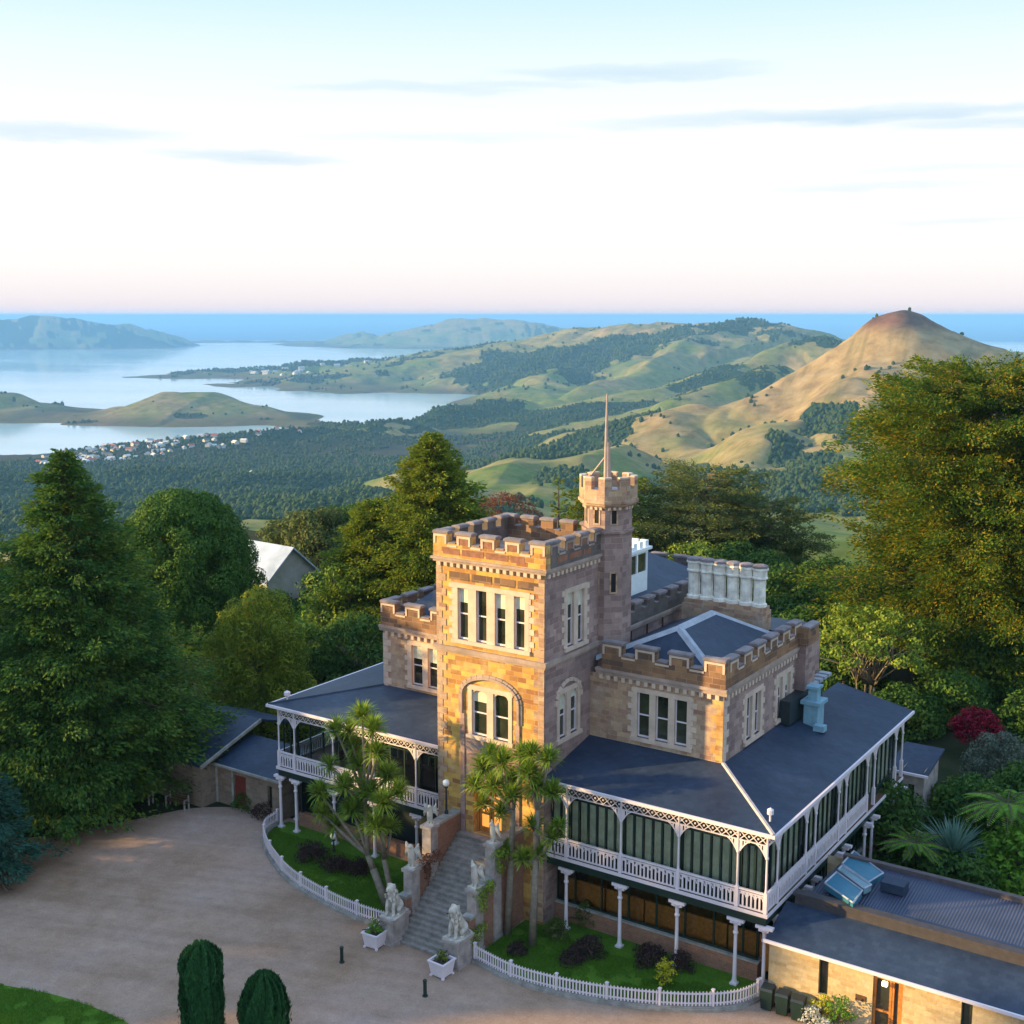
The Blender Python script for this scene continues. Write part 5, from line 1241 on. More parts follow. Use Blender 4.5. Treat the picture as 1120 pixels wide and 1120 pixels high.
# ------------------------------------------------------------------ low stone cafe wing on the right
CAFE = thing('cafe_building', 'long low golden stone building with blue-grey roofs beside the right verandah', 'building', (-10, 51, 0))
fC = front(49.78); ops_c = []
def slot(f, a0, a1, z0, z1, nm, mat='glass', fm='green_frame', ops=None):
    ops.append((a0, a1, z0, z1)); mb = MB(); t = 0.06
    f.box(mb, a0, a0+t, -0.24, -0.14, z0, z1); f.box(mb, a1-t, a1, -0.24, -0.14, z0, z1); f.box(mb, a0+t, a1-t, -0.24, -0.14, z0, z0+t); f.box(mb, a0+t, a1-t, -0.24, -0.14, z1-t, z1)
    w = mb.build(nm, M[fm], CAFE); mb = MB(); f.quad(mb, [(a0+t, -0.2, z0+t), (a1-t, -0.2, z0+t), (a1-t, -0.2, z1-t), (a0+t, -0.2, z1-t)]); mb.build('pane', M[mat], w); return w
slot(fC, -17.15, -16.72, 1.05, 2.72, 'window', ops=ops_c); slot(fC, -11.0, -10.55, 1.0, 2.75, 'window', ops=ops_c); slot(fC, -7.0, -6.5, 1.0, 2.75, 'window', ops=ops_c)
ops_c.append((-14.72, -13.42, 0.0, 2.75))
mb = MB(); wall(mb, fC, -19.5, -2.0, 0, 3.05, ops_c, 0.3); wall(mb, left(-19.5), 49.78, 56.5, 0, 3.05); wall(mb, right(-2.0), 49.78, 56.5, 0, 3.6); wall(mb, back(57.2), -19.5, -2, 0, 4.2); mb.build('wall', M['cafe_stone'], CAFE)
mb = MB(); f = fC
f.box(mb, -14.70, -14.60, -0.25, -0.1, 0, 2.72); f.box(mb, -13.54, -13.44, -0.25, -0.1, 0, 2.72); f.box(mb, -14.60, -13.54, -0.25, -0.1, 2.6, 2.72); f.box(mb, -14.02, -13.92, -0.245, -0.105, 0, 2.6)
f.box(mb, -14.60, -14.02, -0.24, -0.12, 1.05, 1.13); f.box(mb, -13.92, -13.82, -0.24, -0.12, 0.05, 2.6); f.box(mb, -13.64, -13.54, -0.24, -0.12, 0.05, 2.6); f.box(mb, -13.82, -13.64, -0.24, -0.12, 0.05, 0.5)
dr = mb.build('door', M['wood'], CAFE); mb = MB(); f.quad(mb, [(-14.6, -0.2, 0.05), (-13.54, -0.2, 0.05), (-13.54, -0.2, 2.6), (-14.6, -0.2, 2.6)]); mb.build('pane', M['glass'], dr)
mb = MB(); f.box(mb, -14.3, -14.08, 0.0, 0.16, 2.42, 2.6); m, t, b = new_mat('lit_lamp'); b.inputs['Emission Color'].default_value = (1, 0.75, 0.4, 1); b.inputs['Emission Strength'].default_value = 2.5; mb.build('door_lamp', m, CAFE)
mb = MB(); f.box(mb, -15.45, -15.0, 0.0, 0.04, 1.35, 1.6); mb.build('wall_sign', M['darkwood'], CAFE)
CR = [(-19.6, 49.45, 3.06), (-1.9, 49.45, 3.06), (-1.9, 52.0, 3.85), (-19.6, 52.0, 3.85)]
roof_faces('front_roof', [CR], 0.1, 'slate', CAFE)
mb = MB(); mb.box(-19.65, 49.36, 2.94, -1.9, 49.46, 3.08); mb.build('gutter', M['white'], CAFE)
mb = MB(); mb.box(-19.2, 52.0, 3.4, -6.6, 52.35, 4.25); mb.box(-19.3, 51.95, 4.25, -6.5, 52.45, 4.4); mb.build('box_gutter_parapet', plain('parapet_timber', (0.05, 0.042, 0.048), 0.7, 0.25), CAFE)
roof_faces('back_roof', [[(-19.0, 52.5, 3.95), (-1.9, 52.5, 3.95), (-1.9, 56.6, 4.5), (-18.4, 56.6, 4.5)]], 0.12, 'corrugated', CAFE)
mb = MB(); mb.box(-18.5, 56.55, 4.42, -1.9, 56.85, 4.72); mb.build('ridge', plain('ridge_timber', (0.085, 0.065, 0.07), 0.7, 0.25), CAFE)
M['skyblue'] = plain('skylight_blue', (0.035, 0.17, 0.26), 0.3, 0.12); M['skypale'] = plain('skylight_pale', (0.17, 0.29, 0.34), 0.3, 0.12)
def skylight(a, mat):
    mb = MB(); q = [at_z(px, py, 4.6) for px, py in a]; mb.hexa([(x, y, 4.3) for x, y, z in q]+[(x, y, 4.6) for x, y, z in q]); o = mb.build('skylight', M[mat], CAFE)
    mb = MB()
    for i in range(4): A, B = q[i], q[(i+1) % 4]; mb.tube([(A[0], A[1], 4.62), (B[0], B[1], 4.62)], [0.05, 0.05], 4)
    mb.build('skylight_frame', M['lead'], o)
skylight([(944, 953), (966, 959), (931, 931), (922, 944)][:0] or [(921, 945), (950, 965), (966, 955), (934, 931)], 'skyblue')
skylight([(917, 951), (945, 972), (953, 968), (921, 947)], 'skypale')
skylight([(902, 966), (933, 988), (943, 974), (915, 954)], 'skyblue')
mb = MB(); q = at_z(978, 966, 4.6); mb.box(q[0]-0.5, q[1]-0.5, 4.3, q[0]+0.6, q[1]+0.3, 4.75); mb.build('roof_hatch', M['slate'], CAFE)
# green wheelie bins beside the corner post
def bin_(label, x, y):
    o = thing('wheelie_bin', label, 'bin', (x, y, 0.02), 0.1, 'dark green bins by the cafe wall')
    mb = MB(); mb.hexa([(-0.24, -0.24, 0.08), (0.24, -0.24, 0.08), (0.24, 0.24, 0.08), (-0.24, 0.24, 0.08), (-0.29, -0.3, 0.98), (0.29, -0.3, 0.98), (0.29, 0.3, 0.98), (-0.29, 0.3, 0.98)]); b_ = mb.build('bin_body', M['green_frame'], None); b_.parent = o
    mb = MB(); mb.hexa([(-0.31, -0.34, 0.985), (0.31, -0.34, 0.985), (0.31, 0.32, 0.985), (-0.31, 0.32, 0.985), (-0.26, -0.26, 1.08), (0.26, -0.26, 1.08), (0.26, 0.28, 1.1), (-0.26, 0.28, 1.1)]); b_ = mb.build('lid', M['iron'], None); b_.parent = o
    for s_ in (-1, 1):
        mb = MB(); mb.tube([(s_*0.20, 0.27, 0.1), (s_*0.27, 0.27, 0.1)], [0.1, 0.1], 10); b_ = mb.build('wheel', M['black'], None); b_.parent = o
bin_('dark green wheelie bin nearest the verandah corner post', -19.2, 49.0); bin_('dark green wheelie bin in the middle of the three by the low stone wall', -18.45, 48.95); bin_('dark green wheelie bin nearest the flower pots by the low stone wall', -17.7, 48.9)
# ------------------------------------------------------------------ low cottage at the left, benches, barn, pavilion
COT = thing('cottage', 'low stone outbuilding with two slate roofs left of the castle verandah', 'building', (-58, 53, 0))
mb = MB(); fc1 = front(51.75); ops1 = [(-56.4, -55.3, 0, 2.2), (-53.4, -53.0, 0.6, 2.1)]
wall(mb, fc1, -58.0, -52.3, 0, 2.75, ops1, 0.3); wall(mb, right(-52.3), 51.75, 55, 0, 2.7); wall(mb, front(50.5), -63, -58.0, 0, 2.9); wall(mb, right(-58.0), 50.5, 56, 0, 3.0); mb.build('wall', M['cottage_stone'], COT)
mb = MB(); fc1.box(mb, -56.4, -55.3, -0.22, -0.15, 0, 2.2); mb.build('door', plain('red_door', (0.16, 0.03, 0.02), 0.5), COT)
mb = MB(); fc1.quad(mb, [(-53.4, -0.2, 0.6), (-53.0, -0.2, 0.6), (-53.0, -0.2, 2.1), (-53.4, -0.2, 2.1)]); mb.build('window', M['glass'], COT)
mb = MB(); fc1.box(mb, -58.0, -57.85, 0.0, 0.05, 0, 2.7); fc1.box(mb, -56.55, -56.4, 0.0, 0.05, 0, 2.7); mb.build('downpipe', M['ledge'], COT)
roof_faces('roof', [[(-57.95, 51.45, 2.75), (-52.0, 51.45, 2.75), (-52.0, 54.8, 3.7), (-57.95, 54.8, 3.7)]], 0.1, 'slate', COT)
roof_faces('roof', [[(-63.2, 50.2, 2.9), (-57.6, 50.2, 2.95), (-57.6, 55.4, 4.6), (-63.2, 55.4, 4.6)], [(-63.2, 55.4, 4.6), (-57.6, 55.4, 4.6), (-57.6, 59.5, 3.2), (-63.2, 59.5, 3.2)]], 0.14, 'slate', COT)
mb = MB(); mb.box(-58.0, 51.36, 2.62, -52.0, 51.46, 2.77); mb.hexa([(-57.62, 50.1, 2.78), (-57.5, 50.1, 2.78), (-57.5, 55.4, 4.44), (-57.62, 55.4, 4.44), (-57.62, 50.1, 2.98), (-57.5, 50.1, 2.98), (-57.5, 55.4, 4.64), (-57.62, 55.4, 4.64)]); mb.build('gutter', M['ledge'], COT)
def bench(label, x, y, rz):
    o = thing('garden_bench', label, 'bench', (x, y, 0.02), rz, 'wooden benches under the big conifer')
    mb = MB()
    for k in range(4): mb.box(-0.85, -0.22+k*0.12, 0.42, 0.85, -0.13+k*0.12, 0.46)
    b_ = mb.build('seat', M['darkwood'], None); b_.parent = o
    mb = MB()
    for k in range(3): mb.box(-0.85, 0.24+k*0.03, 0.55+k*0.13, 0.85, 0.27+k*0.03, 0.65+k*0.13)
    b_ = mb.build('backrest', M['darkwood'], None); b_.parent = o
    for s_ in (-1, 1):
        mb = MB(); mb.box(s_*0.78-0.04, -0.22, 0, s_*0.78+0.04, -0.14, 0.62); mb.box(s_*0.78-0.04, 0.16, 0, s_*0.78+0.04, 0.24, 0.9); mb.box(s_*0.78-0.04, -0.22, 0.62, s_*0.78+0.04, 0.2, 0.66); b_ = mb.build('end_frame', M['ledge'], None); b_.parent = o
bench('dark wooden bench under the big conifer, nearer the cottage wall', -59.3, 49.6, 0.1)
bench('dark wooden bench under the big conifer, farther from the cottage', -61.9, 48.9, 0.15)
BARN = thing('hall', 'pale-roofed gabled hall standing among trees behind the left garden', 'building', (-104, 107, 0))
bx = at_z(338, 640, 0); 
def gable(par, x0, x1, y0, y1, zw, zr, wallm, roofm, base=-3.0):
    mb = MB(); ym = (y0+y1)/2; xm = (x0+x1)/2
    wall(mb, front(y0), x0, x1, base, zw); wall(mb, back(y1), x0, x1, base, zw); wall(mb, right(x1), y0, y1, base, zw); wall(mb, left(x0), y0, y1, base, zw)
    mb.face([(x0, y0, zw), (x1, y0, zw), (xm, y0, zr)]); mb.face([(x1, y1, zw), (x0, y1, zw), (xm, y1, zr)]); mb.build('wall', wallm, par)
    e = 0.5
    roof_faces('roof', [[(x0-e, y0-e, zw-0.35), (xm, y0-e, zr+0.1), (xm, y1+e, zr+0.1), (x0-e, y1+e, zw-0.35)], [(xm, y0-e, zr+0.1), (x1+e, y0-e, zw-0.35), (x1+e, y1+e, zw-0.35), (xm, y1+e, zr+0.1)]], 0.15, roofm, par)
BARN.location = (0, 0, 0)
def gable_u(par, cx, cy, ang, hw, ln, zb, zw, zr):
    """gabled hall: gable end centred at (cx, cy), running back along ang"""
    c, s_ = math.cos(ang), math.sin(ang)
    P = lambda a, b, z: (cx+a*s_+b*c, cy-a*c+b*s_, z)      # a across the gable, b back along the ridge
    mb = MB()
    mb.face([P(-hw, 0, zb), P(hw, 0, zb), P(hw, 0, zw), P(0, 0, zr), P(-hw, 0, zw)][::-1]); mb.face([P(-hw, ln, zb), P(hw, ln, zb), P(hw, ln, zw), P(0, ln, zr), P(-hw, ln, zw)])
    mb.face([P(hw, 0, zb), P(hw, ln, zb), P(hw, ln, zw), P(hw, 0, zw)][::-1]); mb.face([P(-hw, 0, zb), P(-hw, ln, zb), P(-hw, ln, zw), P(-hw, 0, zw)])
    mb.build('wall', plain('hall_wall', (0.36, 0.33, 0.29), 0.9, 0.2, 1.0), par)
    e = 0.5; k = (zr-zw)/hw
    roof_faces('roof', [[P(-hw-e, -e, zw-k*e), P(0, -e, zr), P(0, ln+e, zr), P(-hw-e, ln+e, zw-k*e)][::-1], [P(0, -e, zr), P(hw+e, -e, zw-k*e), P(hw+e, ln+e, zw-k*e), P(0, ln+e, zr)][::-1]], 0.18, 'barn_roof', par)
ga = at_z(318, 598, 5.9); gb = at_z(262, 588.3, 5.9)
gable_u(BARN, ga[0], ga[1], math.atan2(gb[1]-ga[1], gb[0]-ga[0]), 3.5, 15.0, -1.0, 2.9, 5.9)
PAV = thing('pavilion', 'small stone porch tower with a lean-to slate roof behind the right verandah', 'building', (-18, 73, 0))
mb = MB(); f = front(71.6); wall(mb, f, -20.0, -18.75, -1, 4.05, [(-19.7, -19.3, 1.3, 3.2)]); wall(mb, right(-18.75), 71.6, 74.7, -1, 4.2); wall(mb, left(-20.0), 71.6, 74.7, -1, 4.2); mb.build('wall', M['pier'], PAV)
mb = MB(); f.quad(mb, [(-19.7, -0.4, 1.3), (-19.3, -0.4, 1.3), (-19.3, -0.4, 3.2), (-19.7, -0.4, 3.2)]); mb.build('window', M['glass'], PAV)
roof_faces('roof', [[(-20.9, 71.3, 4.0), (-18.5, 71.3, 4.0), (-18.5, 75, 4.6), (-20.9, 75, 4.6)]], 0.12, 'slate', PAV)
mb = MB(); mb.box(-20.95, 71.2, 3.87, -18.45, 71.32, 4.02); mb.build('gutter', M['white'], PAV)
# ------------------------------------------------------------------ plants and trees
RS = np.random.RandomState
def unit(a): return a/np.maximum(np.linalg.norm(a, axis=-1, keepdims=True), 1e-9)
def kites(c, axis, nrm, ln, wd):
    """leaf-sized four-cornered faces: centres, long axis, facing, length, width"""
    axis = unit(axis); side = unit(np.cross(nrm, axis)); ln = np.asarray(ln)[:, None]; wd = np.asarray(wd)[:, None]
    up = unit(np.cross(axis, side))
    v = np.stack([c-axis*ln*0.5, c+side*wd*0.5+axis*ln*0.05-up*ln*0.06, c+axis*ln*0.5-up*ln*0.14, c-side*wd*0.5+axis*ln*0.05-up*ln*0.06], 1)
    f = np.arange(len(c)*4).reshape(-1, 4)
    return v.reshape(-1, 3), f
def foliage(name, V, F, mat, parent):
    return np_mesh(name, V, F, mat, parent)
def trunk_mesh(tubes, mat, parent, name='trunk'):
    mb = MB()
    for pts, rad in tubes: mb.tube(pts, rad, 7)
    me = bpy.data.meshes.new(name); me.from_pydata(mb.v, [], mb.f); me.materials.append(mat); me.polygons.foreach_set('use_smooth', [True]*len(me.polygons))
    o = bpy.data.objects.new(name, me); C.objects.link(o); o.parent = parent; return o
def conifer(name, label, cat, loc, H, R, prof, nb, per, mat, seed, group=None, leaf=(0.55, 0.17), up=0.25, droop=0.35, z0=0.03, lean=(0, 0), bark='bark', flat=1.0, width=0.24, tuft=1.0, rag=1.0, tsz=1.0):
    """a trunk with whorled, drooping branches; every branch carries its own flattened spray of foliage"""
    rs = RS(seed); o = thing(name, label, cat, loc, 0, group)
    h = z0+(1-z0)*((np.arange(nb)+rs.rand(nb))/nb)**1.05; az = np.arange(nb)*2.39996+rs.randn(nb)*0.35
    big = 1+rag*(0.13*np.sin(az*2+seed)+0.13*np.sin(az*3+h*11+seed*2)+0.30*(vnoise(az*1.3+seed, h*9.0, seed)-0.5)+0.35*(vnoise(az*3.1, h*22.0, seed+5)-0.5))
    Lb = R*np.array([prof(t) for t in h])*np.clip(0.93+0.15*rag*rs.randn(nb), 0.6, 1.25)*big+0.15
    tubes = [([(0, 0, -0.5), (lean[0]*0.4, lean[1]*0.4, H*0.5), (lean[0], lean[1], H*0.97)], [0.02*H+0.12, 0.012*H+0.08, 0.03])]
    CC, AX, NN = [], [], []
    for i in range(nb):
        d = np.array([math.cos(az[i]), math.sin(az[i]), 0]); b0 = np.array([lean[0]*h[i], lean[1]*h[i], h[i]*H])
        sl = up*(0.4+1.2*h[i])+rs.randn()*0.08; dr = droop*(1.1-0.7*h[i])
        sd_ = np.array([-d[1], d[0], 0]); n = int(per*(Lb[i]/R)**1.35)+12
        nt = max(2, int(4+9*Lb[i]/R*tuft)); ts = 0.22+0.80*((np.arange(nt)+rs.rand(nt))/nt)**0.72      # tufts along the branch
        tl = rs.randn(nt)*width*Lb[i]*np.sqrt(np.clip(1.15-ts, 0.03, 1))*(0.45+ts); tr_ = tsz*(0.060*Lb[i]+0.15)*(0.75+0.5*rs.rand(nt))
        q = rs.randint(0, nt, n); g = unit(rs.randn(n, 3))*(rs.rand(n, 1)**0.5); g[:, 2] *= 0.62
        s = ts[q]; lat = tl[q]
        p = b0+d*(Lb[i]*s)[:, None]+sd_*lat[:, None]; p[:, 2] += Lb[i]*(sl*s-dr*s*s)-np.abs(lat)*0.30*flat
        p = p+g*(tr_[q]*1.25)[:, None]
        ax = d*0.8+sd_*(lat/np.maximum(0.2, width*Lb[i]))[:, None]*0.5+np.array([0, 0, sl-2*dr])*0.5+g*0.7+rs.randn(n, 3)*0.25
        nn = np.array([0, 0, 0.28])+d*0.75+g*1.1+rs.randn(n, 3)*0.30
        CC.append(p); AX.append(ax); NN.append(nn)
        if i % 3 == 0 and Lb[i] > 0.8: tubes.append(([tuple(b0), tuple(b0+d*Lb[i]*0.45+np.array([0, 0, Lb[i]*(sl*0.45-dr*0.2)])), tuple(b0+d*Lb[i]*0.85+np.array([0, 0, Lb[i]*(sl*0.85-dr*0.72)]))], [0.012*H*0.6+0.03, 0.05, 0.02]))
    c = np.concatenate(CC); a = np.concatenate(AX); n = np.concatenate(NN); k = len(c)
    ln = leaf[0]*(0.7+0.6*rs.rand(k)); wd = leaf[1]*(0.7+0.6*rs.rand(k))
    kp = c[:, 2] > 0.75
    V, F = kites(c[kp], a[kp], n[kp], ln[kp], wd[kp]); foliage('crown', V, F, mat, o); trunk_mesh(tubes, M[bark], o)
    return o
def clump_crown(clumps, n_per_m2, leaf, rs, inner=0.25, upbias=0.25):
    """leaves over the surface and through the volume of many leaf clumps (x, y, z, rxy, rz)"""
    CC, AX, NN = [], [], []
    for x, y, z, r, rz in clumps:
        n = max(12, int(n_per_m2*4*math.pi*r*max(rz, r*0.5)))
        d = unit(rs.randn(n, 3)+np.array([0, 0, upbias])); q = np.where(rs.rand(n) < inner, rs.rand(n)**0.5, 0.86+0.22*rs.rand(n))[:, None]
        lump = 1+0.16*np.sin(d[:, :1]*7+x)*np.sin(d[:, 1:2]*6+y)
        CC.append(np.array([x, y, z])+d*q*lump*np.array([r, r, rz])); NN.append(d+rs.randn(n, 3)*0.36); AX.append(np.cross(d, rs.randn(n, 3))+d*0.35)
    c = np.concatenate(CC); k = len(c)
    return kites(c, np.concatenate(AX), np.concatenate(NN), leaf[0]*(0.65+0.7*rs.rand(k)), leaf[1]*(0.65+0.7*rs.rand(k)))
def broad_tree(name, label, cat, loc, clumps, mat, seed, dens=16, leaf=(0.34, 0.2), trunk_r=0.3, trunk_h=None, bark='bark', group=None, limbs=8, inner=0.25, upbias=0.25, stems=1):
    rs = RS(seed); o = thing(name, label, cat, loc, 0, group)
    V, F = clump_crown(clumps, dens, leaf, rs, inner, upbias); foliage('crown', V, F, mat, o)
    tubes = []; zc = np.mean([c[2] for c in clumps]); th = trunk_h or zc*0.6
    for s_ in range(stems):
        bx, by = (rs.randn(2)*trunk_r*2.2 if stems > 1 else (0, 0)); tubes.append(([(bx, by, -0.5), (bx*1.4+rs.randn()*trunk_r*0.5, by*1.4+rs.randn()*trunk_r*0.5, th)], [trunk_r, trunk_r*0.7]))
    for i in rs.choice(len(clumps), min(limbs, len(clumps)), replace=False):
        x, y, z, r, rz = clumps[i]; t0 = tubes[rs.randint(stems)][0][1]
        tubes.append(([t0, (t0[0]*0.5+x*0.5+rs.randn()*0.3, t0[1]*0.5+y*0.5+rs.randn()*0.3, th+(z-th)*0.6), (x, y, z)], [trunk_r*0.6, trunk_r*0.4, trunk_r*0.15]))
    trunk_mesh(tubes, M[bark], o)
    return o
def dome_clumps(R, H, zb, n, cr, seed, flat=0.7, fill=0.35, squash=1.0):
    """clumps over a dome: radius R, top H, from height zb"""
    rs = RS(seed); out = []
    for i in range(n):
        u = (i+0.5)/n; ph = math.acos(1-u*1.08 if 1-u*1.08 > -1 else -1); a = i*2.39996+rs.randn()*0.15
        k = 1.0 if rs.rand() > fill else rs.uniform(0.55, 0.9)
        x, y, z = R*math.sin(ph)*math.cos(a)*k, R*math.sin(ph)*math.sin(a)*k*squash, zb+(H-zb)*max(-0.12, math.cos(ph))*k
        r = cr*rs.uniform(0.75, 1.25); out.append((x*0.9, y*0.9, z-r*flat*0.5, r, r*flat))
    return out
def shrub(name, label, loc, R, H, mat, seed, group=None, leaf=(0.16, 0.09), dens=60, cat='shrub', n=14):
    return broad_tree(name, label, cat, loc, dome_clumps(R, H, H*0.25, n, R*0.42, seed, 0.75), mat, seed, dens, leaf, 0.05, H*0.3, 'bark', group, 5)
def G(px, py, z=0.0):
    p = at_z(px, py, z); return (p[0], p[1], z)

# ---- big trees on the left
conifer('conifer_tree', 'huge dark spreading conifer over the gravel at the left, tallest tree there', 'tree', (-65.0, 46.8, 0), 22.6, 10.0,
        lambda t: 0.97*(1-t)**0.92+0.03 if t > 0.22 else 0.60+1.0*t, 640, 680, L['conifer'], 11, leaf=(0.30, 0.12), up=0.30, droop=0.30, z0=0.10, rag=0.75, tsz=1.25)
conifer('conifer_tree', 'conifer at the left edge of the picture with golden-green tips behind the huge one', 'tree', (-76, 46.5, 0), 20.0, 5.5, lambda t: (1-t)**0.8*0.95+0.05, 260, 320, L['gold'], 12, leaf=(0.36, 0.13), up=0.45, droop=0.3)
broad_tree('dome_tree', 'big round dome-shaped dark green tree on the lawn left of the hall', 'tree', G(205, 705), dome_clumps(7.0, 14.6, 3.2, 230, 1.35, 21, 0.75, fill=0.12), L['dome'], 21, 32, (0.26, 0.15), 0.5, 4.0, limbs=14, inner=0.08)
broad_tree('golden_conifer', 'bushy golden-green conifer with a rounded top in front of the hall', 'tree', G(284, 800), [(x, y, z, r, rz*2.0) for x, y, z, r, rz in dome_clumps(4.3, 10.6, 1.2, 120, 0.85, 31, 0.75)], L['gold'], 31, 26, (0.30, 0.10), 0.25, 4.0, limbs=10, inner=0.12, upbias=0.4)
conifer('conifer_tree', 'tall pointed conifer directly left of the tower top', 'tree', (-68.0, 87.6, 0), 20.3, 9.4, lambda t: (1-t)**0.78*0.97+0.03, 560, 620, L['gold'], 41, leaf=(0.34, 0.135), up=0.40, droop=0.30, rag=0.6, tsz=1.3)
conifer('conifer_tree', 'broad golden-green conifer on the left flank of the pointed one by the tower', 'tree', G(412, 712), 14.0, 7.0, lambda t: (1-t)**0.70*0.95+0.05, 420, 480, L['gold'], 42, leaf=(0.34, 0.135), up=0.4, droop=0.30, rag=0.6, tsz=1.3)
broad_tree('autumn_tree', 'small tree with sparse russet-gold leaves between the hall and the tower', 'tree', G(372, 722), dome_clumps(3.6, 9.0, 3.0, 46, 1.0, 51, 0.7), L['lime'], 51, 12, (0.3, 0.16), 0.2, 4, 'palebark', limbs=16)
broad_tree('grey_green_tree', 'grey-green bushy tree against the left verandah roof', 'tree', G(392, 770), dome_clumps(3.8, 7.2, 2.2, 60, 1.0, 52, 0.7), L['bush'], 52, 18, (0.3, 0.17), 0.22, 3, 'palebark', limbs=10)
broad_tree('evergreen_bush', 'dark evergreen beside the golden conifer, behind the left verandah', 'bush', G(335, 765), dome_clumps(3.2, 6.2, 1.5, 50, 0.95, 53, 0.7), L['conifer'], 53, 18, (0.3, 0.17), 0.2, 3)
broad_tree('evergreen_bush', 'olive bush in front of the hall gable', 'bush', G(358, 662), dome_clumps(3.0, 4.4, 1.0, 40, 0.9, 54, 0.7), L['bush'], 54, 15, (0.34, 0.2), 0.2, 3)
broad_tree('evergreen_bush', 'pale feathery bush on the slope behind the hall ridge', 'bush', (-112, 128, -3), dome_clumps(4.2, 8.2, 1.5, 46, 1.2, 55, 0.7), L['cedar'], 55, 15, (0.34, 0.2), 0.2, 3)
broad_tree('evergreen_bush', 'dark bush squeezed between hall and dome tree', 'bush', G(302, 672), dome_clumps(2.2, 2.4, 0.5, 30, 0.7, 56, 0.7), L['bush'], 56, 15, (0.34, 0.2), 0.2, 2)
for i, (px, py, r, h, lb) in enumerate(((350, 612, 5.0, 6.5, 'dark bush on the slope just right of the hall gable'), (385, 604, 5.0, 6.0, 'bush on the slope between the hall and the broad golden conifer'), (322, 600, 4.5, 4.6, 'low bush behind the hall ridge'), (362, 596, 5.0, 5.0, 'farthest bush on the slope above the hall gable'))):
    broad_tree('evergreen_bush', lb, 'bush', G(px, py), dome_clumps(r, h, h*0.2, 46, r*0.27, 300+i, 0.7), L['bush' if i % 2 else 'cedar'], 300+i, 12, (0.42, 0.24), 0.25, h*0.3)
conifer('blue_spruce', 'blue-green spruce at the left edge beside the gravel', 'tree', (-59.6, 36.4, 0), 7.6, 3.4, lambda t: (1-t)**0.85*0.95+0.05, 150, 220, L['spruce'], 61, leaf=(0.32, 0.10), up=0.1, droop=0.3)
for i, (px, py, r, h, lb) in enumerate(((60, 905, 1.9, 2.2, 'low dark shrub beside the blue spruce at the gravel edge'), (110, 885, 2.2, 2.4, 'low dark shrub in the deep shade under the huge conifer'), (150, 872, 1.6, 1.6, 'small dark shrub under the huge conifer nearest the benches'))):
    shrub('dark_shrub', lb, G(px, py), r, h, L['bush'], 63+i, leaf=(0.22, 0.12), dens=34)
# unseen trees added farther left to keep the low sun off the forecourt
far_trees = []
for i in range(9):
    q = -42+9.4*i+(i*37 % 5-2)*0.6; w_ = 69+(i*53 % 7-3)*1.2; x, y = -33-0.83*w_-0.557*q, 49-0.557*w_+0.83*q; h = 23.2+(i*29 % 5)*0.55
    if i == 0: src = conifer('unseen_shade_tree', 'dark conifer out of view on the left, added to shade the forecourt', 'tree', (x, y, 0), 24.0, 7.0, lambda t: (1-t)**0.5, 210, 170, L['conifer'], 71, leaf=(1.0, 0.42), up=0.3, droop=0.3, group='unseen conifers shading the forecourt')
    else: dup(src, (x, y, 0), i*1.3, scale=(1, 1, h/24))
# ---- behind and right of the castle
p = G(613, 640); conifer('norfolk_pine', 'slim tiered pine rising just left of the turret', 'tree', (-62.2, 100, 0), 15.4, 3.0, lambda t: (1-t)*0.95+0.05, 44, 90, L['gold'], 81, leaf=(0.34, 0.12), up=0.5, droop=0.06, width=0.10, z0=0.25)
broad_tree('copper_tree', 'russet bare-twigged tree behind the tower parapet', 'tree', (-73, 106, 0), dome_clumps(5.4, 12.2, 6, 60, 1.1, 82, 0.5), L['russet'], 82, 14, (0.4, 0.1), 0.25, 6, limbs=20)
def pad_tree(name, label, loc, H, R, mat, seed, n=60, top=0.5, sp=1.0, off=(0, 0), leaf=(0.36, 0.2), dens=17, zlow=0.3, padr=0.24, prof=None, trunk_r=0.6, group=None):
    """macrocarpa or cedar: level pads of foliage on wide limbs"""
    rs = RS(seed); cl = []
    for i in range(n):
        t = zlow+(1-zlow)*((i+rs.rand())/n); pr = prof(t) if prof else (1-((t-zlow)/(1-zlow))**2.2)**0.5
        a = i*2.39996+rs.randn()*0.3; k = math.sqrt(rs.uniform(0.10, 1.0)) if rs.rand() < 0.55 else rs.uniform(0.82, 1.05)
        x, y = R*pr*k*math.cos(a)+off[0]*t, R*pr*k*math.sin(a)*sp+off[1]*t
        r = R*padr*rs.uniform(0.55, 1.25)*(0.6+0.4*pr)
        m_ = rs.randint(2, 5)
        for j in range(m_): cl.append((x+rs.randn()*r*0.55, y+rs.randn()*r*0.55, t*H+rs.randn()*0.35-0.04*H*k*k, r*rs.uniform(0.45, 0.8), r*rs.uniform(0.16, 0.30)))
    return broad_tree(name, label, 'tree', loc, cl, mat, seed, dens, leaf, trunk_r, H*0.32, 'bark', group, 26, inner=0.35, upbias=0.5)
conifer('macrocarpa_tree', 'enormous spreading evergreen with a crown tinted amber as if sunlit at the right edge', 'tree', (-24.4, 107.4, 0), 25.8, 12.0,
        lambda t: 0.90+0.1*math.sin(t*11) if t < 0.52 else math.sqrt(max(0.02, 1-((t-0.52)/0.50)**2)), 420, 1250, L['macro'], 91, leaf=(0.32, 0.125), up=0.24, droop=0.14, z0=0.14, flat=0.30, width=0.24, tuft=1.3, rag=0.9, tsz=1.15)
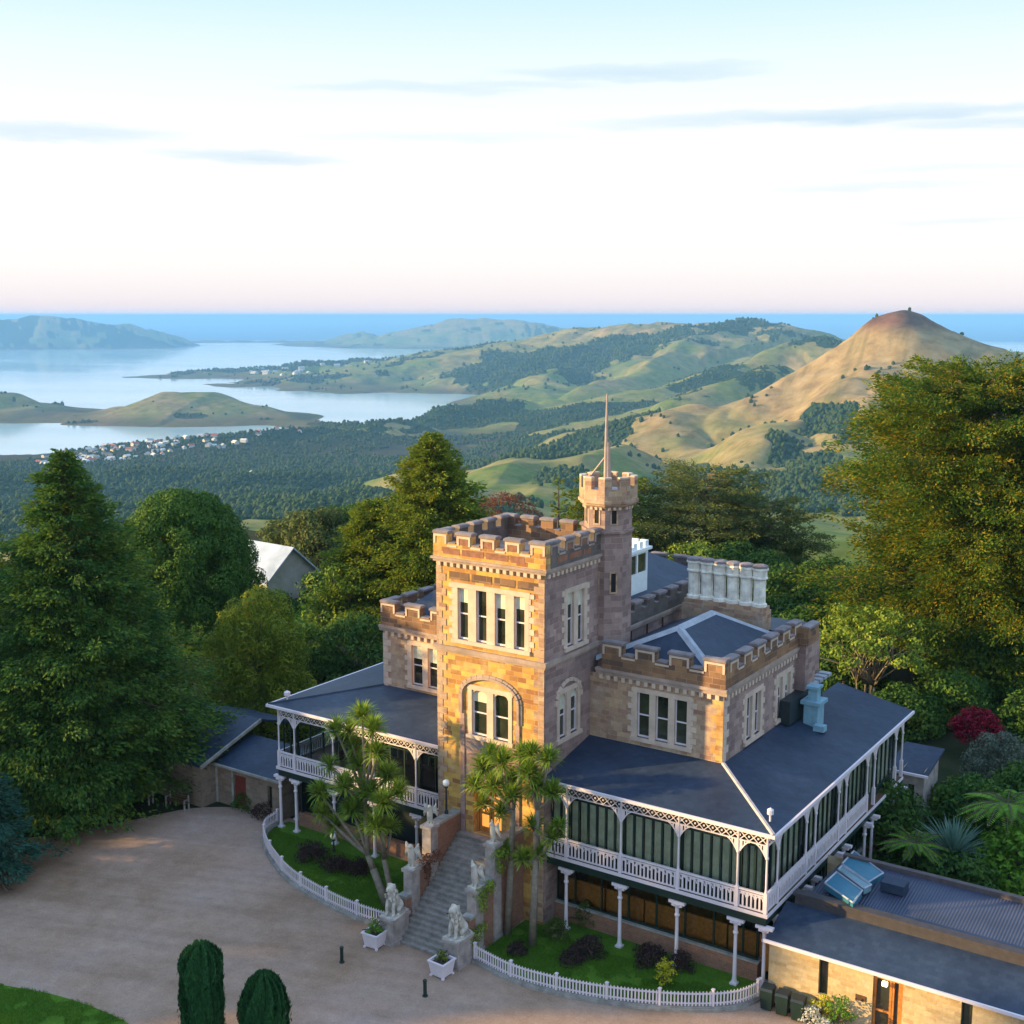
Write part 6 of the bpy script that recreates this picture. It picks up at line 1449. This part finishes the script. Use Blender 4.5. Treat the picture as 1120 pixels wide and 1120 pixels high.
conifer('cedar_tree', 'wide flat-topped cedar behind the chimney stack', 'tree', (-61, 131, 0), 12.8, 9.0, lambda t: 0.55+0.45*math.sin(min(1, t*1.15)*2.9), 150, 420, L['cedar'], 92, leaf=(0.36, 0.11), up=0.10, droop=0.06, z0=0.25, flat=0.15, width=0.22, tuft=1.6)
conifer('cedar_tree', 'cedar just right of the turret, left of the wide flat-topped one', 'tree', (-70, 124, 0), 11.6, 5.6, lambda t: 0.6+0.4*math.sin(min(1, t*1.1)*2.8), 120, 300, L['macro'], 93, leaf=(0.36, 0.12), up=0.15, droop=0.1, z0=0.2, flat=0.2, tuft=1.5)
conifer('cedar_tree', 'cedar with long level branches at the right of the group behind the chimneys', 'tree', (-53.5, 132, 0), 10.0, 6.6, lambda t: 0.5+0.5*math.sin(min(1, t*1.15)*2.9), 90, 330, L['cedar'], 94, leaf=(0.36, 0.11), up=0.05, droop=0.04, z0=0.3, flat=0.1, width=0.18, tuft=1.6)
BK = [(760, 655, 5.0, 6.2, 'lime', 'light green bush directly behind the chimney shafts'), (815, 660, 5.4, 6.6, 'bush', 'round green bush right behind the end chimney'), (862, 690, 5.2, 6.5, 'bush', 'dark green bush beyond the rear bay corner'),
      (720, 640, 4.6, 6.0, 'cedar', 'olive bush behind the white roof lantern'), (880, 735, 4.4, 6.0, 'bush', 'dark bush against the rear bay of the castle'), (840, 640, 5.5, 5.0, 'conifer', 'deep green bush below the cedars, above the rear bay'),
      (905, 690, 5.0, 7.0, 'bush', 'dark bush in the shade under the left skirt of the enormous evergreen'), (690, 660, 4.0, 5.0, 'bush', 'bush half hidden by the turret shaft'), (925, 760, 3.4, 4.2, 'bush', 'low dark bush below the pale-stemmed tree'), (665, 640, 5, 6.0, 'conifer', 'bush tucked behind the turret on its left')]
for i, (px, py, r, h, mt, lb) in enumerate(BK):
    broad_tree('evergreen_bush', lb, 'bush', G(px, py), dome_clumps(r, h, h*0.2, 56, r*0.26, 100+i, 0.7), L[mt], 100+i, 15, (0.36, 0.2), 0.25, h*0.3)
lx, ly, _ = G(945, 778)
rs_ = RS(5); cl = []
for i in range(64):
    a = rs_.uniform(0, 2*math.pi); k = math.sqrt(rs_.rand()); z = 5.0+2.4*(1-k*k)+rs_.randn()*0.5; cl.append((5.0*k*math.cos(a), 3.6*k*math.sin(a), z, rs_.uniform(0.5, 0.95), rs_.uniform(0.35, 0.6)))
broad_tree('pale_stemmed_tree', 'light yellow-green tree with many slender pale stems behind the right verandah roof', 'tree', (lx, ly, 0), cl, L['lime'], 120, 20, (0.3, 0.16), 0.12, 2.2, 'palebark', limbs=34, stems=6)
p = G(922, 700); broad_tree('pale_stemmed_tree', 'smaller light green tree left of the yellow-green one, on slender stems', 'tree', p, dome_clumps(3.2, 7.0, 3.5, 34, 0.85, 121, 0.7), L['lime'], 121, 18, (0.3, 0.16), 0.1, 2.5, 'palebark', limbs=20, stems=4)
RB = [(1075, 760, 5.0, 7.6, 'bush', 'dark green bush right of the big trunk, above the red maple'), (1125, 770, 5.5, 9.0, 'bush', 'tall leafy bush at the right edge above the grey shrub'), (1040, 790, 3.2, 4.0, 'conifer', 'low dark bush left of the red maple'), (985, 800, 3.0, 3.4, 'bush', 'low bush behind the porch roof'),
      (1124, 806, 2.4, 3.4, 'bush', 'green bush behind the grey shrub'), (965, 930, 2.6, 4.2, 'bush', 'dark bush below the end of the verandah balcony'), (1010, 965, 2.2, 2.0, 'bush', 'low ferny bush left of the blue-green flax'), (1060, 915, 2.6, 3.6, 'conifer', 'dark bush between the porch and the tree fern'),
      (1112, 975, 2.3, 3.6, 'lime', 'bright green rounded bush behind the cafe roof ridge'), (1085, 930, 2.4, 2.6, 'bush', 'dark bush beneath the tree fern'), (1130, 905, 3.0, 4.0, 'bush', 'green bush at the right edge beneath the tree fern'), (1050, 985, 2.0, 2.4, 'bush', 'low green bush right of the blue-green flax')]
for i, (px, py, r, h, mt, lb) in enumerate(RB):
    broad_tree('evergreen_bush', lb, 'bush', G(px, py), dome_clumps(r, h, h*0.2, 60, r*0.27, 140+i, 0.7), L[mt if mt != 'lime' else 'fern'], 140+i, 20, (0.3, 0.16), 0.2, h*0.3)
broad_tree('red_maple', 'small crimson maple in the dark shrubbery at the right', 'tree', G(1066, 828), dome_clumps(1.7, 3.5, 1.6, 44, 0.5, 160, 0.6), L['red'], 160, 40, (0.2, 0.13), 0.08, 1.0, limbs=16)
broad_tree('grey_shrub', 'large rounded grey-leaved shrub below the crimson maple', 'shrub', G(1092, 862), dome_clumps(2.3, 3.7, 0.8, 60, 0.6, 161, 0.7), L['grey'], 161, 40, (0.2, 0.1), 0.1, 1.2, limbs=12)
def sword_head(c, r, n, rs, length, width, droopy=0.9, updir=(0, 0, 1)):
    """tuft of sword leaves: each a strip of three quads"""
    V, F = [], []
    for i in range(n):
        d = unit(rs.randn(3)*0.75+np.array(updir)*0.75); d = d if d[2] > -0.55 else -d
        l = length*rs.uniform(0.75, 1.15); sd_ = unit(np.cross(d, [0.01, 0.02, 1.0]))*width; p = np.array(c)+d*r*0.15; b = len(V); q = p.copy(); dd = d.copy()
        for k in range(4):
            w = (0.7, 1.0, 0.8, 0.05)[k]; V += [q-sd_*w, q+sd_*w]; q = q+dd*l/3; dd = unit(dd+np.array([0, 0, -droopy*0.28*(k+0.3)]))
        for k in range(3): F.append((b+2*k, b+2*k+1, b+2*k+3, b+2*k+2))
    return V, F
def cabbage_tree(label, base, trunks, heads, seed, length=0.85):
    rs = RS(seed); o = thing('cabbage_tree', label, 'tree', base, 0, None)
    rel = lambda p: (p[0]-base[0], p[1]-base[1], p[2]-base[2])
    trunk_mesh([([rel(p) for p in pts], rad) for pts, rad in trunks], M['palebark'], o)
    for h in heads:
        V, F = sword_head(rel(h[:3]), 0.2, int(230*h[3]**2*rs.uniform(0.7, 1.2)), rs, length*h[3]*0.9, 0.034, 1.25); np_mesh('leaf_head', np.array(V), np.array(F), L['sword'], o)
        V, F = sword_head(rel((h[0], h[1], h[2]-0.25)), 0.2, 16, rs, length*0.8*h[3], 0.025, 1.8, (0, 0, -0.6)); np_mesh('dead_leaves', np.array(V), np.array(F), L['dead'], o)
YLc = 46.75
base = at_z(425, 995, 0.0); YLc = base[1]
def LH(px, py, dy, k): q = at_y(px, py, YLc+dy); return (q[0], q[1], q[2], k)
HK = 1.05
heads = [LH(a[0], a[1], a[2], a[3]*HK) for a in ((368, 800, 0.5, 1.0), (396, 786, 0.3, 1.1), (408, 800, -0.2, 1.05), (350, 868, 0.2, 0.95), (377, 862, -0.6, 1.05), (366, 905, 0.0, 0.9), (394, 838, 0.6, 1.0), (424, 850, 0.9, 1.05), (436, 868, 0.4, 0.9), (412, 905, -0.6, 1.1), (386, 888, -0.5, 1.0), (428, 905, 0.7, 0.8), (405, 868, 0.1, 1.05), (388, 818, 0.8, 0.9), (360, 838, 0.3, 0.8), (382, 800, 0.7, 0.9), (412, 825, -0.4, 0.95), (398, 912, 0.5, 0.9), (352, 890, -0.3, 0.8), (420, 880, -0.5, 1.0))]
f1 = at_y(408, 950, YLc); f2 = at_y(420, 940, YLc+0.3); f3 = at_y(402, 935, YLc-0.2); f4 = at_y(398, 870, YLc+0.2)
tr = [([base, f1], [0.24, 0.19]), ([(base[0]+0.25, base[1]+0.2, 0), f2], [0.17, 0.14]), ([f1, f3], [0.18, 0.14]), ([f3, f4], [0.14, 0.10]), ([f2, at_y(418, 890, YLc+0.5)], [0.13, 0.10])]
for h in heads: src = min((f3, f4, f2), key=lambda q: abs(q[0]-h[0])+abs(q[2]-h[2])*0.6+(2 if q[2] > h[2] else 0)); tr.append(([src, ((src[0]+h[0])/2, (src[1]+h[1])/2+0.1, (src[2]+h[2])/2-0.15), h[:3]], [0.10, 0.08, 0.06]))
cabbage_tree('many-headed cabbage tree in the left garden before the verandah', base, tr, heads, 201, 1.0)
for lb, bp, hs, sd_ in (('cabbage tree nearer the stair, left of the pair before the tower', (555, 1022), ((529, 842, 0.3, 1.1), (550, 836, 0, 1.15), (572, 828, 0.2, 1.0), (540, 862, -0.3, 1.1), (562, 855, 0.4, 1.0), (530, 880, 0.1, 0.8), (548, 888, -0.2, 0.8), (556, 930, 0, 0.75), (520, 860, 0.3, 0.95), (560, 872, -0.4, 0.9), (538, 826, 0.4, 0.9)), 202),
                        ('cabbage tree nearer the verandah, right of the pair before the tower', (582, 1034), ((582, 826, 0.2, 0.9), (600, 832, 0.3, 1.0), (586, 862, 0, 1.1), (604, 868, 0.3, 1.0), (578, 848, -0.3, 1.0), (584, 905, 0, 0.9), (605, 918, 0.2, 0.95), (572, 940, -0.1, 0.9), (590, 935, 0.1, 0.8), (612, 905, 0.3, 0.7)), 203)):
    b0 = at_z(bp[0], bp[1], 0.04); Yc = b0[1]
    heads = [(lambda q, k: (q[0], q[1], q[2], k*1.0))(at_y(px, py, Yc+dy), k) for px, py, dy, k in hs]
    m1 = at_y(bp[0]+4, 940, Yc); m2 = at_y(bp[0]+6, 885, Yc)
    tr = [([b0, m1], [0.21, 0.16]), ([m1, m2], [0.16, 0.13])]
    for h in heads: src = min((m1, m2), key=lambda q: abs(q[2]-h[2])+(2 if q[2] > h[2] else 0)); tr.append(([src, ((src[0]+h[0])/2, (src[1]+h[1])/2, (src[2]+h[2])/2-0.1), h[:3]], [0.11, 0.09, 0.06]))
    cabbage_tree(lb, b0, tr, heads, sd_, 0.95)
def frond_plant(name, label, cat, loc, h, nf, length, mat, seed, droop=1.0, trunk=0.16, pinna=0.32, up=0.5):
    """tree fern: arching fronds of paired leaflets on a stout trunk"""
    rs = RS(seed); o = thing(name, label, cat, loc); CC, AX, NN, LN = [], [], [], []; tubes = [([(0, 0, -0.3), (0, 0, h)], [trunk*1.2, trunk])]
    for i in range(nf):
        a = i*2.39996+rs.randn()*0.1; d = np.array([math.cos(a), math.sin(a), 0]); l = length*rs.uniform(0.8, 1.1); u = up*rs.uniform(0.5, 1.4); sd_ = np.array([-d[1], d[0], 0]); pts = []
        for k in range(26):
            s = (k+1)/26; p = np.array([0, 0, h])+d*l*s+np.array([0, 0, l*(u*s-droop*0.62*s*s)]); pts.append(tuple(p))
            for g in (-1, 1): w = pinna*l/2*math.sin(math.pi*min(1, 0.12+0.88*s))**0.7; CC.append(p+sd_*g*w*0.5-np.array([0, 0, w*0.12])); AX.append(sd_*g+d*0.35+np.array([0, 0, -0.25])); NN.append(np.array([0, 0, 1])+rs.randn(3)*0.15); LN.append(w)
        tubes.append((pts[::5]+[pts[-1]], [0.025]*len(pts[::5])+[0.006]))
    V, F = kites(np.array(CC), np.array(AX), np.array(NN), np.array(LN), np.full(len(LN), length/26*1.1)); foliage('fronds', V, F, mat, o); trunk_mesh(tubes, M['bark'], o)
frond_plant('tree_fern', 'tree fern with wide bright fronds at the right edge', 'tree fern', G(1096, 958), 4.2, 24, 2.9, L['fern'], 211)
frond_plant('tree_fern', 'small yellow-green tree fern left of the blue-green flax', 'tree fern', G(998, 968), 2.4, 22, 2.1, L['fern'], 212)
frond_plant('tree_fern', 'tree fern low behind the small yellow-green one, near the cafe roof', 'tree fern', G(1000, 985), 0.9, 16, 1.7, L['fern'], 213)
o = thing('flax', 'blue-green spiky flax rosette behind the cafe roof', 'plant', G(1040, 968)); V, F = sword_head((0, 0, 1.7), 0.2, 150, RS(214), 2.3, 0.07, 0.55, (0, 0, 0.9)); np_mesh('leaves', np.array(V), np.array(F), L['agave'], o); trunk_mesh([([(0, 0, -0.2), (0, 0, 1.4)], [0.2, 0.14])], M['bark'], o)
# ---- clipped columns in the foreground
def column_tree(label, loc, H, R, seed, shoulder):
    """clipped columnar cypress: upright plumes of scale foliage packed round a stem"""
    rs = RS(seed); o = thing('columnar_cypress', label, 'tree', loc); n = 26000
    pl = 46; pa = np.arange(pl)*2.39996; ph = rs.uniform(0.0, 0.34, pl)
    h = rs.rand(n)**0.9; a = rs.rand(n)*2*math.pi
    rib = 0.5+0.5*np.cos(a*11+np.sin(h*9+seed)*1.3+np.sin(a*3)*2); rib = rib**0.6
    prof = np.where(h < shoulder, 0.90+0.10*np.sin(h/shoulder*2.6), np.sqrt(np.clip(1-((h-shoulder)/(1.0-shoulder))**2, 0.0, 1))*0.99)
    r = R*prof*(0.80+0.20*rib)*np.where(rs.rand(n) < 0.2, rs.uniform(0.5, 0.95, n), 0.96+0.06*rs.rand(n))
    tip = (rib-0.5)*0.36*(h > shoulder*0.9)
    r = r*(1+0.16*(vnoise(a*2.2+seed, h*7.0, seed)-0.5)+0.12*(vnoise(a*6+seed, h*18.0, seed+3)-0.5))+np.where(rs.rand(n) < 0.03, rs.rand(n)*0.12, 0)
    d = np.stack([np.cos(a), np.sin(a), np.zeros(n)], -1)
    c = d*r[:, None]; c[:, 2] = h*H+tip+0.05
    ax = np.array([0, 0, 1.0])+d*0.22+rs.randn(n, 3)*0.22; nn = d+np.array([0, 0, 0.35])+rs.randn(n, 3)*0.35
    V, F = kites(c, ax, nn, 0.20*(0.6+0.8*rs.rand(n)), 0.062*(0.7+0.6*rs.rand(n))); foliage('crown', V, F, L['cypress'], o)
    trunk_mesh([([(0, 0, -0.2), (0, 0, H*0.9)], [0.16, 0.04])], M['bark'], o)
qa = at_z(224, 1158, 0.0); qb = at_z(291, 1180, 0.0)
column_tree('taller clipped dark green columnar cypress at the bottom of the forecourt', (qa[0], qa[1], 0), 5.0, 0.93, 221, 0.80)
column_tree('shorter clipped dark green columnar cypress at the bottom of the forecourt', (qb[0], qb[1], 0), 4.5, 1.02, 222, 0.60)
# ---- blades of grass over the lawns
def grass():
    rs = RS(88); CC = []
    P1 = [(x, y) for x, y in gl]+[(-37.4, 45.2), (-37.4, 50.2), (-51.2, 50.6)]; P2 = [(x, y) for x, y in gr_]+[(-20.4, 49.2), (-32.8, 49.2), (-32.8, 45.0)]
    P3 = smooth_loop([(-56, 28.5), (-49.7, 30.75), (-46.2, 31.75), (-42.2, 32.0), (-38, 31.2), (-34, 29), (-33, 24), (-38, 14), (-50, 10), (-64, 14), (-64, 24)])
    for P, n, box in ((P1, 46000, (-52, -37, 44.5, 51)), (P2, 46000, (-33, -19.5, 44, 50)), (P3, 60000, (-58, -37, 27, 32.3))):
        x = rs.uniform(box[0], box[1], n); y = rs.uniform(box[2], box[3], n); e = rs.randn(n)*0.05; k = inside(P, x+e, y+e) & (fbm(x*1.2, y*1.2, 3, 9) > 0.36); CC.append(np.stack([x[k], y[k], np.full(k.sum(), 0.085)], -1))
    c = np.concatenate(CC); n = len(c); c[:, 2] += 0.02*rs.rand(n)
    V, F = kites(c, np.array([0, 0, 1.0])+rs.randn(n, 3)*0.55, rs.randn(n, 3)*np.array([1, 1, 0.2]), 0.13*(0.5+rs.rand(n)), np.full(n, 0.022)); o = np_mesh('grass', V, F, L['grass']); tag(o, kind='stuff')
grass()
# ---- garden shrubs
shrub('planter_shrub', 'little clipped green shrub growing in the left white planter', (-37.55, 43.35, 0.68), 0.36, 0.75, L['fern'], 231, dens=240, leaf=(0.09, 0.05), n=10)
shrub('planter_shrub', 'little olive shrub growing in the right white planter', (-33.15, 43.05, 0.68), 0.30, 0.62, L['gold'], 232, dens=240, leaf=(0.09, 0.05), n=10)
for i, (px, py, r, h, mt, lb) in enumerate(((340, 938, 0.9, 0.9, 'purple', 'dark purple shrub at the left of the left garden'), (370, 950, 0.8, 0.8, 'purple', 'brown-purple shrub in the middle of the left garden'), (392, 955, 0.7, 0.8, 'purple', 'brown-purple shrub beside the cabbage tree trunks in the left garden'),
        (566, 1043, 0.5, 0.6, 'purple', 'small brown shrub by the fence below the pair of cabbage trees'), (610, 1025, 0.6, 0.9, 'cedar', 'upright olive shrub beside the first verandah post right of the tower'), (643, 1043, 0.75, 0.9, 'purple', 'round purple-brown shrub in the middle of the right garden'),
        (627, 1052, 0.6, 0.6, 'purple', 'low purple shrub left of the round purple-brown one'), (710, 1052, 0.75, 0.8, 'purple', 'dark shrub left of the yellow bush in the right garden'), (745, 1060, 0.65, 0.9, 'purple', 'dark shrub right of the yellow bush in the right garden'), (640, 1012, 0.55, 1.3, 'cedar', 'upright reddish shrub against the plinth of the right verandah'),
        (728, 1078, 0.42, 1.35, 'yellow', 'bright yellow bush by the right picket fence'))):
    shrub('garden_shrub', lb, G(px, py, 0.05), r, h, L[mt], 241+i, dens=90, leaf=(0.12, 0.07), n=16)
for i, (x, y, r, h, mt, lb) in enumerate(((-17.0, 48.75, 0.5, 1.0, 'flower', 'white-flowered pot plant nearest the bins by the cafe wall'), (-16.75, 49.2, 0.5, 1.35, 'yellow', 'yellow-green bush behind the white-flowered plant by the cafe wall'), (-15.85, 49.1, 0.62, 1.6, 'fern', 'rounded green bush left of the cafe door'), (-16.3, 48.45, 0.4, 0.75, 'flower', 'white-flowered plant in front of the rounded green bush'),
        (-12.9, 49.3, 0.45, 1.0, 'lime', 'low yellow-green climber right of the cafe door'), (-11.7, 49.3, 0.45, 0.9, 'fern', 'low green bush under the cafe wall farther right of the door'))):
    shrub('wall_shrub', lb, (x, y, 0.03), r, h, L[mt], 261+i, dens=90, leaf=(0.11, 0.07), n=14)
for i, (px, py, r, h, lb) in enumerate(((268, 885, 0.7, 1.2, 'dark shrub by the cottage door'), (290, 893, 0.8, 1.0, 'brownish shrub beside the left verandah end'))): shrub('wall_shrub', lb, G(px, py, 0.03), r, h, L['purple' if i else 'bush'], 271+i, dens=80, leaf=(0.12, 0.07))
for i, (x, y, z, lb) in enumerate(((SX1+0.55, 45.7, 2.9, 'ivy over the right middle stair pier'), (SX1+0.55, 47.2, 4.4, 'ivy over the right top stair pier'), (SX1+0.5, 45.0, 1.0, 'ivy on the right lion pier'), (SX0-0.1, 46.6, 3.2, 'rusty ivy on the left stair wall'))):
    o = thing('ivy', lb, 'climber', (x, y, z)); V, F = clump_crown([(0, 0, 0.2, 0.38, 0.35), (0.1, 0.4, 0.2, 0.4, 0.3), (0.05, 0.75, 0.35, 0.35, 0.3), (0.1, 0.1, -0.4, 0.25, 0.45)], 110, (0.11, 0.08), RS(280+i)); foliage('leaves', V, F, L['russet' if i == 3 else 'lime'], o)
# ------------------------------------------------------------------ far woods, village and farm buildings
def woods():
    rs = RS(7)
    ico = bmesh.new(); bmesh.ops.create_icosphere(ico, subdivisions=2, radius=1.0); V2 = np.array([v.co[:] for v in ico.verts]); F2 = np.array([[v.index for v in f.verts] for f in ico.faces]); ico.free()
    ico = bmesh.new(); bmesh.ops.create_icosphere(ico, subdivisions=1, radius=1.0); V1 = np.array([v.co[:] for v in ico.verts]); F1 = np.array([[v.index for v in f.verts] for f in ico.faces]); ico.free()
    out = []
    for (r0, r1, n, s0, s1, BV, BF) in ((300, 1300, 60000, 4.0, 6.5, V2, F2), (1300, 4600, 130000, 4.5, 8.0, V1, F1), (4600, 8600, 60000, 8, 14, V1, F1)):
        r = np.sqrt(r0*r0+(r1*r1-r0*r0)*rs.rand(n)) if r0 < 1000 else r0*(r1/r0)**rs.rand(n); a = np.radians(rs.uniform(-26, 26, n)); u, v = r*np.sin(a), r*np.cos(a); x = u*RT[0]+v*FW[0]; y = u*RT[1]+v*FW[1]
        z = land(x, y); b = bush_mask(x, y); spot = fbm(x/90.0, y/90.0, 3, 55)
        k = (z > SEA+3) & ((b > 0.62) | ((spot > 0.66) & (rs.rand(n) < 0.10))); x, y, z = x[k], y[k], z[k]; m = len(x); cap = 9000 if r0 < 1000 else 26000 if r0 < 4000 else 7000
        if m > cap: x, y, z = x[:cap], y[:cap], z[:cap]; m = cap
        s = s0+(s1-s0)*rs.rand(m)**1.5; hz = s*rs.uniform(0.75, 1.5, m)
        J = 1+0.34*(rs.rand(m, len(BV), 1)-0.5)
        P = BV[None]*J*np.stack([s*0.62, s*0.62, hz*0.62], -1)[:, None, :]+np.stack([x, y, z+hz*0.30], -1)[:, None, :]
        F = BF[None]+(np.arange(m)*len(BV))[:, None, None]
        o = np_mesh('woodland', P.reshape(-1, 3), F.reshape(-1, 3), L['wood'], smooth=False); tag(o, kind='stuff')
L['wood'] = leaf_mat('far_wood_leaf', [(0.012, 0.030, 0.016), (0.022, 0.050, 0.022), (0.045, 0.072, 0.026), (0.075, 0.088, 0.036)], 0.9, 0.0)
woods()
def house(name, label, x, y, z, w, l, h, rz, wallc, roofc, group):
    o = thing(name, label, 'house', (x, y, z), rz, group)
    mb = MB(); mb.box(-w/2, -l/2, -2, w/2, l/2, h); mb.face([(-w/2, -l/2, h), (w/2, -l/2, h), (0, -l/2, h+w*0.32)]); mb.face([(w/2, l/2, h), (-w/2, l/2, h), (0, l/2, h+w*0.32)]); b_ = mb.build('wall', wallc, None); b_.parent = o
    e = 0.5; k = 0.64
    mb = MB()
    for s_ in (-1, 1):
        q = [(s_*(w/2+e), -l/2-e, h-e*k), (0, -l/2-e, h+w*0.32), (0, l/2+e, h+w*0.32), (s_*(w/2+e), l/2+e, h-e*k)]; mb.hexa(q+[(a, b, c+0.25) for a, b, c in q])
    b_ = mb.build('roof', roofc, None); b_.parent = o
    return o
HW = [plain('house_white', (0.58, 0.56, 0.54), 0.8, 0.05), plain('house_cream', (0.6, 0.5, 0.38), 0.8, 0.05)]
HR_ = [plain('roof_pale', (0.40, 0.41, 0.43), 0.6, 0.1), plain('roof_red', (0.38, 0.10, 0.06), 0.7, 0.1), plain('roof_dark', (0.10, 0.10, 0.12), 0.6, 0.1), plain('roof_white', (0.6, 0.6, 0.6), 0.6, 0.05)]
rsH = RS(12); protos = {}
def put_house(px, py, d, key, label, group, sc=1.0):
    c = far_point(px, py, d); x, y = uv2xy(c[0], c[1]); z = ground_z(x, y)
    if z < SEA+1.5: return
    rz = rsH.uniform(0, math.pi)
    if key not in protos: protos[key] = house('village_house', label, x, y, z, 11, 16, 5.0, rz, HW[key[0]], HR_[key[1]], group); protos[key].scale = (sc, sc, sc)
    else: dup(protos[key], (x, y, z), rz, label, group, (sc, sc, sc))
KN = {(0, 0): 'small white house with a pale roof in the harbour village', (0, 1): 'small white house with a red roof in the harbour village', (1, 2): 'small cream house with a dark roof in the harbour village', (0, 3): 'small white house with a white roof in the harbour village'}
for i in range(130):
    px = rsH.uniform(42, 245) if i < 112 else rsH.uniform(245, 330); py = np.interp(px, [42, 110, 170, 245, 330], [502, 494, 487, 483, 474])+rsH.uniform(-9, 17); d = np.interp(px, [42, 110, 170, 245, 330], [3000, 3060, 3090, 3140, 3240])-(py-490)*11
    key = list(KN)[rsH.choice(4, p=[0.36, 0.26, 0.14, 0.24])]; put_house(px, py, d, key, KN[key], 'houses of the harbour village', rsH.uniform(0.7, 1.1))
KF = {(0, 0): 'distant white house on the far low shore of the harbour'}
protos2 = None
for i in range(40):
    px = rsH.uniform(255, 470); py = np.interp(px, [255, 330, 400, 470], [411, 409, 407, 405])+rsH.uniform(-5, 4); d = 341*1360/(py-344)
    c = far_point(px, py, d*0.99); x, y = uv2xy(c[0], c[1]); z = ground_z(x, y)
    if z < SEA+2: continue
    sc = rsH.uniform(1.5, 2.6)
    if protos2 is None: protos2 = house('shore_house', KF[(0, 0)], x, y, z, 9, 13, 4.2, 0.4, HW[0], HR_[0], 'distant houses on the far shore'); protos2.scale = (sc,)*3
    else: dup(protos2, (x, y, z), rsH.uniform(0, 3.1), KF[(0, 0)], 'distant houses on the far shore', (sc,)*3)
for px, py, d, lb in ((585, 487, 2150, 'lone pale farmhouse in the valley left of the flagpole'), (430, 508, 2150, 'lone white farmhouse above the grassy ridge left of the pointed conifer'), (275, 514, 2300, 'lone pale farmhouse among the dark bush slopes'), (500, 478, 2700, 'lone white farmhouse in the valley bush')):
    c = far_point(px, py, d); x, y = uv2xy(c[0], c[1]); house('farmhouse', lb, x, y, ground_z(x, y), 9, 15, 4.5, px*0.7, HW[0], HR_[0], None)
